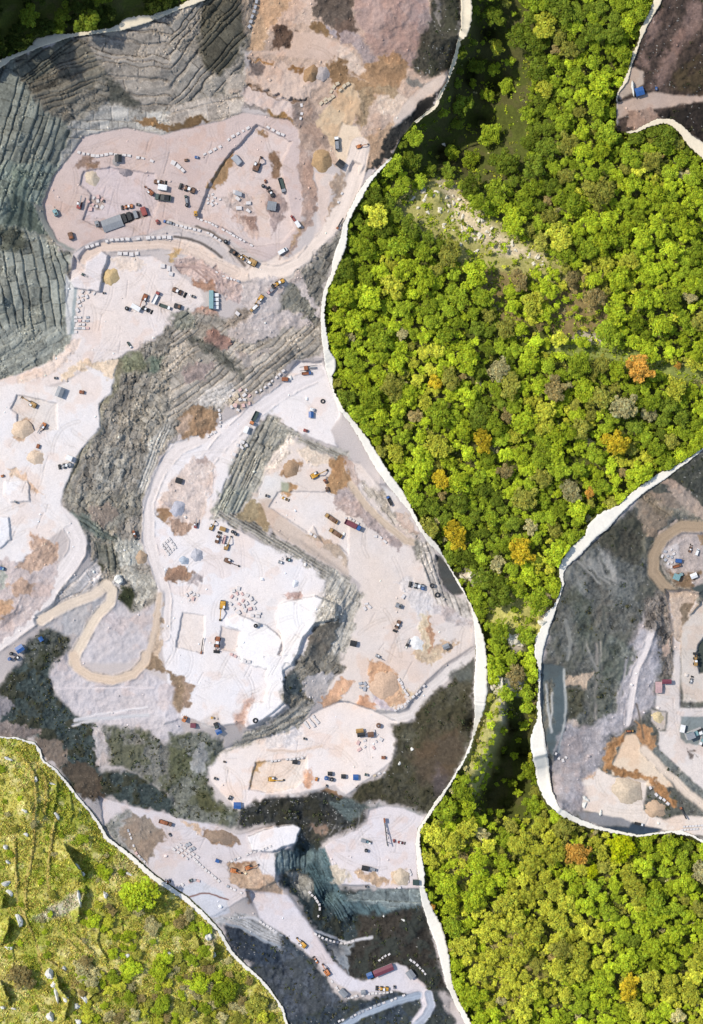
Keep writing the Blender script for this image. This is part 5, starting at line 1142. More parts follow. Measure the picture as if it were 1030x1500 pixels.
def excavator(c='yellow', arm='out'):
    t = empty('excavator'); c = M[c]
    for s in (-1, 1):
        MB().prism([(-2.2, .35), (-1.9, 0), (1.9, 0), (2.2, .35), (2.2, .65), (1.9, 1.0), (-1.9, 1.0), (-2.2, .65)], s*1.35-.38, s*1.35+.38).build('track', M['dark'], t)
    MB().box(-.9, .9, -1, 1, .4, 1.15).build('turntable', M['dark'], t)
    h = MB().prism([(-2.6, 1.2), (1.4, 1.2), (1.4, 1.9), (.2, 2.3), (-1.4, 2.5), (-2.6, 2.3)], -1.45, 1.45).build('engine_house', c, t)
    MB().prism([(-3.1, 1.2), (-2.6, 1.2), (-2.6, 2.35), (-2.95, 2.2)], -1.4, 1.4).build('counterweight', M['dark'], t)
    MB().bar((-1.6, .6, 2.4), (-1.6, .6, 3.1), .12).build('exhaust', M['black'], h)
    k = MB().prism([(-.2, 1.9), (1.75, 1.9), (1.7, 2.7), (1.2, 3.25), (-.1, 3.25)], .35, 1.4).build('cab', M['white'] if c is not M['orange'] else c, t)
    MB().box(1.05, 1.78, .42, 1.33, 2.1, 2.95).build('windscreen', M['glass'], k)
    e = (6.2, 2.6) if arm == 'out' else (4.6, 3.4)
    MB().prism([(.9, 1.8), (1.4, 1.7), (3.4, 4.1), (e[0], e[1]), (e[0]-.15, e[1]+.5), (3.2, 4.8), (2.6, 4.4)], -.9, -.4).build('boom', c, t)
    MB().bar((1.2, -.65, 2.0), (3.3, -.65, 3.9), .12).build('hydraulic_ram', M['hydr'], t)
    q = (e[0]+1.9, 1.0) if arm == 'out' else (e[0]+.6, .9)
    MB().prism([(e[0]-.5, e[1]+.6), (e[0]+.2, e[1]+.5), (q[0]+.2, q[1]), (q[0]-.15, q[1]-.05)], -.85, -.45).build('stick', c, t)
    MB().prism([(q[0]-.2, q[1]+.3), (q[0]+.4, q[1]+.2), (q[0]+.7, .5), (q[0]+.1, .02), (q[0]-.6, .2), (q[0]-.1, .5)], -1.3, 0).build('bucket', M['dark'], t)
    return t, (11.5 if arm == 'out' else 8.9)
def loader(c='yellow'):
    t = empty('wheel_loader'); c = M[c]
    b = MB().prism([(-3.6, .9), (-.2, .9), (-.2, 2.0), (-3.3, 2.2), (-3.6, 1.9)], -1.1, 1.1).build('engine_body', c, t)
    MB().bar((-2.5, .4, 2.1), (-2.5, .4, 2.9), .11).build('exhaust', M['black'], b)
    k = MB().prism([(-1.2, 2.0), (.4, 2.0), (.2, 3.4), (-1.1, 3.4)], -.8, .8).build('cab', M['white'], t); MB().prism([(-1.0, 2.35), (.42, 2.35), (.3, 3.15), (-.9, 3.15)], -.84, .84).build('window', M['glass'], k)
    MB().prism([(-.1, .8), (1.9, .8), (2.0, 1.5), (1.2, 2.0), (-.1, 1.6)], -.6, .6).build('front_frame', c, t)
    for s in (-1, 1):
        MB().prism([(1.0, 1.8), (1.4, 1.9), (3.9, .6), (3.7, .3)], s*.75-.14, s*.75+.14).build('lift_arm', c, t)
        for x in (-2.3, 1.3): wheel('wheel', x, s*1.25, .85, .85, .65, t)
    MB().prism([(3.6, .15), (5.2, .05), (5.25, .15), (4.3, .35), (3.95, .8), (4.2, 1.5), (3.7, 1.3)], -1.65, 1.65).build('bucket', M['dark'], t)
    return t, 8.9
def truck(cab='orange', bed='dark', load=None, kind='dump'):
    t = empty('dump_truck' if kind == 'dump' else 'flatbed_truck')
    MB().box(-4.2, 3.9, -.5, .5, .75, 1.1).build('chassis', M['dark'], t)
    k = MB().prism([(2.1, 1.0), (4.2, 1.0), (4.2, 2.1), (3.8, 3.2), (2.1, 3.3)], -1.2, 1.2).build('cab', M[cab], t)
    MB().prism([(3.75, 2.2), (4.24, 2.15), (3.88, 3.1), (3.7, 3.1)], -1.05, 1.05).build('windscreen', M['glass'], k)
    if kind == 'dump':
        m = MB(); m.box(-4.4, 1.8, -1.3, 1.3, 1.2, 1.4)
        for s in (-1, 1): m.box(-4.4, 1.8, s*1.24-.06, s*1.24+.06, 1.4, 2.5)
        m.box(1.68, 1.8, -1.18, 1.18, 1.4, 2.9); m.prism([(-4.6, 1.4), (-4.4, 1.4), (-4.5, 2.3), (-4.75, 2.3)], -1.18, 1.18); bb = m.build('dump_bed', M[bed], t)
        if load: MB().prism([(-4.2, 1.4), (1.6, 1.4), (1.2, 2.2), (-1, 2.7), (-3.6, 2.2)], -1.1, 1.1).build('load', M[load], bb)
    else:
        bb = MB().box(-4.5, 1.8, -1.25, 1.25, 1.15, 1.35).build('flat_bed', M['grey'], t); MB().box(-4.3, 1.6, -1.2, 1.2, 1.36, 2.9, .12).build('cargo_box', M[bed], bb)
    for x in (-3.4, -2.2, 3.0):
        for s in (-1, 1): wheel('wheel', x, s*1.05, .55, .55, .45, t)
    return t, 8.8
def van(c='white'):
    t = empty('van'); k = MB().prism([(-2.5, .4), (2.5, .4), (2.6, 1.1), (1.9, 1.35), (1.2, 2.1), (-2.4, 2.15), (-2.55, 1.4)], -.95, .95).build('body', M[c], t)
    MB().prism([(1.25, 2.04), (1.88, 1.38), (1.95, 1.42), (1.32, 2.1)], -.8, .8).build('windscreen', M['glass'], k)
    MB().box(-2.2, 1.1, -.97, .97, 1.35, 1.9).build('side_window', M['glass'], k)
    for x in (-1.6, 1.6):
        for s in (-1, 1): wheel('wheel', x, s*.85, .35, .35, .25, t)
    return t, 5.1
def drill(c='red'):
    t = empty('drill_rig')
    for s in (-1, 1): MB().prism([(-1.6, .25), (-1.4, 0), (1.4, 0), (1.6, .25), (1.6, .5), (1.4, .75), (-1.4, .75), (-1.6, .5)], s*.9-.22, s*.9+.22).build('track', M['dark'], t)
    b = MB().prism([(-1.8, .75), (1.1, .75), (1.1, 1.7), (-.4, 2.1), (-1.8, 1.9)], -.9, .9).build('body', M[c], t); MB().box(-.2, .9, .1, .95, 1.7, 2.7, .15).build('cab', M['white'], b)
    m = MB().box(-.9, 4.2, -.55, -.15, 2.1, 2.5); 
    for q in range(6): m.box(-.7+q*.85, -.55+q*.85, -.65, -.05, 2.05, 2.6)
    m.build('drill_mast', M['grey'], t); MB().prism([(.9, 1.2), (1.2, 1.1), (3.2, 2.1), (3.0, 2.3)], -.5, -.2).build('mast_arm', M[c], t)
    return t, 6.0
def container(c='teal', L=6.0):
    t = empty('container'); m = MB().box(-L/2, L/2, -1.2, 1.2, .1, 2.6); n = int(L/.5)
    for i in range(n): x = -L/2+.25+i*L/n; m.box(x-.09, x+.09, -1.26, 1.26, .2, 2.5); m.box(x-.09, x+.09, -1.15, 1.15, 2.6, 2.66)
    b = m.build('shell', M[c], t)
    for s in (-1, 1): d = MB().box(L/2+.005, L/2+.07, s*.58-.56, s*.58+.56, .2, 2.5).build('door', M[c], t); MB().bar((L/2+.1, s*.3, .3), (L/2+.1, s*.3, 2.4), .03).build('lock_bar', M['grey'], d)
    return t, L
def hut(roof='blue', wall='white', L=5.0, Wd=4.0):
    t = empty('hut'); w = MB().box(-L/2, L/2, -Wd/2, Wd/2, 0, 2.5).build('wall', M[wall], t)
    MB().box(-.5, .5, -Wd/2-.06, -Wd/2-.005, .05, 2.05).build('door', M['grey'], w)
    for x in (-L*.34, L*.34): MB().box(x-.4, x+.4, -Wd/2-.05, -Wd/2-.005, 1.0, 1.9).build('window', M['glass'], w)
    m = MB(); b = len(m.V); e = .35
    m.V += [(-L/2-e, -Wd/2-e, 2.45), (L/2+e, -Wd/2-e, 2.45), (L/2+e, 0, 3.1), (-L/2-e, 0, 3.1), (-L/2-e, Wd/2+e, 2.45), (L/2+e, Wd/2+e, 2.45)]; m.V += [(x, y, z+.14) for x, y, z in m.V[:6]]
    m.F += [(6, 7, 8, 9), (9, 8, 11, 10), (0, 3, 2, 1), (3, 4, 5, 2), (0, 1, 7, 6), (5, 4, 10, 11), (1, 2, 8, 7), (2, 5, 11, 8), (3, 0, 6, 9), (4, 3, 9, 10)]
    n = max(4, int(L/.7))
    for i in range(n+1): x = -L/2-e+.05+i*(L+2*e-.1)/n; m.bar((x, -Wd/2-e, 2.62), (x, 0, 3.27), .05, n=4); m.bar((x, Wd/2+e, 2.62), (x, 0, 3.27), .05, n=4)
    m.build('roof', M[roof], t); return t, L+2*e
def genset(c='dark', c2='grey'):
    t = empty('compressor'); b = MB().box(-1.3, 1.3, -.8, .8, .5, 1.8, .2).build('housing', M[c], t); MB().bar((-.6, .3, 1.8), (-.6, .3, 2.2), .1).build('exhaust', M['black'], b); MB().box(.2, 1.0, -.5, .5, 1.8, 1.9).build('vent', M[c2], b)
    for x in (-.8, .8):
        for s in (-1, 1): wheel('wheel', x, s*.85, .4, .4, .22, t)
    MB().bar((1.3, 0, .5), (2.2, 0, .35), .06).build('tow_bar', M['hydr'], t); return t, 3.3
def tank(c='black', r=1.0):
    t = empty('tank'); b = MB().bar((0, 0, 0), (0, 0, 1.9), r, n=18).bar((0, 0, 1.9), (0, 0, 2.15), r, r*.5, 18).build('shell', M[c], t); MB().bar((0, 0, 2.15), (0, 0, 2.3), r*.35, n=12).build('lid', M['grey'], t); return t, r*2
def tyre():
    t = empty('big_tyre'); MB().torus((0, 0, .38), .95, .36, 20, 8).build('tread', M['black'], t); MB().torus((0, 0, .38), .62, .12, 16, 6).build('rim', M['grey'], t); return t, 2.6
def crane(c='grey'):
    t = empty('stone_saw'); 
    for y in (-.7, .7): MB().box(-3.2, 3.2, y-.08, y+.08, 0, .2).build('rail', M['hydr'], t)
    b = MB().box(-1.6, -.1, -.8, .8, .25, 1.5, .2).build('motor_body', M[c], t); MB().bar((-.8, -.95, 1.1), (-.8, -.75, 1.1), .75, n=16).build('drive_wheel', M['dark'], b)
    MB().box(0, 2.6, -.25, .25, .5, .9).build('saw_arm', M['grey'], t); return t, 6.4
def conveyor():
    t = empty('conveyor'); m = MB().prism([(-4.5, .8), (4.5, 2.8), (4.5, 3.05), (-4.5, 1.05)], -.55, .55).build('belt', M['dark'], t)
    for x, z in ((-3.4, 1.0), (0, 1.75), (3.6, 2.6)):
        for s in (-1, 1): MB().bar((x, s*.6, 0), (x, s*.5, z), .09).build('leg', M['grey'], t)
    MB().prism([(-5.4, .6), (-4.2, .6), (-3.9, 2.1), (-5.7, 2.1)], -.9, .9).build('hopper', M['rust'], t); return t, 10
def plant_(): # crusher with several boxes
    t = empty('crushing_plant'); MB().box(-5, 5, -2.2, 2.2, 0, .5).build('base', M['conc'], t)
    b = MB().box(-4, -1, -1.6, 1.6, .5, 4.0, .3).build('crusher_box', M['teal'], t); MB().prism([(-4.2, 4.0), (-.8, 4.0), (-.2, 5.2), (-4.8, 5.2)], -1.8, 1.8).build('hopper', M['grey'], b)
    MB().box(0, 2.2, -1.4, 1.0, .5, 3.2, .2).build('screen_box', M['teal'], t); MB().box(2.6, 4.6, -1.8, -.1, .5, 2.6, .15).build('control_cabin', M['white'], t)
    MB().prism([(2.0, 1.6), (5.6, .7), (5.6, .9), (2.0, 1.85)], .2, 1.2).build('belt', M['dark'], t); return t, 10.6
BUILD = dict(exc=excavator, ldr=loader, trk=truck, van=van, drl=drill, box=container, hut=hut, gen=genset, tnk=tank, tyr=tyre, saw=crane, cnv=conveyor, plt=plant_)
PROTO = {}
def copy_tree(o, parent=None):
    c = o.copy(); COL.objects.link(c)
    if parent is not None: c.parent = parent
    for ch in list(o.children): copy_tree(ch, c)
    return c
def place(kind, args, tile, x, y, dirx, diry, lenpx, label, cat, group=None, wide=1.0, dz=0.0):
    ox, oy, k = TILES[tile]; px, py = ox+x/k, oy+y/k; key = (kind, args)
    if key not in PROTO: PROTO[key] = BUILD[kind](*args); o = PROTO[key][0]
    else: o = copy_tree(PROTO[key][0])
    z = max(gz1(px, py), gz1(px+1.5, py), gz1(px-1.5, py)); o.location = wpt(px, py, z+dz); o.rotation_euler = (0, 0, math.atan2(-diry, dirx)); s = lenpx*1.0*S/PROTO[key][1]; o.scale = (s, s*wide, s)
    tag(o, label, cat, group); return o
E_, L_, T_ = 'excavators', 'wheel loaders', 'trucks'
# upper quarry
place('trk', ('white','dark','grey'), 'B', 965, 833, -.1, -1, 20, 'dark dump truck with a white cab climbing the tan road at the top', 'truck', T_)
place('hut', ('dark','grey',4.0,4.0), 'B', 985, 955, 1, .8, 11, 'small square dark roofed hut beside the ochre mound at the top', 'hut')
place('exc', ('orange','out'), 'C', 105, 850, 1, -.35, 18, 'orange excavator working alone on the tan yard at the top', 'excavator', E_)
place('hut', ('dark','white',4.0,3.4), 'A', 690, 922, 0, 1, 11, 'tiny black roofed hut with white wall on the first floor', 'hut')
place('exc', ('brown','in'), 'E', 500, 15, .35, -1, 24, 'dusty brown excavator inside the stepped pit of the upper floor', 'excavator', E_)
place('gen', ('blue','grey'), 'B', 152, 914, 1, .2, 7, 'small blue compressor at the left end of the white block row', 'compressor')
place('gen', ('brown','dark'), 'B', 92, 930, 1, -.1, 7, 'small brown compressor left of the blue one', 'compressor')
place('drl', ('red',), 'D', 462, 240, .2, -1, 19, 'red and white drill rig left of the machine yard', 'drill rig')
place('gen', ('teal','dark'), 'D', 325, 285, .5, 1, 12, 'teal and brown compressor at the foot of the left rock face', 'compressor')
place('gen', ('brown','rust'), 'D', 413, 420, .3, 1, 13, 'brown wheeled machine alone near the bend of the upper road', 'machine')
place('ldr', ('brown',), 'D', 925, 108, 1, .12, 19, 'brown wheel loader topmost in the machine yard', 'loader', L_)
place('box', ('white',4.0), 'D', 945, 140, 1, .15, 13, 'small white container under the topmost loader', 'container')
place('trk', ('green','green','dark'), 'D', 945, 198, -1, -.12, 23, 'big dark green dump truck in the machine yard', 'truck', T_, 1.3)
place('exc', ('rust','in'), 'D', 872, 165, -.6, -.5, 18, 'rusty excavator left of the big dark green truck', 'excavator', E_)
place('ldr', ('orange',), 'D', 745, 250, -1, .15, 18, 'orange wheel loader above the long row of grey sheds', 'loader', L_)
place('gen', ('dark','grey'), 'D', 803, 238, 1, .2, 7, 'little dark compressor right of the orange loader', 'compressor')
place('hut', ('grey','grey',9.0,5.0), 'D', 655, 350, 1, -.36, 30, 'long grey shed at the left end of the shed row', 'shed')
place('box', ('teal',3.4), 'D', 622, 365, 0.36, 1, 8, 'teal container standing before the long grey shed, left one', 'container')
place('box', ('teal',3.4), 'D', 670, 347, 0.36, 1, 8, 'teal container standing before the long grey shed, right one', 'container')
place('box', ('dark',5.0), 'D', 722, 318, .36, 1, 13, 'black container beside the right end of the long grey shed', 'container')
place('box', ('dark',5.0), 'D', 752, 306, .36, 1, 12, 'second black container in the shed row', 'container')
place('box', ('grey',5.0), 'D', 788, 296, .36, 1, 11, 'grey container between the black ones and the red one', 'container')
place('box', ('red',4.0), 'D', 836, 278, .36, 1, 12, 'red container closing the right end of the shed row', 'container')
place('trk', ('blue','dark','grey'), 'D', 975, 340, -1, -.25, 14, 'blue cab truck on the road below the machine yard', 'truck', T_)
place('gen', ('red','dark'), 'D', 915, 338, .5, 1, 8, 'little red machine left of the blue cab truck', 'machine')
place('gen', ('grey','dark'), 'D', 565, 350, .3, 1, 11, 'grey compressor at the left foot of the long grey shed', 'compressor')
place('gen', ('dark','grey'), 'D', 602, 216, 0, 1, 5, 'tiny dark machine alone amid the pale floor of the machine yard', 'machine')
place('saw', ('green',), 'D', 488, 645, 1, .5, 14, 'dark green stone saw on the white block bench', 'stone saw')
place('exc', ('rust','out'), 'D', 840, 780, -.4, 1, 24, 'rust orange excavator on the second floor, reaching down', 'excavator', E_)
place('trk', ('red','white',None), 'D', 905, 775, .5, -1, 19, 'white truck with red cab beside the rust orange excavator', 'truck', T_)
place('ldr', ('dark',), 'D', 850, 845, 1, .5, 17, 'black loader with a red tail under the rust orange excavator', 'loader', L_)
place('box', ('white',5.0), 'D', 790, 836, 1, .55, 14, 'white container on the second floor', 'container')
place('trk', ('white','green',None), 'D', 960, 830, 1, .35, 17, 'grey green truck with white cab at the edge of the second floor', 'truck', T_)
place('tnk', ('black',1.0), 'D', 738, 840, 1, 0, 6, 'black round tank left of the white container', 'tank')
place('ldr', ('brown',), 'E', 45, 742, 1, .5, 22, 'brown wheel loader at the foot of the pink swirling mound', 'loader', L_)
place('gen', ('dark','brown'), 'E', 42, 828, 1, .3, 13, 'dark machine on the rim of the central rock face', 'machine')
place('gen', ('dark','grey'), 'E', 132, 770, 1, .4, 7, 'small dark machine right of the brown loader', 'machine')
place('gen', ('dark','grey'), 'D', 605, 750, 1, 0, 5, 'tiny dark machine below the yellow sand heap', 'machine')
place('ldr', ('brown',), 'E', 105, 148, -1, -.35, 25, 'long brown loader left of the stepped pit', 'loader', L_)
place('trk', ('green','dark','grey'), 'E', 92, 208, -.2, -1, 13, 'dark grey truck below the long brown loader', 'truck', T_)
place('tnk', ('black',1.0), 'E', 95, 242, 1, 0, 5, 'black tank behind the dark grey truck', 'tank')
place('gen', ('yellow','dark'), 'E', 146, 290, .1, 1, 9, 'little yellow machine at the start of the white block wall', 'machine')
place('ldr', ('dark',), 'E', 582, 168, -.6, -1, 17, 'black loader inside the stepped pit', 'loader', L_)
place('trk', ('grey','green',None), 'E', 648, 130, .3, 1, 22, 'dark green truck on the right edge of the stepped pit', 'truck', T_)
place('gen', ('rust','dark'), 'E', 550, 102, .3, 1, 6, 'rust red machine in the stepped pit, above the black loader', 'machine')
place('tnk', ('black',1.0), 'E', 537, 130, 1, 0, 5, 'black tank left of the black loader in the stepped pit', 'tank')
place('hut', ('grey','grey',4.0,4.0), 'E', 588, 248, 1, .15, 13, 'square grey flat hut in the stepped pit', 'hut')
place('trk', ('red','red',None), 'E', 710, 318, -.7, -1, 11, 'red truck pulling a white trailer at the pit exit', 'truck', T_)
place('box', ('white',4.5), 'E', 738, 352, .65, 1, 10, 'white trailer box behind the red truck', 'trailer')
place('van', ('white',), 'E', 650, 508, 1, -.6, 14, 'white van where the upper roads meet', 'van')
place('exc', ('ochre','in'), 'E', 470, 570, -1, -.55, 26, 'ochre excavator at the road junction, arm to the upper left', 'excavator', E_)
place('gen', ('dark','brown'), 'E', 362, 512, 1, .7, 12, 'dark wheeled machine ahead of the ochre excavator', 'machine')
place('ldr', ('ochre',), 'E', 408, 543, -1, -.7, 15, 'dull ochre loader between the dark machine and the ochre excavator', 'loader', L_)
place('tnk', ('black',1.0), 'E', 320, 453, 1, 0, 6, 'black tank on the berm above the ochre excavator', 'tank')
place('ldr', ('yellow',), 'E', 630, 692, -1, .55, 21, 'yellow loader on the big bend below the white van', 'loader', L_)
place('exc', ('yellow','in'), 'E', 522, 782, -.6, .8, 17, 'yellow excavator on the slope below the big bend', 'excavator', E_)
place('trk', ('ochre','ochre','white'), 'E', 484, 838, -.8, .7, 15, 'ochre truck lowest in the file below the big bend', 'truck', T_)
place('trk', ('pink','pink','grey'), 'E', 585, 735, -.8, .7, 16, 'faded pink truck between the two yellow machines at the bend', 'truck', T_)
place('box', ('teal',7.0), 'E', 238, 790, 0, 1, 26, 'long pale blue container under the pink swirling mound', 'container', None, .7)
for i, yy in enumerate((762, 788, 812, 834)): place('box', ('white',4.0), 'E', 264, yy, 1, 0, 8, 'white box in the short stack beside the long pale blue container', 'container', 'white boxes beside the pale blue container')
place('trk', ('white','green',None), 'F', 752, 101, .5, .8, 10, 'dark green truck alone on the pale floor above the central face', 'truck', T_)
place('cnv', (), 'E', 985, 345, .6, -1, 18, 'dark conveyor frame at the edge of the road close to the white tear', 'conveyor')
# left floor
place('exc', ('ochre','out'), 'F', 190, 445, -1, -.55, 26, 'ochre and black excavator on the left floor, arm to the upper left', 'excavator', E_)
place('drl', ('orange',), 'F', 252, 572, -.5, .8, 18, 'orange drill rig below the ochre excavator of the left floor', 'drill rig')
place('gen', ('rust','rust'), 'F', 222, 688, .4, -1, 8, 'rust brown machine next to the lower sand heap of the left floor', 'machine')
place('gen', ('rust','brown'), 'F', 476, 374, 1, .15, 9, 'rust brown machine under the tan ledge of the left floor', 'machine')
place('ldr', ('grey',), 'F', 385, 800, -1, .2, 20, 'grey loader at the rim of the central face', 'loader', L_)
place('box', ('white',3.0), 'F', 405, 757, 1, .4, 9, 'small white box behind the grey loader', 'container')
place('gen', ('orange','dark'), 'F', 16, 860, 1, -.3, 6, 'tiny orange machine at the left margin of the left floor', 'machine')
place('hut', ('grey','teal',4.0,2.6), 'F', 352, 375, .4, -1, 15, 'narrow pale teal hut among the cut blocks of the left floor', 'hut')
place('gen', ('dark','grey'), 'F', 325, 292, 1, 0, 6, 'small grey machine beneath the tan ledge', 'machine')
place('hut', ('blue','white',5.0,4.0), 'H', 118, 911, 1, -.7, 12, 'blue roofed hut by the road at the left margin', 'hut')
place('hut', ('blue','white',3.0,2.6), 'H', 240, 855, .6, 1, 7, 'tiny blue and white hut right of the blue roofed hut', 'hut')
place('tnk', ('blue',.8), 'H', 58, 970, 1, 0, 5, 'blue barrel below the blue roofed hut', 'barrel')
place('tnk', ('black',.8), 'H', 68, 940, 1, 0, 5, 'black barrel left of the blue roofed hut', 'barrel')
place('gen', ('dark','white'), 'H', 100, 965, 1, -.6, 9, 'dark machine beneath the blue roofed hut', 'machine')
place('gen', ('grey','dark'), 'H', 92, 60, 1, .5, 6, 'little grey machine alone on the lower left floor', 'machine')
place('ldr', ('rust',), 'H', 782, 248, .4, 1, 14, 'rusty loader at the right foot of the central face', 'loader', L_)
place('gen', ('blue','teal'), 'H', 14, 446, 1, .3, 9, 'blue machine at the left margin beside the white ledge', 'machine')
# third floor
place('trk', ('orange','green',None), 'G', 485, 527, -.5, 1, 21, 'truck with orange cab and dark green bed at the pit corner', 'truck', T_)
place('box', ('white',4.0), 'G', 440, 592, -.4, 1, 10, 'white box behind the truck at the pit corner', 'container')
place('hut', ('blue','white',4.5,3.6), 'G', 815, 505, 0, 1, 9, 'blue roofed hut standing by the white tear', 'hut')
place('gen', ('white','grey'), 'G', 822, 476, 1, .2, 9, 'white and grey compressor above the blue roofed hut by the tear', 'compressor')
place('trk', ('blue','rust',None), 'G', 790, 265, 1, -.1, 14, 'blue cab truck nearest the white tear on the upper third floor', 'truck', T_)
place('saw', ('rust',), 'G', 800, 234, 1, -.12, 26, 'rusty stone saw on rails above the blue cab truck', 'stone saw')
place('box', ('rust',4.0), 'G', 664, 300, 1, 0, 9, 'rust brown skip left of the blue cab truck', 'skip')
place('tyr', (), 'G', 883, 427, 1, 0, 7, 'big black tyre lying beside the blue roofed hut', 'tyre')
place('gen', ('red','dark'), 'G', 783, 597, 1, .3, 8, 'small red compressor on the rim of the sunken pit', 'compressor')
place('exc', ('yellow','out'), 'G', 838, 855, 1, -.5, 27, 'yellow excavator in the sunken pit reaching to the upper right', 'excavator', E_)
place('gen', ('rust','dark'), 'G', 897, 890, .8, 1, 8, 'rusty machine right of the yellow excavator in the sunken pit', 'machine')
place('gen', ('brown','dark'), 'G', 908, 938, .2, 1, 9, 'brown machine beneath the rusty one in the sunken pit', 'machine')
place('hut', ('dark','brown',4.0,3.2), 'G', 50, 888, 1, .3, 10, 'dark roofed hut inside the looped pink road', 'hut')
place('drl', ('red',), 'I', 146, 195, .1, -1, 14, 'red drill rig at the end of the brown heap', 'drill rig')
place('exc', ('ochre','in'), 'I', 240, 205, .45, -1, 16, 'ochre excavator topmost on the white third floor', 'excavator', E_)
place('box', ('ochre',3.6), 'I', 303, 217, 1, .35, 9, 'ochre skip right of the topmost ochre excavator', 'skip')
place('tnk', ('black',1.0), 'I', 360, 233, 1, 0, 5, 'black tank left of a twin at the wall of the sunken pit', 'tank')
place('tnk', ('black',1.0), 'I', 378, 246, 1, 0, 5, 'black tank right of a twin at the wall of the sunken pit', 'tank')
place('ldr', ('brown',), 'I', 275, 272, .3, -1, 18, 'brown loader parked left of the pink truck', 'loader', L_)
place('trk', ('pink','pink',None), 'I', 311, 277, .3, -1, 13, 'pink truck between the brown loader and an ochre excavator', 'truck', T_)
place('exc', ('ochre','out'), 'I', 326, 318, .35, -1, 22, 'ochre excavator right of the pink truck', 'excavator', E_)
place('exc', ('brown','out'), 'I', 335, 402, 1, .4, 24, 'brown excavator lying parallel to the blocks, arm to the lower right', 'excavator', E_)
place('exc', ('yellow','out'), 'I', 303, 662, -.1, 1, 30, 'yellow excavator with its arm straight down beside the pile of cut blocks', 'excavator', E_)
place('tnk', ('black',1.0), 'I', 494, 778, 1, 0, 6, 'black tank below the four dark edged blocks', 'tank')
place('tnk', ('grey',1.0), 'I', 514, 772, 1, 0, 5, 'grey tank right of the black tank below the blocks', 'tank')
place('ldr', ('rust',), 'I', 272, 880, -.1, 1, 25, 'long rusty machine on the edge of the beige cut', 'machine', L_)
place('cnv', (), 'I', 185, 888, .15, -1, 24, 'thin rusty conveyor left of the beige cut', 'conveyor', None, .45)
place('ldr', ('yellow',), 'I', 665, 42, 1, .45, 12, 'yellow loader in the sunken pit, by the pale ledge', 'loader', L_)
place('trk', ('ochre','ochre','brown'), 'I', 930, 155, -1, -.7, 21, 'upper ochre dump truck of two in the sunken pit', 'truck', T_)
place('trk', ('ochre','ochre','brown'), 'I', 955, 240, -1, -.65, 21, 'lower ochre dump truck of two in the sunken pit', 'truck', T_)
place('gen', ('dark','grey'), 'I', 560, 25, 1, .3, 7, 'dark machine in the corner of the sunken pit', 'machine')
place('gen', ('dark','teal'), 'I', 683, 395, 1, .3, 9, 'dark machine on the white floor below the long striped wall', 'machine')
place('gen', ('grey','white'), 'I', 637, 410, 1, .3, 8, 'pale grey machine left of the dark one under the striped wall', 'machine')
place('trk', ('blue','maroon',None), 'J', 150, 197, 1, .5, 26, 'blue cab truck with maroon bed right of the two ochre trucks', 'truck', T_)
place('trk', ('blue','dark',None), 'J', 358, 52, -.5, -1, 15, 'blue cab truck beside the white tear above the sunken pit', 'truck', T_)
place('ldr', ('grey',), 'J', 525, 548, -1, -.2, 24, 'grey loader with a blue tail on the right floor', 'loader', L_)
place('tnk', ('blue',.8), 'J', 552, 562, 1, 0, 5, 'blue barrel at the tail of the grey loader', 'barrel')
place('tyr', (), 'J', 606, 546, 1, 0, 7, 'upper of two black tyres by the striped bank', 'tyre')
place('tyr', (), 'J', 637, 600, 1, 0, 8, 'lower of two black tyres by the striped bank', 'tyre')
place('ldr', ('brown',), 'J', 406, 775, -.45, 1, 19, 'brown loader in the middle of the right floor', 'loader', L_)
place('gen', ('grey','dark'), 'J', 412, 662, .8, .3, 12, 'grey compressor above the brown loader of the right floor', 'compressor')
place('hut', ('dark','brown',3.6,3.0), 'J', 150, 880, 1, .2, 10, 'dark roofed hut at the edge of the striped grey wall', 'hut')
place('hut', ('grey','grey',3.6,2.6), 'J', 685, 897, 1, -.45, 10, 'grey hut on the tan triangle near the white tear', 'hut')
place('drl', ('grey',), 'J', 292, 955, 1, .6, 13, 'grey drill rig above the orange banks', 'drill rig')
place('saw', ('dark',), 'J', 466, 882, .5, -1, 17, 'dark stone saw left of the round pale bank', 'stone saw')
# lower floor
place('gen', ('orange','dark'), 'L', 82, 368, .5, -1, 11, 'small orange machine right of the curved brown heap', 'machine')
place('box', ('maroon',3.0), 'L', 132, 405, 1, 0, 8, 'maroon skip near the curved brown heap', 'skip')
place('hut', ('blue','teal',4.0,3.4), 'L', 280, 440, 1, -.5, 9, 'small blue hut at the foot of the white third floor', 'hut')
place('gen', ('yellow','grey'), 'L', 244, 362, 1, .2, 6, 'tiny yellow machine above the small blue hut', 'machine')
place('gen', ('dark','green'), 'L', 265, 405, .4, 1, 11, 'dark machine just above the small blue hut', 'machine')
place('tyr', (), 'L', 492, 378, 1, 0, 8, 'black tyre under the white slab edge', 'tyre')
place('exc', ('yellow','out'), 'L', 590, 717, 1, 0, 24, 'yellow excavator inside the square cut of the lower floor', 'excavator', E_)
place('hut', ('blue','white',4.6,4.0), 'L', 388, 868, 1, 0, 11, 'blue roofed hut at the bottom edge of the lower floor', 'hut')
place('gen', ('dark','grey'), 'L', 345, 825, .6, -1, 8, 'dark machine left of the blue roofed hut on the lower floor', 'machine')
place('gen', ('dark','grey'), 'L', 262, 714, 1, .4, 7, 'dark machine at the left end of the lower floor', 'machine')
place('gen', ('dark','brown'), 'L', 313, 617, 1, .3, 5, 'tiny dark machine at the upper left of the lower floor', 'machine')
place('hut', ('dark','grey',3.6,2.6), 'L', 722, 617, 1, .1, 8, 'dark roofed hut on the rim of the square cut', 'hut')
place('gen', ('dark','grey'), 'L', 779, 483, 1, .3, 6, 'dark machine under the leaning stacks of slabs', 'machine')
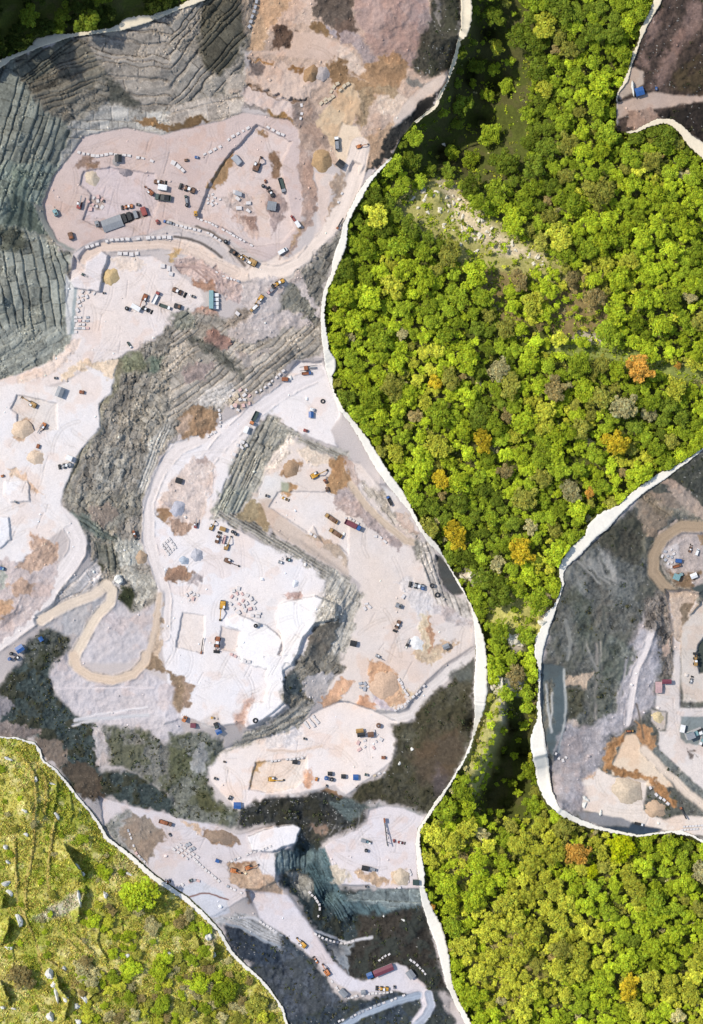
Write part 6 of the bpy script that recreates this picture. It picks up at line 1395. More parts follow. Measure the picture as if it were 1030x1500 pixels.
place('gen', ('orange','yellow'), 'L', 846, 717, .3, -1, 7, 'small orange machine right of the square cut', 'machine')
place('tnk', ('blue',.8), 'L', 903, 710, 1, 0, 6, 'blue tank in the row of machines along the lower edge', 'tank')
place('hut', ('dark','grey',3.0,2.6), 'L', 925, 684, 1, 0, 7, 'black roofed hut above the blue tank', 'hut')
place('tnk', ('black',1.0), 'L', 935, 718, 1, 0, 6, 'black tank right of the blue tank', 'tank')
place('gen', ('dark','grey'), 'L', 905, 756, 0, 1, 5, 'little dark machine below the blue tank', 'machine')
place('hut', ('dark','brown',3.2,3.0), 'M', 92, 700, 1, 0, 7, 'brown and black hut left of the blue roofed hut on the machine row', 'hut')
place('hut', ('blue','white',4.0,4.4), 'M', 163, 705, 1, 0, 8, 'blue roofed hut at the right end of the machine row', 'hut')
place('gen', ('green','grey'), 'M', 225, 692, 1, .2, 7, 'dark green machine right of the last blue roofed hut', 'machine')
place('hut', ('ochre','teal',4.4,2.4), 'M', 186, 436, 1, -.12, 11, 'ochre roofed hut topmost of three at the end of the ramp', 'hut')
place('hut', ('dark','brown',4.4,2.0), 'M', 195, 458, 1, -.12, 12, 'dark roofed hut just below the ochre roofed one', 'hut')
place('hut', ('brown','brown',3.0,2.6), 'M', 250, 457, 1, -.1, 9, 'brown roofed hut at the end of the ramp', 'hut')
place('tnk', ('brown',1.0), 'M', 295, 405, 1, 0, 7, 'round brown tank at the foot of the ramp', 'tank')
place('gen', ('rust','brown'), 'M', 324, 592, 1, 0, 8, 'rusty brown machine by the scrub of the lower floor', 'machine')
# lower benches
place('trk', ('brown','brown','rust'), 'O', 370, 178, 1, .3, 20, 'rusty truck at the top of the lower bench', 'truck', T_)
place('ldr', ('rust',), 'O', 374, 522, 1, -.2, 11, 'small rusty loader right beside the thin white tear', 'loader', L_)
place('exc', ('orange','in'), 'O', 765, 455, 1, .2, 19, 'left one of two orange excavators on the brown ledge', 'excavator', E_)
place('exc', ('orange','out'), 'O', 848, 437, 1, -.35, 21, 'right one of two orange excavators on the brown ledge', 'excavator', E_)
place('box', ('blue',3.0), 'O', 668, 398, 1, .4, 6, 'small blue box left of the orange excavators', 'container')
place('gen', ('dark','grey'), 'O', 392, 247, .5, 1, 6, 'dark machine at the corner of the brown trapezoid yard', 'machine')
place('gen', ('green','grey'), 'O', 515, 512, 1, -.4, 7, 'dark green machine on the block wall near the thin tear', 'machine')
place('ldr', ('red',), 'P', 742, 293, 1, .2, 12, 'dark red loader on the lower right plateau', 'loader', L_)
place('gen', ('red','dark'), 'P', 702, 283, .2, 1, 6, 'small red machine left of the dark red loader', 'machine')
place('hut', ('dark','brown',4.0,2.6), 'P', 535, 440, 1, .2, 11, 'dark roofed hut beside the brown bank of the plateau', 'hut')
place('van', ('grey',), 'P', 582, 448, 1, .3, 11, 'grey van right of the dark roofed hut on the plateau', 'van')
place('cnv', (), 'P', 655, 235, .12, 1, 40, 'long thin conveyor bordering the pale green pond', 'conveyor', None, .35)
place('plt', (), 'P', 540, 285, 1, .3, 17, 'dark cluster of crusher boxes left of the long thin conveyor', 'crusher', None, .8)
place('box', ('green',3.0), 'P', 828, 522, 1, 0, 9, 'dark green container close to the white tear on the plateau', 'container')
place('gen', ('dark','grey'), 'P', 543, 548, 1, .1, 6, 'dark machine on the lip of the plateau', 'machine')
place('tnk', ('black',.8), 'P', 540, 338, 1, 0, 5, 'black tank below the cluster of crusher boxes', 'tank')
place('exc', ('yellow','in'), 'Q', 232, 230, -1, -.85, 20, 'yellow excavator on the lowest white road, uppermost', 'excavator', E_)
place('ldr', ('orange',), 'Q', 305, 318, -.7, -1, 12, 'small orange loader between the yellow excavator and the next machine', 'loader', L_)
place('exc', ('orange','in'), 'Q', 362, 378, -.7, -1, 20, 'orange excavator third in the file down the lowest white road', 'excavator', E_)
place('ldr', ('yellow',), 'Q', 668, 470, -1, -.05, 20, 'yellow loader beside the low wall near the maroon roofed building', 'loader', L_)
place('hut', ('maroon','conc',11.0,3.2), 'Q', 668, 368, 1, -.42, 31, 'long maroon roofed building in the yard at the bottom', 'building')
place('hut', ('blue','teal',3.0,3.0), 'Q', 595, 396, 1, -.42, 9, 'small blue roofed hut at the left end of the maroon roofed building', 'hut')
place('hut', ('grey','conc',4.0,3.2), 'Q', 815, 390, .6, .8, 13, 'grey roofed hut right of the maroon roofed building', 'hut')
place('hut', ('grey','conc',4.6,3.0), 'Q', 452, 490, .7, .75, 13, 'grey roofed hut in the bend of the low wall', 'hut')
place('hut', ('grey','conc',3.0,3.0), 'Q', 560, 488, 1, -.2, 7, 'tiny grey roofed hut at the right end of the low wall', 'hut')
place('gen', ('dark','grey'), 'Q', 728, 462, .1, 1, 6, 'dark machine right of the yellow loader in the bottom yard', 'machine')
place('van', ('grey',), 'Q', 120, 182, 1, .3, 8, 'grey van at the upper edge of the lowest road', 'van')
# right patch and top right patch
place('trk', ('ochre','dark','rust'), 'S', 605, 755, 1, -.05, 11, 'dark truck with a rust coloured load at the top of the orange bank', 'truck', T_)
place('ldr', ('ochre',), 'S', 985, 345, 0, -1, 20, 'ochre loader at the right margin beside the round dark pond', 'loader', L_)
place('ldr', ('grey',), 'S', 960, 462, .3, -1, 12, 'grey loader below the ochre one at the right margin', 'loader', L_)
place('hut', ('pink','conc',3.0,5.4), 'S', 768, 500, 1, 0, 10, 'pinkish roofed shed at the foot of the dark rocks, right quarry', 'shed')
place('hut', ('maroon','white',5.0,2.0), 'S', 815, 467, 1, 0, 14, 'maroon roofed shed at the foot of the dark rocks, right quarry', 'shed')
place('plt', (), 'S', 975, 770, 1, -.4, 28, 'teal crushing plant in the right quarry yard, bigger left part', 'crusher')
place('plt', (), 'S', 1030, 800, -.3, 1, 22, 'teal crushing plant cut by the right margin', 'crusher')
place('box', ('white',4.0), 'S', 908, 740, .2, -1, 11, 'white container left of the teal crushing plant', 'container')
place('trk', ('white','dark',None), 'U', 657, 620, 1, .2, 13, 'dark truck at the lower edge of the right quarry near the tear', 'truck', T_)
place('cnv', (), 'U', 915, 560, .5, 1, 19, 'black conveyor at the end of the brown heaps, right quarry', 'conveyor')
place('box', ('blue',4.0), 'R', 885, 718, 1, .1, 9, 'blue grey container on the upper right yard ringed by the tan road', 'container')
place('trk', ('brown','rust',None), 'R', 878, 748, 1, -.3, 13, 'rust brown truck beneath the blue grey container', 'truck', T_)
place('gen', ('teal','grey'), 'R', 900, 798, 1, -.4, 8, 'teal machine below the rust brown truck', 'machine')
place('hut', ('teal','teal',3.0,2.6), 'R', 872, 812, 1, .4, 10, 'teal hut at the ring of the tan road', 'hut')
place('hut', ('white','white',3.6,2.6), 'R', 972, 805, 1, -.4, 10, 'white roofed hut near the right margin, ringed by the tan road', 'hut')
place('ldr', ('brown',), 'R', 955, 650, .3, -1, 13, 'brown loader in the upper part of the ringed yard', 'loader', L_)
place('van', ('white',), 'R', 994, 668, .4, -1, 10, 'white van right of the brown loader in the ringed yard', 'van')
place('hut', ('blue','white',5.0,4.6), 'TR', 658, 535, 1, -.3, 13, 'deep blue roofed hut on the small dark quarry piece', 'hut')
place('gen', ('blue','grey'), 'TR', 757, 515, 0, 1, 6, 'little blue machine right of the deep blue roofed hut', 'machine')

# ------------------------------------------------------------------ settling ponds
def pond(st, label=None, m='water', w=0):
    P = resample(pts(st)+pts(st)[:1], 48)[:-1]; z = max(gz1(x, y) for x, y in P)+.06
    V = [wpt(x+1.0*float(fbm(np.float32(i/2.), np.float32(3), 9, 2)), y, z) for i, (x, y) in enumerate(P)]; c = tuple(np.mean(np.array(V), 0))
    o = link('pond', mesh_np('pond', V+[c], [(i, (i+1) % 48, 48) for i in range(48)], M[m], None, False, 3)); tag(o, kind='structure')
pond('D 880,890 905,868 940,870 950,895 930,930 895,935'); pond('P 705,167 760,158 808,154 812,170 808,200 770,206 700,208 690,190')
M['pale_pond'] = mat('pale_pond_water', (196,210,212), .1, 0, .05, .3); pond('O 600,562 650,566 690,575 714,608 690,616 650,600 620,585', None, 'pale_pond')
M['deep_pond'] = mat('dark_pond_water', (66,86,86), .08, 0, .2, .2); pond('H 695,590 735,596 740,630 725,652 695,640', None, 'deep_pond'); pond('S 1005,270 1040,225 1100,230 1100,400 1020,395 998,340', None, 'deep_pond')
pond('J 640,385 655,385 700,440 740,520 778,585 730,590 680,545 655,490', None, 'deep_pond'); pond('U 470,640 600,645 640,630 700,640 770,656 740,668 680,684 570,664', None, 'deep_pond')
pond('G 645,897 686,896 688,945 650,945', None, 'pale_pond')
# ------------------------------------------------------------------ cut blocks, boulders, heaps
BM = dict(white=mat('marble', (216,208,202), .85, 0, .14, .5, .3), pink=mat('pink_marble', (214,178,168), .8, 0, .12, .8, .2), grey=mat('grey_marble', (168,168,170), .8, 0, .12, .8, .2), tan=mat('tan_stone', (200,182,154), .85, 0, .12, .8, .2))
def block_mesh(seed, m):
    rs = random.Random(seed); V = []; e = .06
    for z in (0, .78, .84):
        q = e if z == .84 else 0
        for x, y in ((-.5, -.36), (.5, -.36), (.5, .36), (-.5, .36)):
            V.append((x-math.copysign(q, x)+rs.uniform(-.05, .05), y-math.copysign(q, y)+rs.uniform(-.05, .05), z-(0.05 if z == 0 else 0)+rs.uniform(-.03, .03)))
    F = [(3, 2, 1, 0)]+[(l*4+i, l*4+(i+1) % 4, l*4+4+(i+1) % 4, l*4+4+i) for l in (0, 1) for i in range(4)]+[(8, 9, 10, 11)]
    me_ = bpy.data.meshes.new('stone_block'); me_.from_pydata(V, [], F); me_.materials.append(BM[m]); return me_
BLK = {m: [block_mesh(i, m) for i in range(6)] for m in BM}
nblk = 0; BSPEC = []
def block(px, py, ang, size, m, label, group, asp=1.0):
    global nblk
    nblk += 1; z = gz1(px, py)-.1; s = size*S*.86
    BSPEC.append((m, wpt(px, py, z), -ang+random.uniform(-.12, .12), (s*random.uniform(.85, 1.15), s*asp*random.uniform(.85, 1.2), s*.62*random.uniform(.8, 1.15)), label, group))
def row(st, size, gap, m, label, group, asp=1.0, jit=.6, skip=.12):
    L = pts(st); A = resample(L, 400); d = np.r_[0, np.cumsum(np.hypot(*np.diff(A, axis=0).T))]; t = size*.5
    while t < d[-1]:
        if random.random() > skip:
            i = min(398, int(np.searchsorted(d, t))); dx, dy = A[i+1]-A[i]; mm = m if isinstance(m, str) else random.choice(m)
            block(A[i, 0]+random.uniform(-jit, jit), A[i, 1]+random.uniform(-jit, jit), math.atan2(dy, dx), size*random.uniform(.85, 1.1), mm, label, group, asp)
        t += size+gap
def heap_blocks(st, n, size, m, label, group, asp=1.0, ang=None):
    P = pts(st); xs = [p[0] for p in P]; ys = [p[1] for p in P]; got = []; tr = 0
    while len(got) < n and tr < 3000:
        tr += 1; x = random.uniform(min(xs), max(xs)); y = random.uniform(min(ys), max(ys))
        if sdist(P, np.float32([x]), np.float32([y]))[0] < 0 or any((a-x)**2+(b-y)**2 < (size*1.0)**2 for a, b in got): continue
        got.append((x, y)); block(x, y, random.uniform(0, 3.1) if ang is None else ang+random.uniform(-.2, .2), size*random.uniform(.75, 1.2), m if isinstance(m, str) else random.choice(m), label, group, asp)
def grid(st, nu, nv, size, m, label, group, fill=.9):
    a, b, c = pts(st)                                       # origin corner, end of the long side, end of the short side
    for i in range(nu):
        for j in range(nv):
            if random.random() < fill:
                u = (i+.5)/nu; v = (j+.5)/nv; block(a[0]+(b[0]-a[0])*u+(c[0]-a[0])*v, a[1]+(b[1]-a[1])*u+(c[1]-a[1])*v, math.atan2(b[1]-a[1], b[0]-a[0]), size, m if isinstance(m, str) else random.choice(m), label, group)
row('B 845,630 905,570 960,490 1000,470', 6.5, 1, 'tan', 'pale block in the left file of the slanting double row at the top', 'blocks of the slanting double row'); row('B 890,600 960,545 1010,500 1040,480', 6, 1, 'tan', 'pale block in the right file of the slanting double row at the top', 'blocks of the slanting double row')
row('B 190,900 290,850 350,800 460,735', 5.2, 3, 'white', 'white block in the dotted row across the upper floor', 'blocks dotted across the upper floor')
row('B 530,720 600,760 665,790', 6, 2, 'white', 'white block in the short row above the stepped pit', 'blocks above the stepped pit')
row('B 0,940 40,960 80,1000', 8, 1, 'white', 'white slab in the short slanting row left of the stepped pit', 'slabs left of the stepped pit')
row('B 760,600 765,640 755,690', 5.5, 1, 'white', 'pale block in the upright row beside the taupe slope', 'blocks beside the taupe slope'); row('B 500,0 480,80 460,150 440,170', 6, 1.5, 'grey', 'grey block along the foot of the dark face at the top', 'blocks under the dark face at the top')
row('A 450,885 560,905 640,895 760,905 860,925 900,940', 5.5, 1.2, 'white', 'pale block in the wavy row by the tiny black roofed hut', 'blocks by the tiny black roofed hut')
row('D 440,515 490,490 560,465 640,443 720,436 800,436 900,428 1000,425', 6.2, 1.4, 'white', 'white block in the curved kerb above the tan road', 'kerb blocks above the tan road')
row('E 0,345 80,370 160,385 230,408 290,445', 5.5, 1.2, 'white', 'white block edging the road left of the stepped pit', 'blocks edging the road'); row('E 150,315 230,345 330,395 400,435 475,478', 5, .8, 'white', 'white block in the wall under the stepped pit', 'blocks of the wall under the stepped pit', .8)
row('D 680,520 760,525 800,522 850,525', 7.5, 1, 'white', 'large white block in the short row above the yellow sand heap', 'blocks above the yellow sand heap'); heap_blocks('D 930,590 960,590 1020,630 1000,650', 4, 8, 'white', 'white block at the corner of the pink mound', 'blocks at the corner of the pink mound')
heap_blocks('D 450,740 560,740 500,790 450,850', 10, 6, 'white', 'white block tumbled at the foot of the block bench', 'blocks at the foot of the block bench'); grid('D 430,880 520,880 430,985', 4, 5, 5.2, ['white', 'pink', 'grey'], 'block in the mixed pink and white stack below the bench', 'mixed stack below the bench', .85)
heap_blocks('D 520,190 600,190 600,260 500,270', 9, 6, ['white', 'pink'], 'pale block scattered in the middle of the machine yard', 'blocks in the machine yard'); heap_blocks('E 370,150 480,250 450,300 370,260', 8, 9, 'white', 'big pale slab in the stepped pit', 'slabs in the stepped pit'); heap_blocks('E 215,165 300,200 270,245 215,240', 9, 5, ['grey', 'pink', 'white'], 'small block in the rubble of the stepped pit', 'rubble blocks of the stepped pit')
block(*pts('B 385,930')[0], .9, 16, 'grey', 'long grey slab leaning in the corner of the stepped pit', None, .8); block(*pts('E 395,175')[0], .2, 11, 'grey', 'lilac grey slab in the stepped pit', None)
row('E 970,230 985,190 1000,160', 5, 1.5, 'white', 'white stone on the bend below the tan yard', 'stones on the bend below the tan yard'); row('E 375,860 400,880 420,895', 8, 1, 'white', 'white block at the head of the cut below the ochre truck', 'blocks below the ochre truck')
row('E 260,625 300,650 360,670 410,685', 4.5, 1.2, 'grey', 'grey block edging the bend above the pink mound', 'blocks above the pink mound')
heap_blocks('G 345,350 440,360 480,400 480,450 380,490 340,450', 16, 6, ['white', 'tan', 'pink'], 'pale block in the tumble at the head of the third floor', 'tumbled blocks at the head of the third floor'); row('G 280,470 290,530 285,580 250,610 200,640', 5, .8, 'white', 'white block in the arc round the brown pit', 'arc of blocks round the brown pit')
row('G 490,380 540,350 580,320 660,245', 5, 2.2, 'white', 'pale block along the foot of the striped slope', 'blocks under the striped slope'); heap_blocks('G 385,660 450,655 450,700 380,690', 4, 7, 'white', 'bright white block on the rim of the sunken pit', 'white blocks on the pit rim'); block(*pts('G 368,735')[0], .3, 7, 'white', 'single white block on the road beside the sunken pit', None)
grid('H 930,310 975,375 985,260', 4, 4, 4.8, 'white', 'white block of the neat slanting stack right of the central face', 'neat slanting stack')
heap_blocks('I 350,560 400,560 500,650 480,700 380,710 340,640', 24, 6.5, ['white', 'pink', 'white'], 'pink or white cut block in the big pile by the yellow excavator', 'big pile of cut blocks'); grid('I 455,725 520,735 465,690', 2, 2, 7, 'white', 'dark edged white block of the tidy four', 'tidy four blocks')
row('I 340,940 390,960 440,985 480,990', 6, 1, ['white', 'pink', 'white'], 'white or pink block lining the lower rim of the white slab', 'blocks on the rim of the white slab'); row('I 800,240 830,255 860,280', 6.5, 1, 'white', 'white block under the ledge of the sunken pit', 'blocks under the ledge of the sunken pit')
heap_blocks('I 90,590 130,570 160,600 150,625 100,640', 6, 5.5, ['white', 'pink', 'grey'], 'small block beside the brown mound of the third floor', 'blocks beside the brown mound'); heap_blocks('I 620,370 700,370 700,410 630,410', 5, 5, 'white', 'small white block under the long striped wall', 'blocks under the long striped wall')
row('J 95,150 130,155 160,175 190,190', 5.5, .8, 'white', 'white block behind the blue and maroon truck', 'blocks behind the blue and maroon truck'); row('J 265,260 300,262 350,300', 6, 2.5, 'white', 'pale block on the edge of the right floor', 'blocks on the edge of the right floor'); heap_blocks('J 205,640 250,650 240,680 210,680', 5, 6, 'white', 'white block stacked by the striped grey wall', 'blocks by the striped grey wall'); heap_blocks('J 420,590 445,590 440,630 425,630', 2, 8, 'white', 'white slab pair in the middle of the right floor', 'slab pair of the right floor')
row('M 410,130 430,170 450,210 475,240', 5.5, .6, 'white', 'white block dividing the two orange banks', 'blocks dividing the orange banks'); row('M 385,325 440,290 490,245 540,200 560,175', 5, .6, 'white', 'white block in the slanting kerb beside the ramp', 'kerb beside the ramp')
grid('L 765,395 800,440 835,340', 4, 3, 5.5, 'white', 'white slab in the leaning stacks above the lower floor', 'leaning stacks'); heap_blocks('M 190,150 240,160 230,210 185,190', 6, 6, 'grey', 'grey block above the orange banks', 'blocks above the orange banks'); heap_blocks('M 270,440 330,470 300,540 140,560 140,510', 9, 5.5, ['white', 'pink'], 'pale block by the huts at the end of the ramp', 'blocks at the end of the ramp')
row('M 240,710 290,690 350,670', 5, 2, 'tan', 'tan stone on the scrubby rim of the lower floor', 'stones on the rim of the lower floor'); row('L 555,620 640,605 720,598 780,592', 4.6, 1, 'white', 'white block on the upper lip of the square cut', 'blocks on the lip of the square cut')
row('O 150,215 180,300 200,360 250,410', 5, .8, ['pink', 'grey', 'tan'], 'brownish block in the file along the left of the trapezoid yard', 'file left of the trapezoid yard'); grid('O 395,330 520,420 450,290', 5, 3, 5, 'white', 'white block in the packed rows right of the trapezoid yard', 'packed rows right of the trapezoid yard', .75); grid('O 470,300 520,350 500,285', 2, 2, 5.5, 'grey', 'grey block at the top of the packed rows', 'grey blocks at the top of the packed rows')
row('O 540,400 600,450 660,500 690,530', 5, 1, 'white', 'white block continuing the packed rows towards the ramp', 'blocks towards the ramp'); row('O 440,555 490,525 540,510 590,525', 5, 1, ['white', 'pink', 'grey'], 'mixed block in the wall beside the thin tear', 'wall beside the thin tear'); row('O 720,545 760,565 820,590', 4.5, 1, 'grey', 'grey block edging the steep ramp', 'blocks edging the steep ramp')
row('O 720,415 800,380 860,355 930,335 990,310', 4.5, 1.6, 'grey', 'grey block along the edge of the white platform', 'blocks along the white platform'); row('P 700,560 750,550 790,500 800,470 785,440', 5.5, .8, 'white', 'white block curving round the tan bank near the tear', 'blocks round the tan bank'); row('P 650,170 655,220 665,290 660,330', 4.5, 1, 'white', 'white block beside the long thin conveyor', 'blocks beside the long conveyor')
row('P 205,575 240,610 270,650 270,700 255,740', 5, .8, 'white', 'white block in the curved row on the dark slope', 'curved row on the dark slope'); row('P 240,820 300,850 360,870 415,880 490,855', 5, .7, 'white', 'white block in the curved parapet over the dark valley', 'curved parapet'); row('Q 385,425 420,470 460,520', 5, .6, 'white', 'white block in the left arm of the low wall', 'low wall of the bottom yard'); row('Q 470,522 520,512 575,505', 5, .6, 'white', 'white block in the middle arm of the low wall', 'low wall of the bottom yard'); row('Q 580,500 650,495 730,485', 5, .6, 'white', 'white block in the right arm of the low wall', 'low wall of the bottom yard')
row('Q 0,105 40,130 80,155 100,170', 5, .7, 'white', 'white block beside the upper edge of the lowest road', 'blocks beside the lowest road'); row('Q 420,650 500,620 570,585 640,560 720,530 790,505', 5, 1.4, 'grey', 'bluish white block edging the road at the very bottom', 'blocks edging the bottom road'); row('Q 640,320 700,285', 4.5, .8, 'white', 'pale block above the maroon roofed building', 'blocks above the maroon roof'); row('Q 810,310 860,350 900,395', 5, .8, 'white', 'pale block right of the grey roofed hut', 'blocks right of the grey roofed hut')
grid('U 890,630 1030,620 900,665', 8, 2, 4.4, 'white', 'white block in the tidy rows by the lower tear of the right quarry', 'tidy rows in the right quarry'); row('U 720,400 745,440 770,465 800,480 830,510', 5, 2, 'white', 'white block on the crest between the brown heaps', 'blocks on the crest between heaps'); heap_blocks('R 790,650 860,640 860,760 790,730', 10, 5.5, ['white', 'white', 'grey'], 'white block in the ringed yard of the right quarry', 'blocks in the ringed yard'); heap_blocks('S 160,880 240,900 220,930 160,920', 4, 5, 'white', 'pale stone at the foot of the teal slot', 'stones at the foot of the teal slot')
BSPEC.sort(key=lambda b: (b[5] is not None, -b[3][0]*b[3][1])); BV = []; BF = []
for i_, (m, loc, rz, sc_, lab, grp) in enumerate(BSPEC):
    if i_ < 296: tag(link('stone_block', random.choice(BLK[m]), None, loc, rz, sc_), lab, 'stone block', grp); continue
    me_ = random.choice(BLK['white']); b_ = len(BV); c, s_ = math.cos(rz), math.sin(rz)
    for v in me_.vertices: x, y, z = v.co.x*sc_[0], v.co.y*sc_[1], v.co.z*sc_[2]; BV.append((loc[0]+x*c-y*s_, loc[1]+x*s_+y*c, loc[2]+z))
    BF += [tuple(k+b_ for k in p.vertices) for p in me_.polygons]
me_ = bpy.data.meshes.new('small_stone_blocks'); me_.from_pydata(BV, [], BF); me_.materials.append(BM['white'])
tag(link('small_stone_blocks', me_), 'many smaller pale cut blocks lined up along the roads and ledges of the quarry', 'stone blocks', None, 'stuff')
print('blocks', nblk)
# boulders
ROCKM = mat('weathered_rock', (236,231,218), .9, 0, .2, .5, .5); ROCKT = mat('cream_rock', (244,232,204), .9, 0, .18, .5, .5)
def rock_mesh(seed, m):
    r = np.random.default_rng(seed); n, k = 10, 7; V = []; F = []
    for i in range(k+1):
        ph = -math.pi/2+math.pi*i/k
        for j in range(n):
            th = 2*math.pi*j/n; d = np.array([math.cos(ph)*math.cos(th), math.cos(ph)*math.sin(th), math.sin(ph)])
            w = 1+.30*math.sin(3*d[0]+seed)+.22*math.sin(4*d[1]+2*seed)+.18*math.sin(5*d[2]+seed*3)+(r.random()-.5)*.22*(0 < i < k); V.append(tuple(d*w*.5*np.array([1, .75, .7])))
    for i in range(k):
        for j in range(n): F.append((i*n+j, i*n+(j+1) % n, (i+1)*n+(j+1) % n, (i+1)*n+j))
    me_ = bpy.data.meshes.new('boulder'); me_.from_pydata(V, [], F); me_.materials.append(m); return me_
RK = [rock_mesh(i, ROCKM) for i in range(6)]; RKT = [rock_mesh(i+20, ROCKT) for i in range(6)]
def boulder(px, py, size, label, group=None, ang=None, asp=1.0, hz=1.0, tanc=False):
    s = size*S; z = gz1(px, py); return tag(link('boulder', random.choice(RKT if tanc else RK), None, wpt(px, py, z+.12*s), random.uniform(0, 6) if ang is None else -ang, (s, s*asp, s*hz)), label, 'boulder', group)
def T(t, x, y): return pts('%s %f,%f' % (t, x, y))[0]
for (t, x, y, s, a, sp, lab) in [('N',290,905,17,1.1,.8,'large pale rock at the top of the rocky rib in the lower meadow'), ('N',330,1020,18,1.4,.6,'long pale rock in the middle of the rocky rib, lower meadow'), ('N',312,960,9,.5,1,'small rock between the two large rocks of the rocky rib'), ('N',372,868,9,1,.9,'grey boulder right of the top of the rocky rib'), ('N',380,1045,11,.6,.9,'grey boulder right of the long pale rock'), ('N',292,1150,16,1.2,.8,'pale rock at the bottom edge of the meadow'), ('N',450,1085,10,.4,1,'tan boulder right of the rocky rib, lower one'), ('N',490,1040,12,.8,.8,'tan boulder right of the rocky rib, upper one'), ('N',452,1172,9,.5,1,'grey boulder at the bottom edge, right of the rocky rib'),
  ('N',980,792,13,.6,.8,'white stone in the lime bushes below the large lime tree'), ('N',735,790,8,.2,.9,'pale stone left of the white stone'), ('O',385,950,11,.4,.8,'white rock below the pale twiggy bush'), ('N',38,372,14,-.3,.6,'pale rock near the left margin of the upper meadow'), ('N',55,425,10,.7,.8,'grey rock below the pale rock at the left margin'), ('N',112,585,15,1.2,.7,'grey rock at the lower end of the meadow track'), ('N',50,745,11,.1,.6,'pale flat stone at the left margin below the shaded rift'), ('N',150,88,6,.5,1,'small blue grey stone in the upper meadow'), ('N',30,160,10,.8,.8,'pale rock close to the top left of the meadow'), ('N',48,250,9,.7,.6,'elongated pale rock above the left margin rocks'), ('N',455,280,12,.9,.7,'pale rock in the middle of the long shaded scarp'), ('N',480,320,9,.9,.7,'grey rock at the tail of the long shaded scarp'), ('N',462,460,18,1.4,.45,'tall pale rock slab beside the second shaded scarp'), ('N',750,318,8,.5,.8,'tan stone above the large lime tree'), ('N',612,440,12,1.1,.7,'grey rock left of the large lime tree'),
  ('N',15,1090,9,.2,.8,'pale rock in the lower left corner'), ('N',78,1098,6,.2,.8,'small pale rock right of the one in the lower left corner'), ('N',790,1150,7,.8,.9,'blue grey stone near the bottom of the meadow, right part'), ('K',50,600,10,.4,.7,'pale rock just under the top of the meadow'), ('K',205,720,11,1.2,.6,'pale rock on the upper meadow slope, between two furrows'), ('K',305,745,7,.3,.7,'pale stone near the thin tear, upper meadow'), ('K',142,900,7,.5,.9,'small white stone in the upper meadow'), ('K',330,930,10,1.0,.6,'white stone at the head of a dark cleft in the upper meadow'), ('O',615,840,15,1.2,.7,'big pale rock at the bare patch beside the thin tear'), ('O',645,945,11,1.3,.6,'pale rock on the edge of the dark gully at the thin tear')]:
    px, py = T(t, x, y); boulder(px, py, s, lab, None, a, sp)
for (t, x, y, s, lab) in [('V',510,690,20,'big cream rock in the clearing of the wooded neck'), ('V',560,720,11,'smaller cream rock right of the big one in the wooded neck'), ('V',460,660,11,'cream rock left of the big one in the wooded neck'), ('V',200,215,17,'cream outcrop at the tear above the wooded neck'), ('V',140,235,12,'left part of the cream outcrop at the tear'), ('V',250,260,11,'small cream rock right of the outcrop at the tear'), ('V',370,985,24,'large cream outcrop at the tear above the dark ravine'), ('V',420,1010,14,'cream rock right of the large outcrop above the ravine'), ('V',350,1040,13,'cream rock under the large outcrop above the ravine'), ('V',530,1000,16,'cream rock on the brink of the dark ravine'), ('V',580,1060,12,'pale rock lowest on the brink of the dark ravine'), ('C',595,838,7,'cream rock alone in the shady gap of the upper woods'), ('TR',72,390,6,'small white rock in the shade of the top woods'), ('V',730,560,13,'cream rock at the inner side of the right tear'), ('V',800,350,9,'tan rock near the right tear above the neck')]:
    px, py = T(t, x, y); boulder(px, py, s, lab, None, None, .8, .9, True)
CP = pts('Z 590,285 640,262 700,310 750,350 825,385 800,395 740,385 680,370 640,335')
for k in range(60):
    for _ in range(20):
        x = random.uniform(585, 830); y = random.uniform(262, 396)
        if sdist(CP, np.float32([x]), np.float32([y]))[0] > 1: break
    boulder(x, y, random.uniform(3, 8), 'cream rock strewn over the scree clearing in the woods', 'rocks of the scree clearing', None, .8, .8, True)
px, py = T('TR', 622, 515); boulder(px, py, 17, 'tall white rock left of the deep blue roofed hut', None, 1.45, .4)
for (t, x, y, s, lab) in [('U',340,512,8,'bright white stone at the left end of the right quarry lower floor'), ('U',435,556,7,'white stone near the lower tear of the right quarry'), ('U',350,475,9,'pale stone above the bright white stone'), ('P',643,720,4,'tiny white stone on the dark valley slope'), ('P',755,743,5,'small pale stone on the dark valley slope, right one'), ('M',490,545,6,'pale stone on the dark right slope'), ('M',418,625,5,'cream stone on the dark right slope near the lower floor'), ('H',685,510,14,'large pale boulder at the hairpin bend')]:
    px, py = T(t, x, y); boulder(px, py, s, lab)
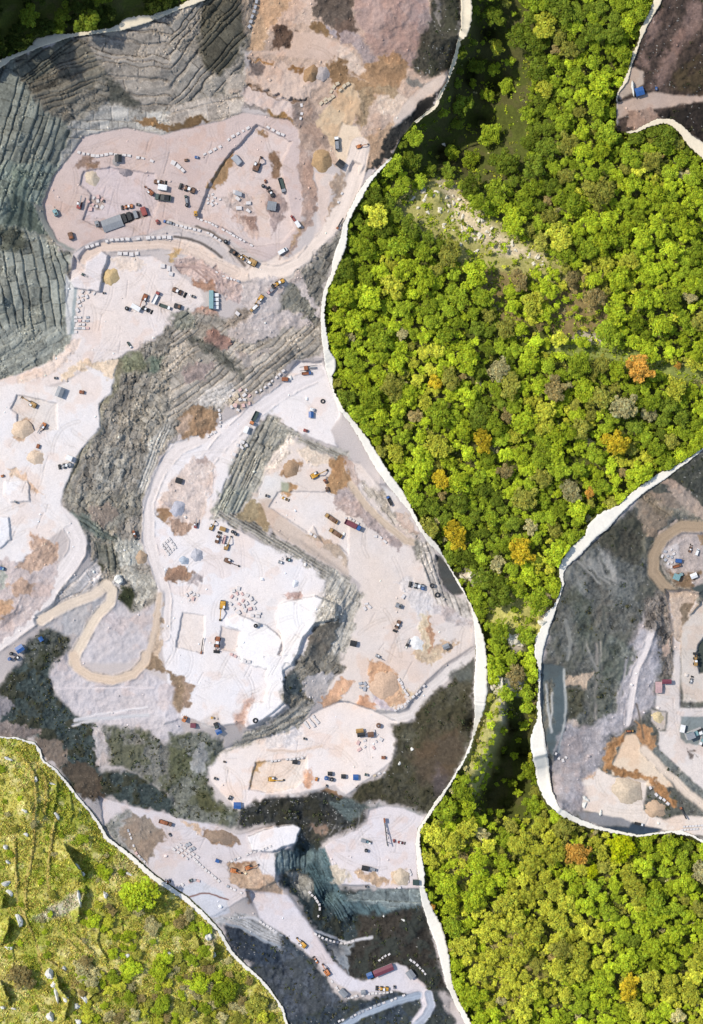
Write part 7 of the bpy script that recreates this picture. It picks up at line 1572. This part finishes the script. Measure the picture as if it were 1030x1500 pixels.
# heaps of sand and gravel
def heap(t, x, y, rx, ry, rot, h, col, label, seed, cat='heap'):
    px, py = T(t, x, y); n, k = 30, 9; rs = np.random.default_rng(seed); z0 = gz1(px, py)-.3; V = []; F = []; ca, sa = math.cos(-rot), math.sin(-rot)
    for i in range(k+1):
        r = i/k
        for j in range(n):
            th = 2*math.pi*j/n; w = 1+.10*math.sin(2*th+seed)+.07*math.sin(5*th+seed*2)+.04*math.sin(9*th+seed)+.05*(rs.random()-.5)
            x_, y_ = r*w*rx*S*math.cos(th), r*w*ry*S*math.sin(th); V.append((x_*ca-y_*sa, x_*sa+y_*ca, h*max(0, 1-r**1.25)+(rs.random()-.5)*h*.06*(i > 0)+.02))
    for i in range(k):
        for j in range(n): F.append((i*n+j, (i+1)*n+j, (i+1)*n+(j+1) % n, i*n+(j+1) % n))
    key = 'heap_%s' % (col,); m = HM.setdefault(col, mat('heap_material', col, .95, 0, .18, .9, .6))
    o = link('sand_heap' if cat == 'sand heap' else 'gravel_heap' if cat == 'gravel heap' else 'earth_heap', mesh_np('heap', V, F, m, None, True), None, wpt(px, py, z0)); tag(o, label, cat)
HM = {}
heap('D',643,655,12,14,.2,3.2,(206,178,130),'round yellow sand heap beside the white block bench',1,'sand heap'); heap('D',732,45,10,9,0,2.6,(148,138,138),'round grey gravel heap on the upper floor',2,'gravel heap'); heap('D',535,85,12,11,.4,2.6,(206,188,164),'pale sand heap at the notch of the machine yard',3,'sand heap'); heap('B',880,930,17,16,.3,4.5,(176,144,104),'ochre mound beside the small dark roofed hut',4)
heap('A',680,932,8,8,0,2,(152,146,142),'grey gravel heap left of the tiny black roofed hut',5,'gravel heap'); heap('B',815,430,11,14,.3,4,(164,130,94),'brown mound on the top bench',6); heap('B',885,425,10,12,.3,3,(176,164,158),'grey mound right of the brown one on the top bench',7,'gravel heap')
heap('I',152,370,9,11,.2,2.6,(182,180,184),'pale grey gravel heap on the road of the third floor',8,'gravel heap'); heap('I',78,400,8,7,0,2.2,(176,184,192),'bluish gravel heap left of the pale grey one',9,'gravel heap'); heap('I',40,105,11,13,.7,2.5,(178,176,182),'lilac gravel heap by the looped road',10,'gravel heap'); heap('G',700,815,14,12,.6,3,(170,140,110),'brown heap at the upper side of the sunken pit',11)
heap('I',723,535,6,6,0,1.8,(222,222,224),'white powder heap on the third floor',12,'gravel heap'); heap('F',130,590,15,14,.3,3,(214,188,160),'upper tan sand heap of the left floor',13,'sand heap'); heap('F',205,755,13,12,.2,2.6,(214,190,164),'lower tan sand heap of the left floor',14,'sand heap'); heap('H',820,385,9,11,.2,2.8,(182,156,128),'brown heap at the right foot of the central face',15)
heap('S',765,675,11,9,.3,2.2,(212,190,146),'yellow sand heap in the bay of the right quarry',16,'sand heap'); heap('U',590,425,27,18,.35,4.5,(204,184,158),'broad tan heap in the right quarry',17); heap('U',755,535,19,13,.2,3.4,(196,166,136),'smaller tan heap below the broad one',18); heap('O',690,262,25,11,.3,3,(150,128,108),'long brown heap at the top of the lower benches',19)
heap('M',330,170,20,24,.3,3,(204,172,144),'orange tan bank beside the ramp',20); heap('P',745,495,12,13,.3,2.6,(206,186,160),'tan bank by the curved block row near the tear',21); heap('J',515,880,12,13,0,1.6,(228,224,218),'round pale bank of the right floor',22,'sand heap')
# loose stones on the dirt, the broken faces and at their feet
rs = np.random.default_rng(12); sx = rs.uniform(-5, 1035, 90000).astype(np.float32); sy = rs.uniform(-5, 1505, 90000).astype(np.float32)
pr = np.clip(bil(RUB, gx, gy, sx, sy), 0, 1)*(bil(is_q.astype(np.float32), gx, gy, sx, sy) > .99); k_ = rs.random(len(sx)) < pr*.6+.008*(pr >= 0)*(bil(is_q.astype(np.float32), gx, gy, sx, sy) > .99); sx, sy = sx[k_], sy[k_]
n_ = len(sx); hs_ = rs.uniform(.18, .62, n_)*(1+.9*(rs.random(n_) < .08)); cen = np.stack(wpt(sx, sy, gz(sx, sy)), -1); ang = rs.uniform(0, 6.28, n_)
cb = np.array([(-1, -1, -.6), (1, -1, -.6), (1, 1, -.6), (-1, 1, -.6), (-.7, -.7, 1), (.8, -.6, .8), (.6, .7, 1), (-.7, .6, .7)], np.float32)[None]*hs_[:, None, None]*rs.uniform(.7, 1.2, (n_, 8, 3)); cb[..., 0] *= 1.25
ca_, sa_ = np.cos(ang)[:, None], np.sin(ang)[:, None]; V = np.stack([cb[..., 0]*ca_-cb[..., 1]*sa_, cb[..., 0]*sa_+cb[..., 1]*ca_, cb[..., 2]], -1)+cen[:, None]
Fb = np.array([(4, 5, 6, 7), (0, 1, 5, 4), (1, 2, 6, 5), (2, 3, 7, 6), (3, 0, 4, 7)], np.int32); F = (np.arange(n_)[:, None, None]*8+Fb[None]).reshape(-1, 4)
al_ = np.stack([bil(ALB[..., i], gx, gy, sx, sy) for i in range(3)], -1)*rs.uniform(.85, 1.7, (n_, 1)); o = link('loose_stones', mesh_np('loose_stones', V.reshape(-1, 3), F, gm, np.repeat(np.clip(al_, .01, .6), 8, 0))); tag(o, 'loose broken stones scattered over the quarry dirt and faces', 'loose stones', None, 'stuff')
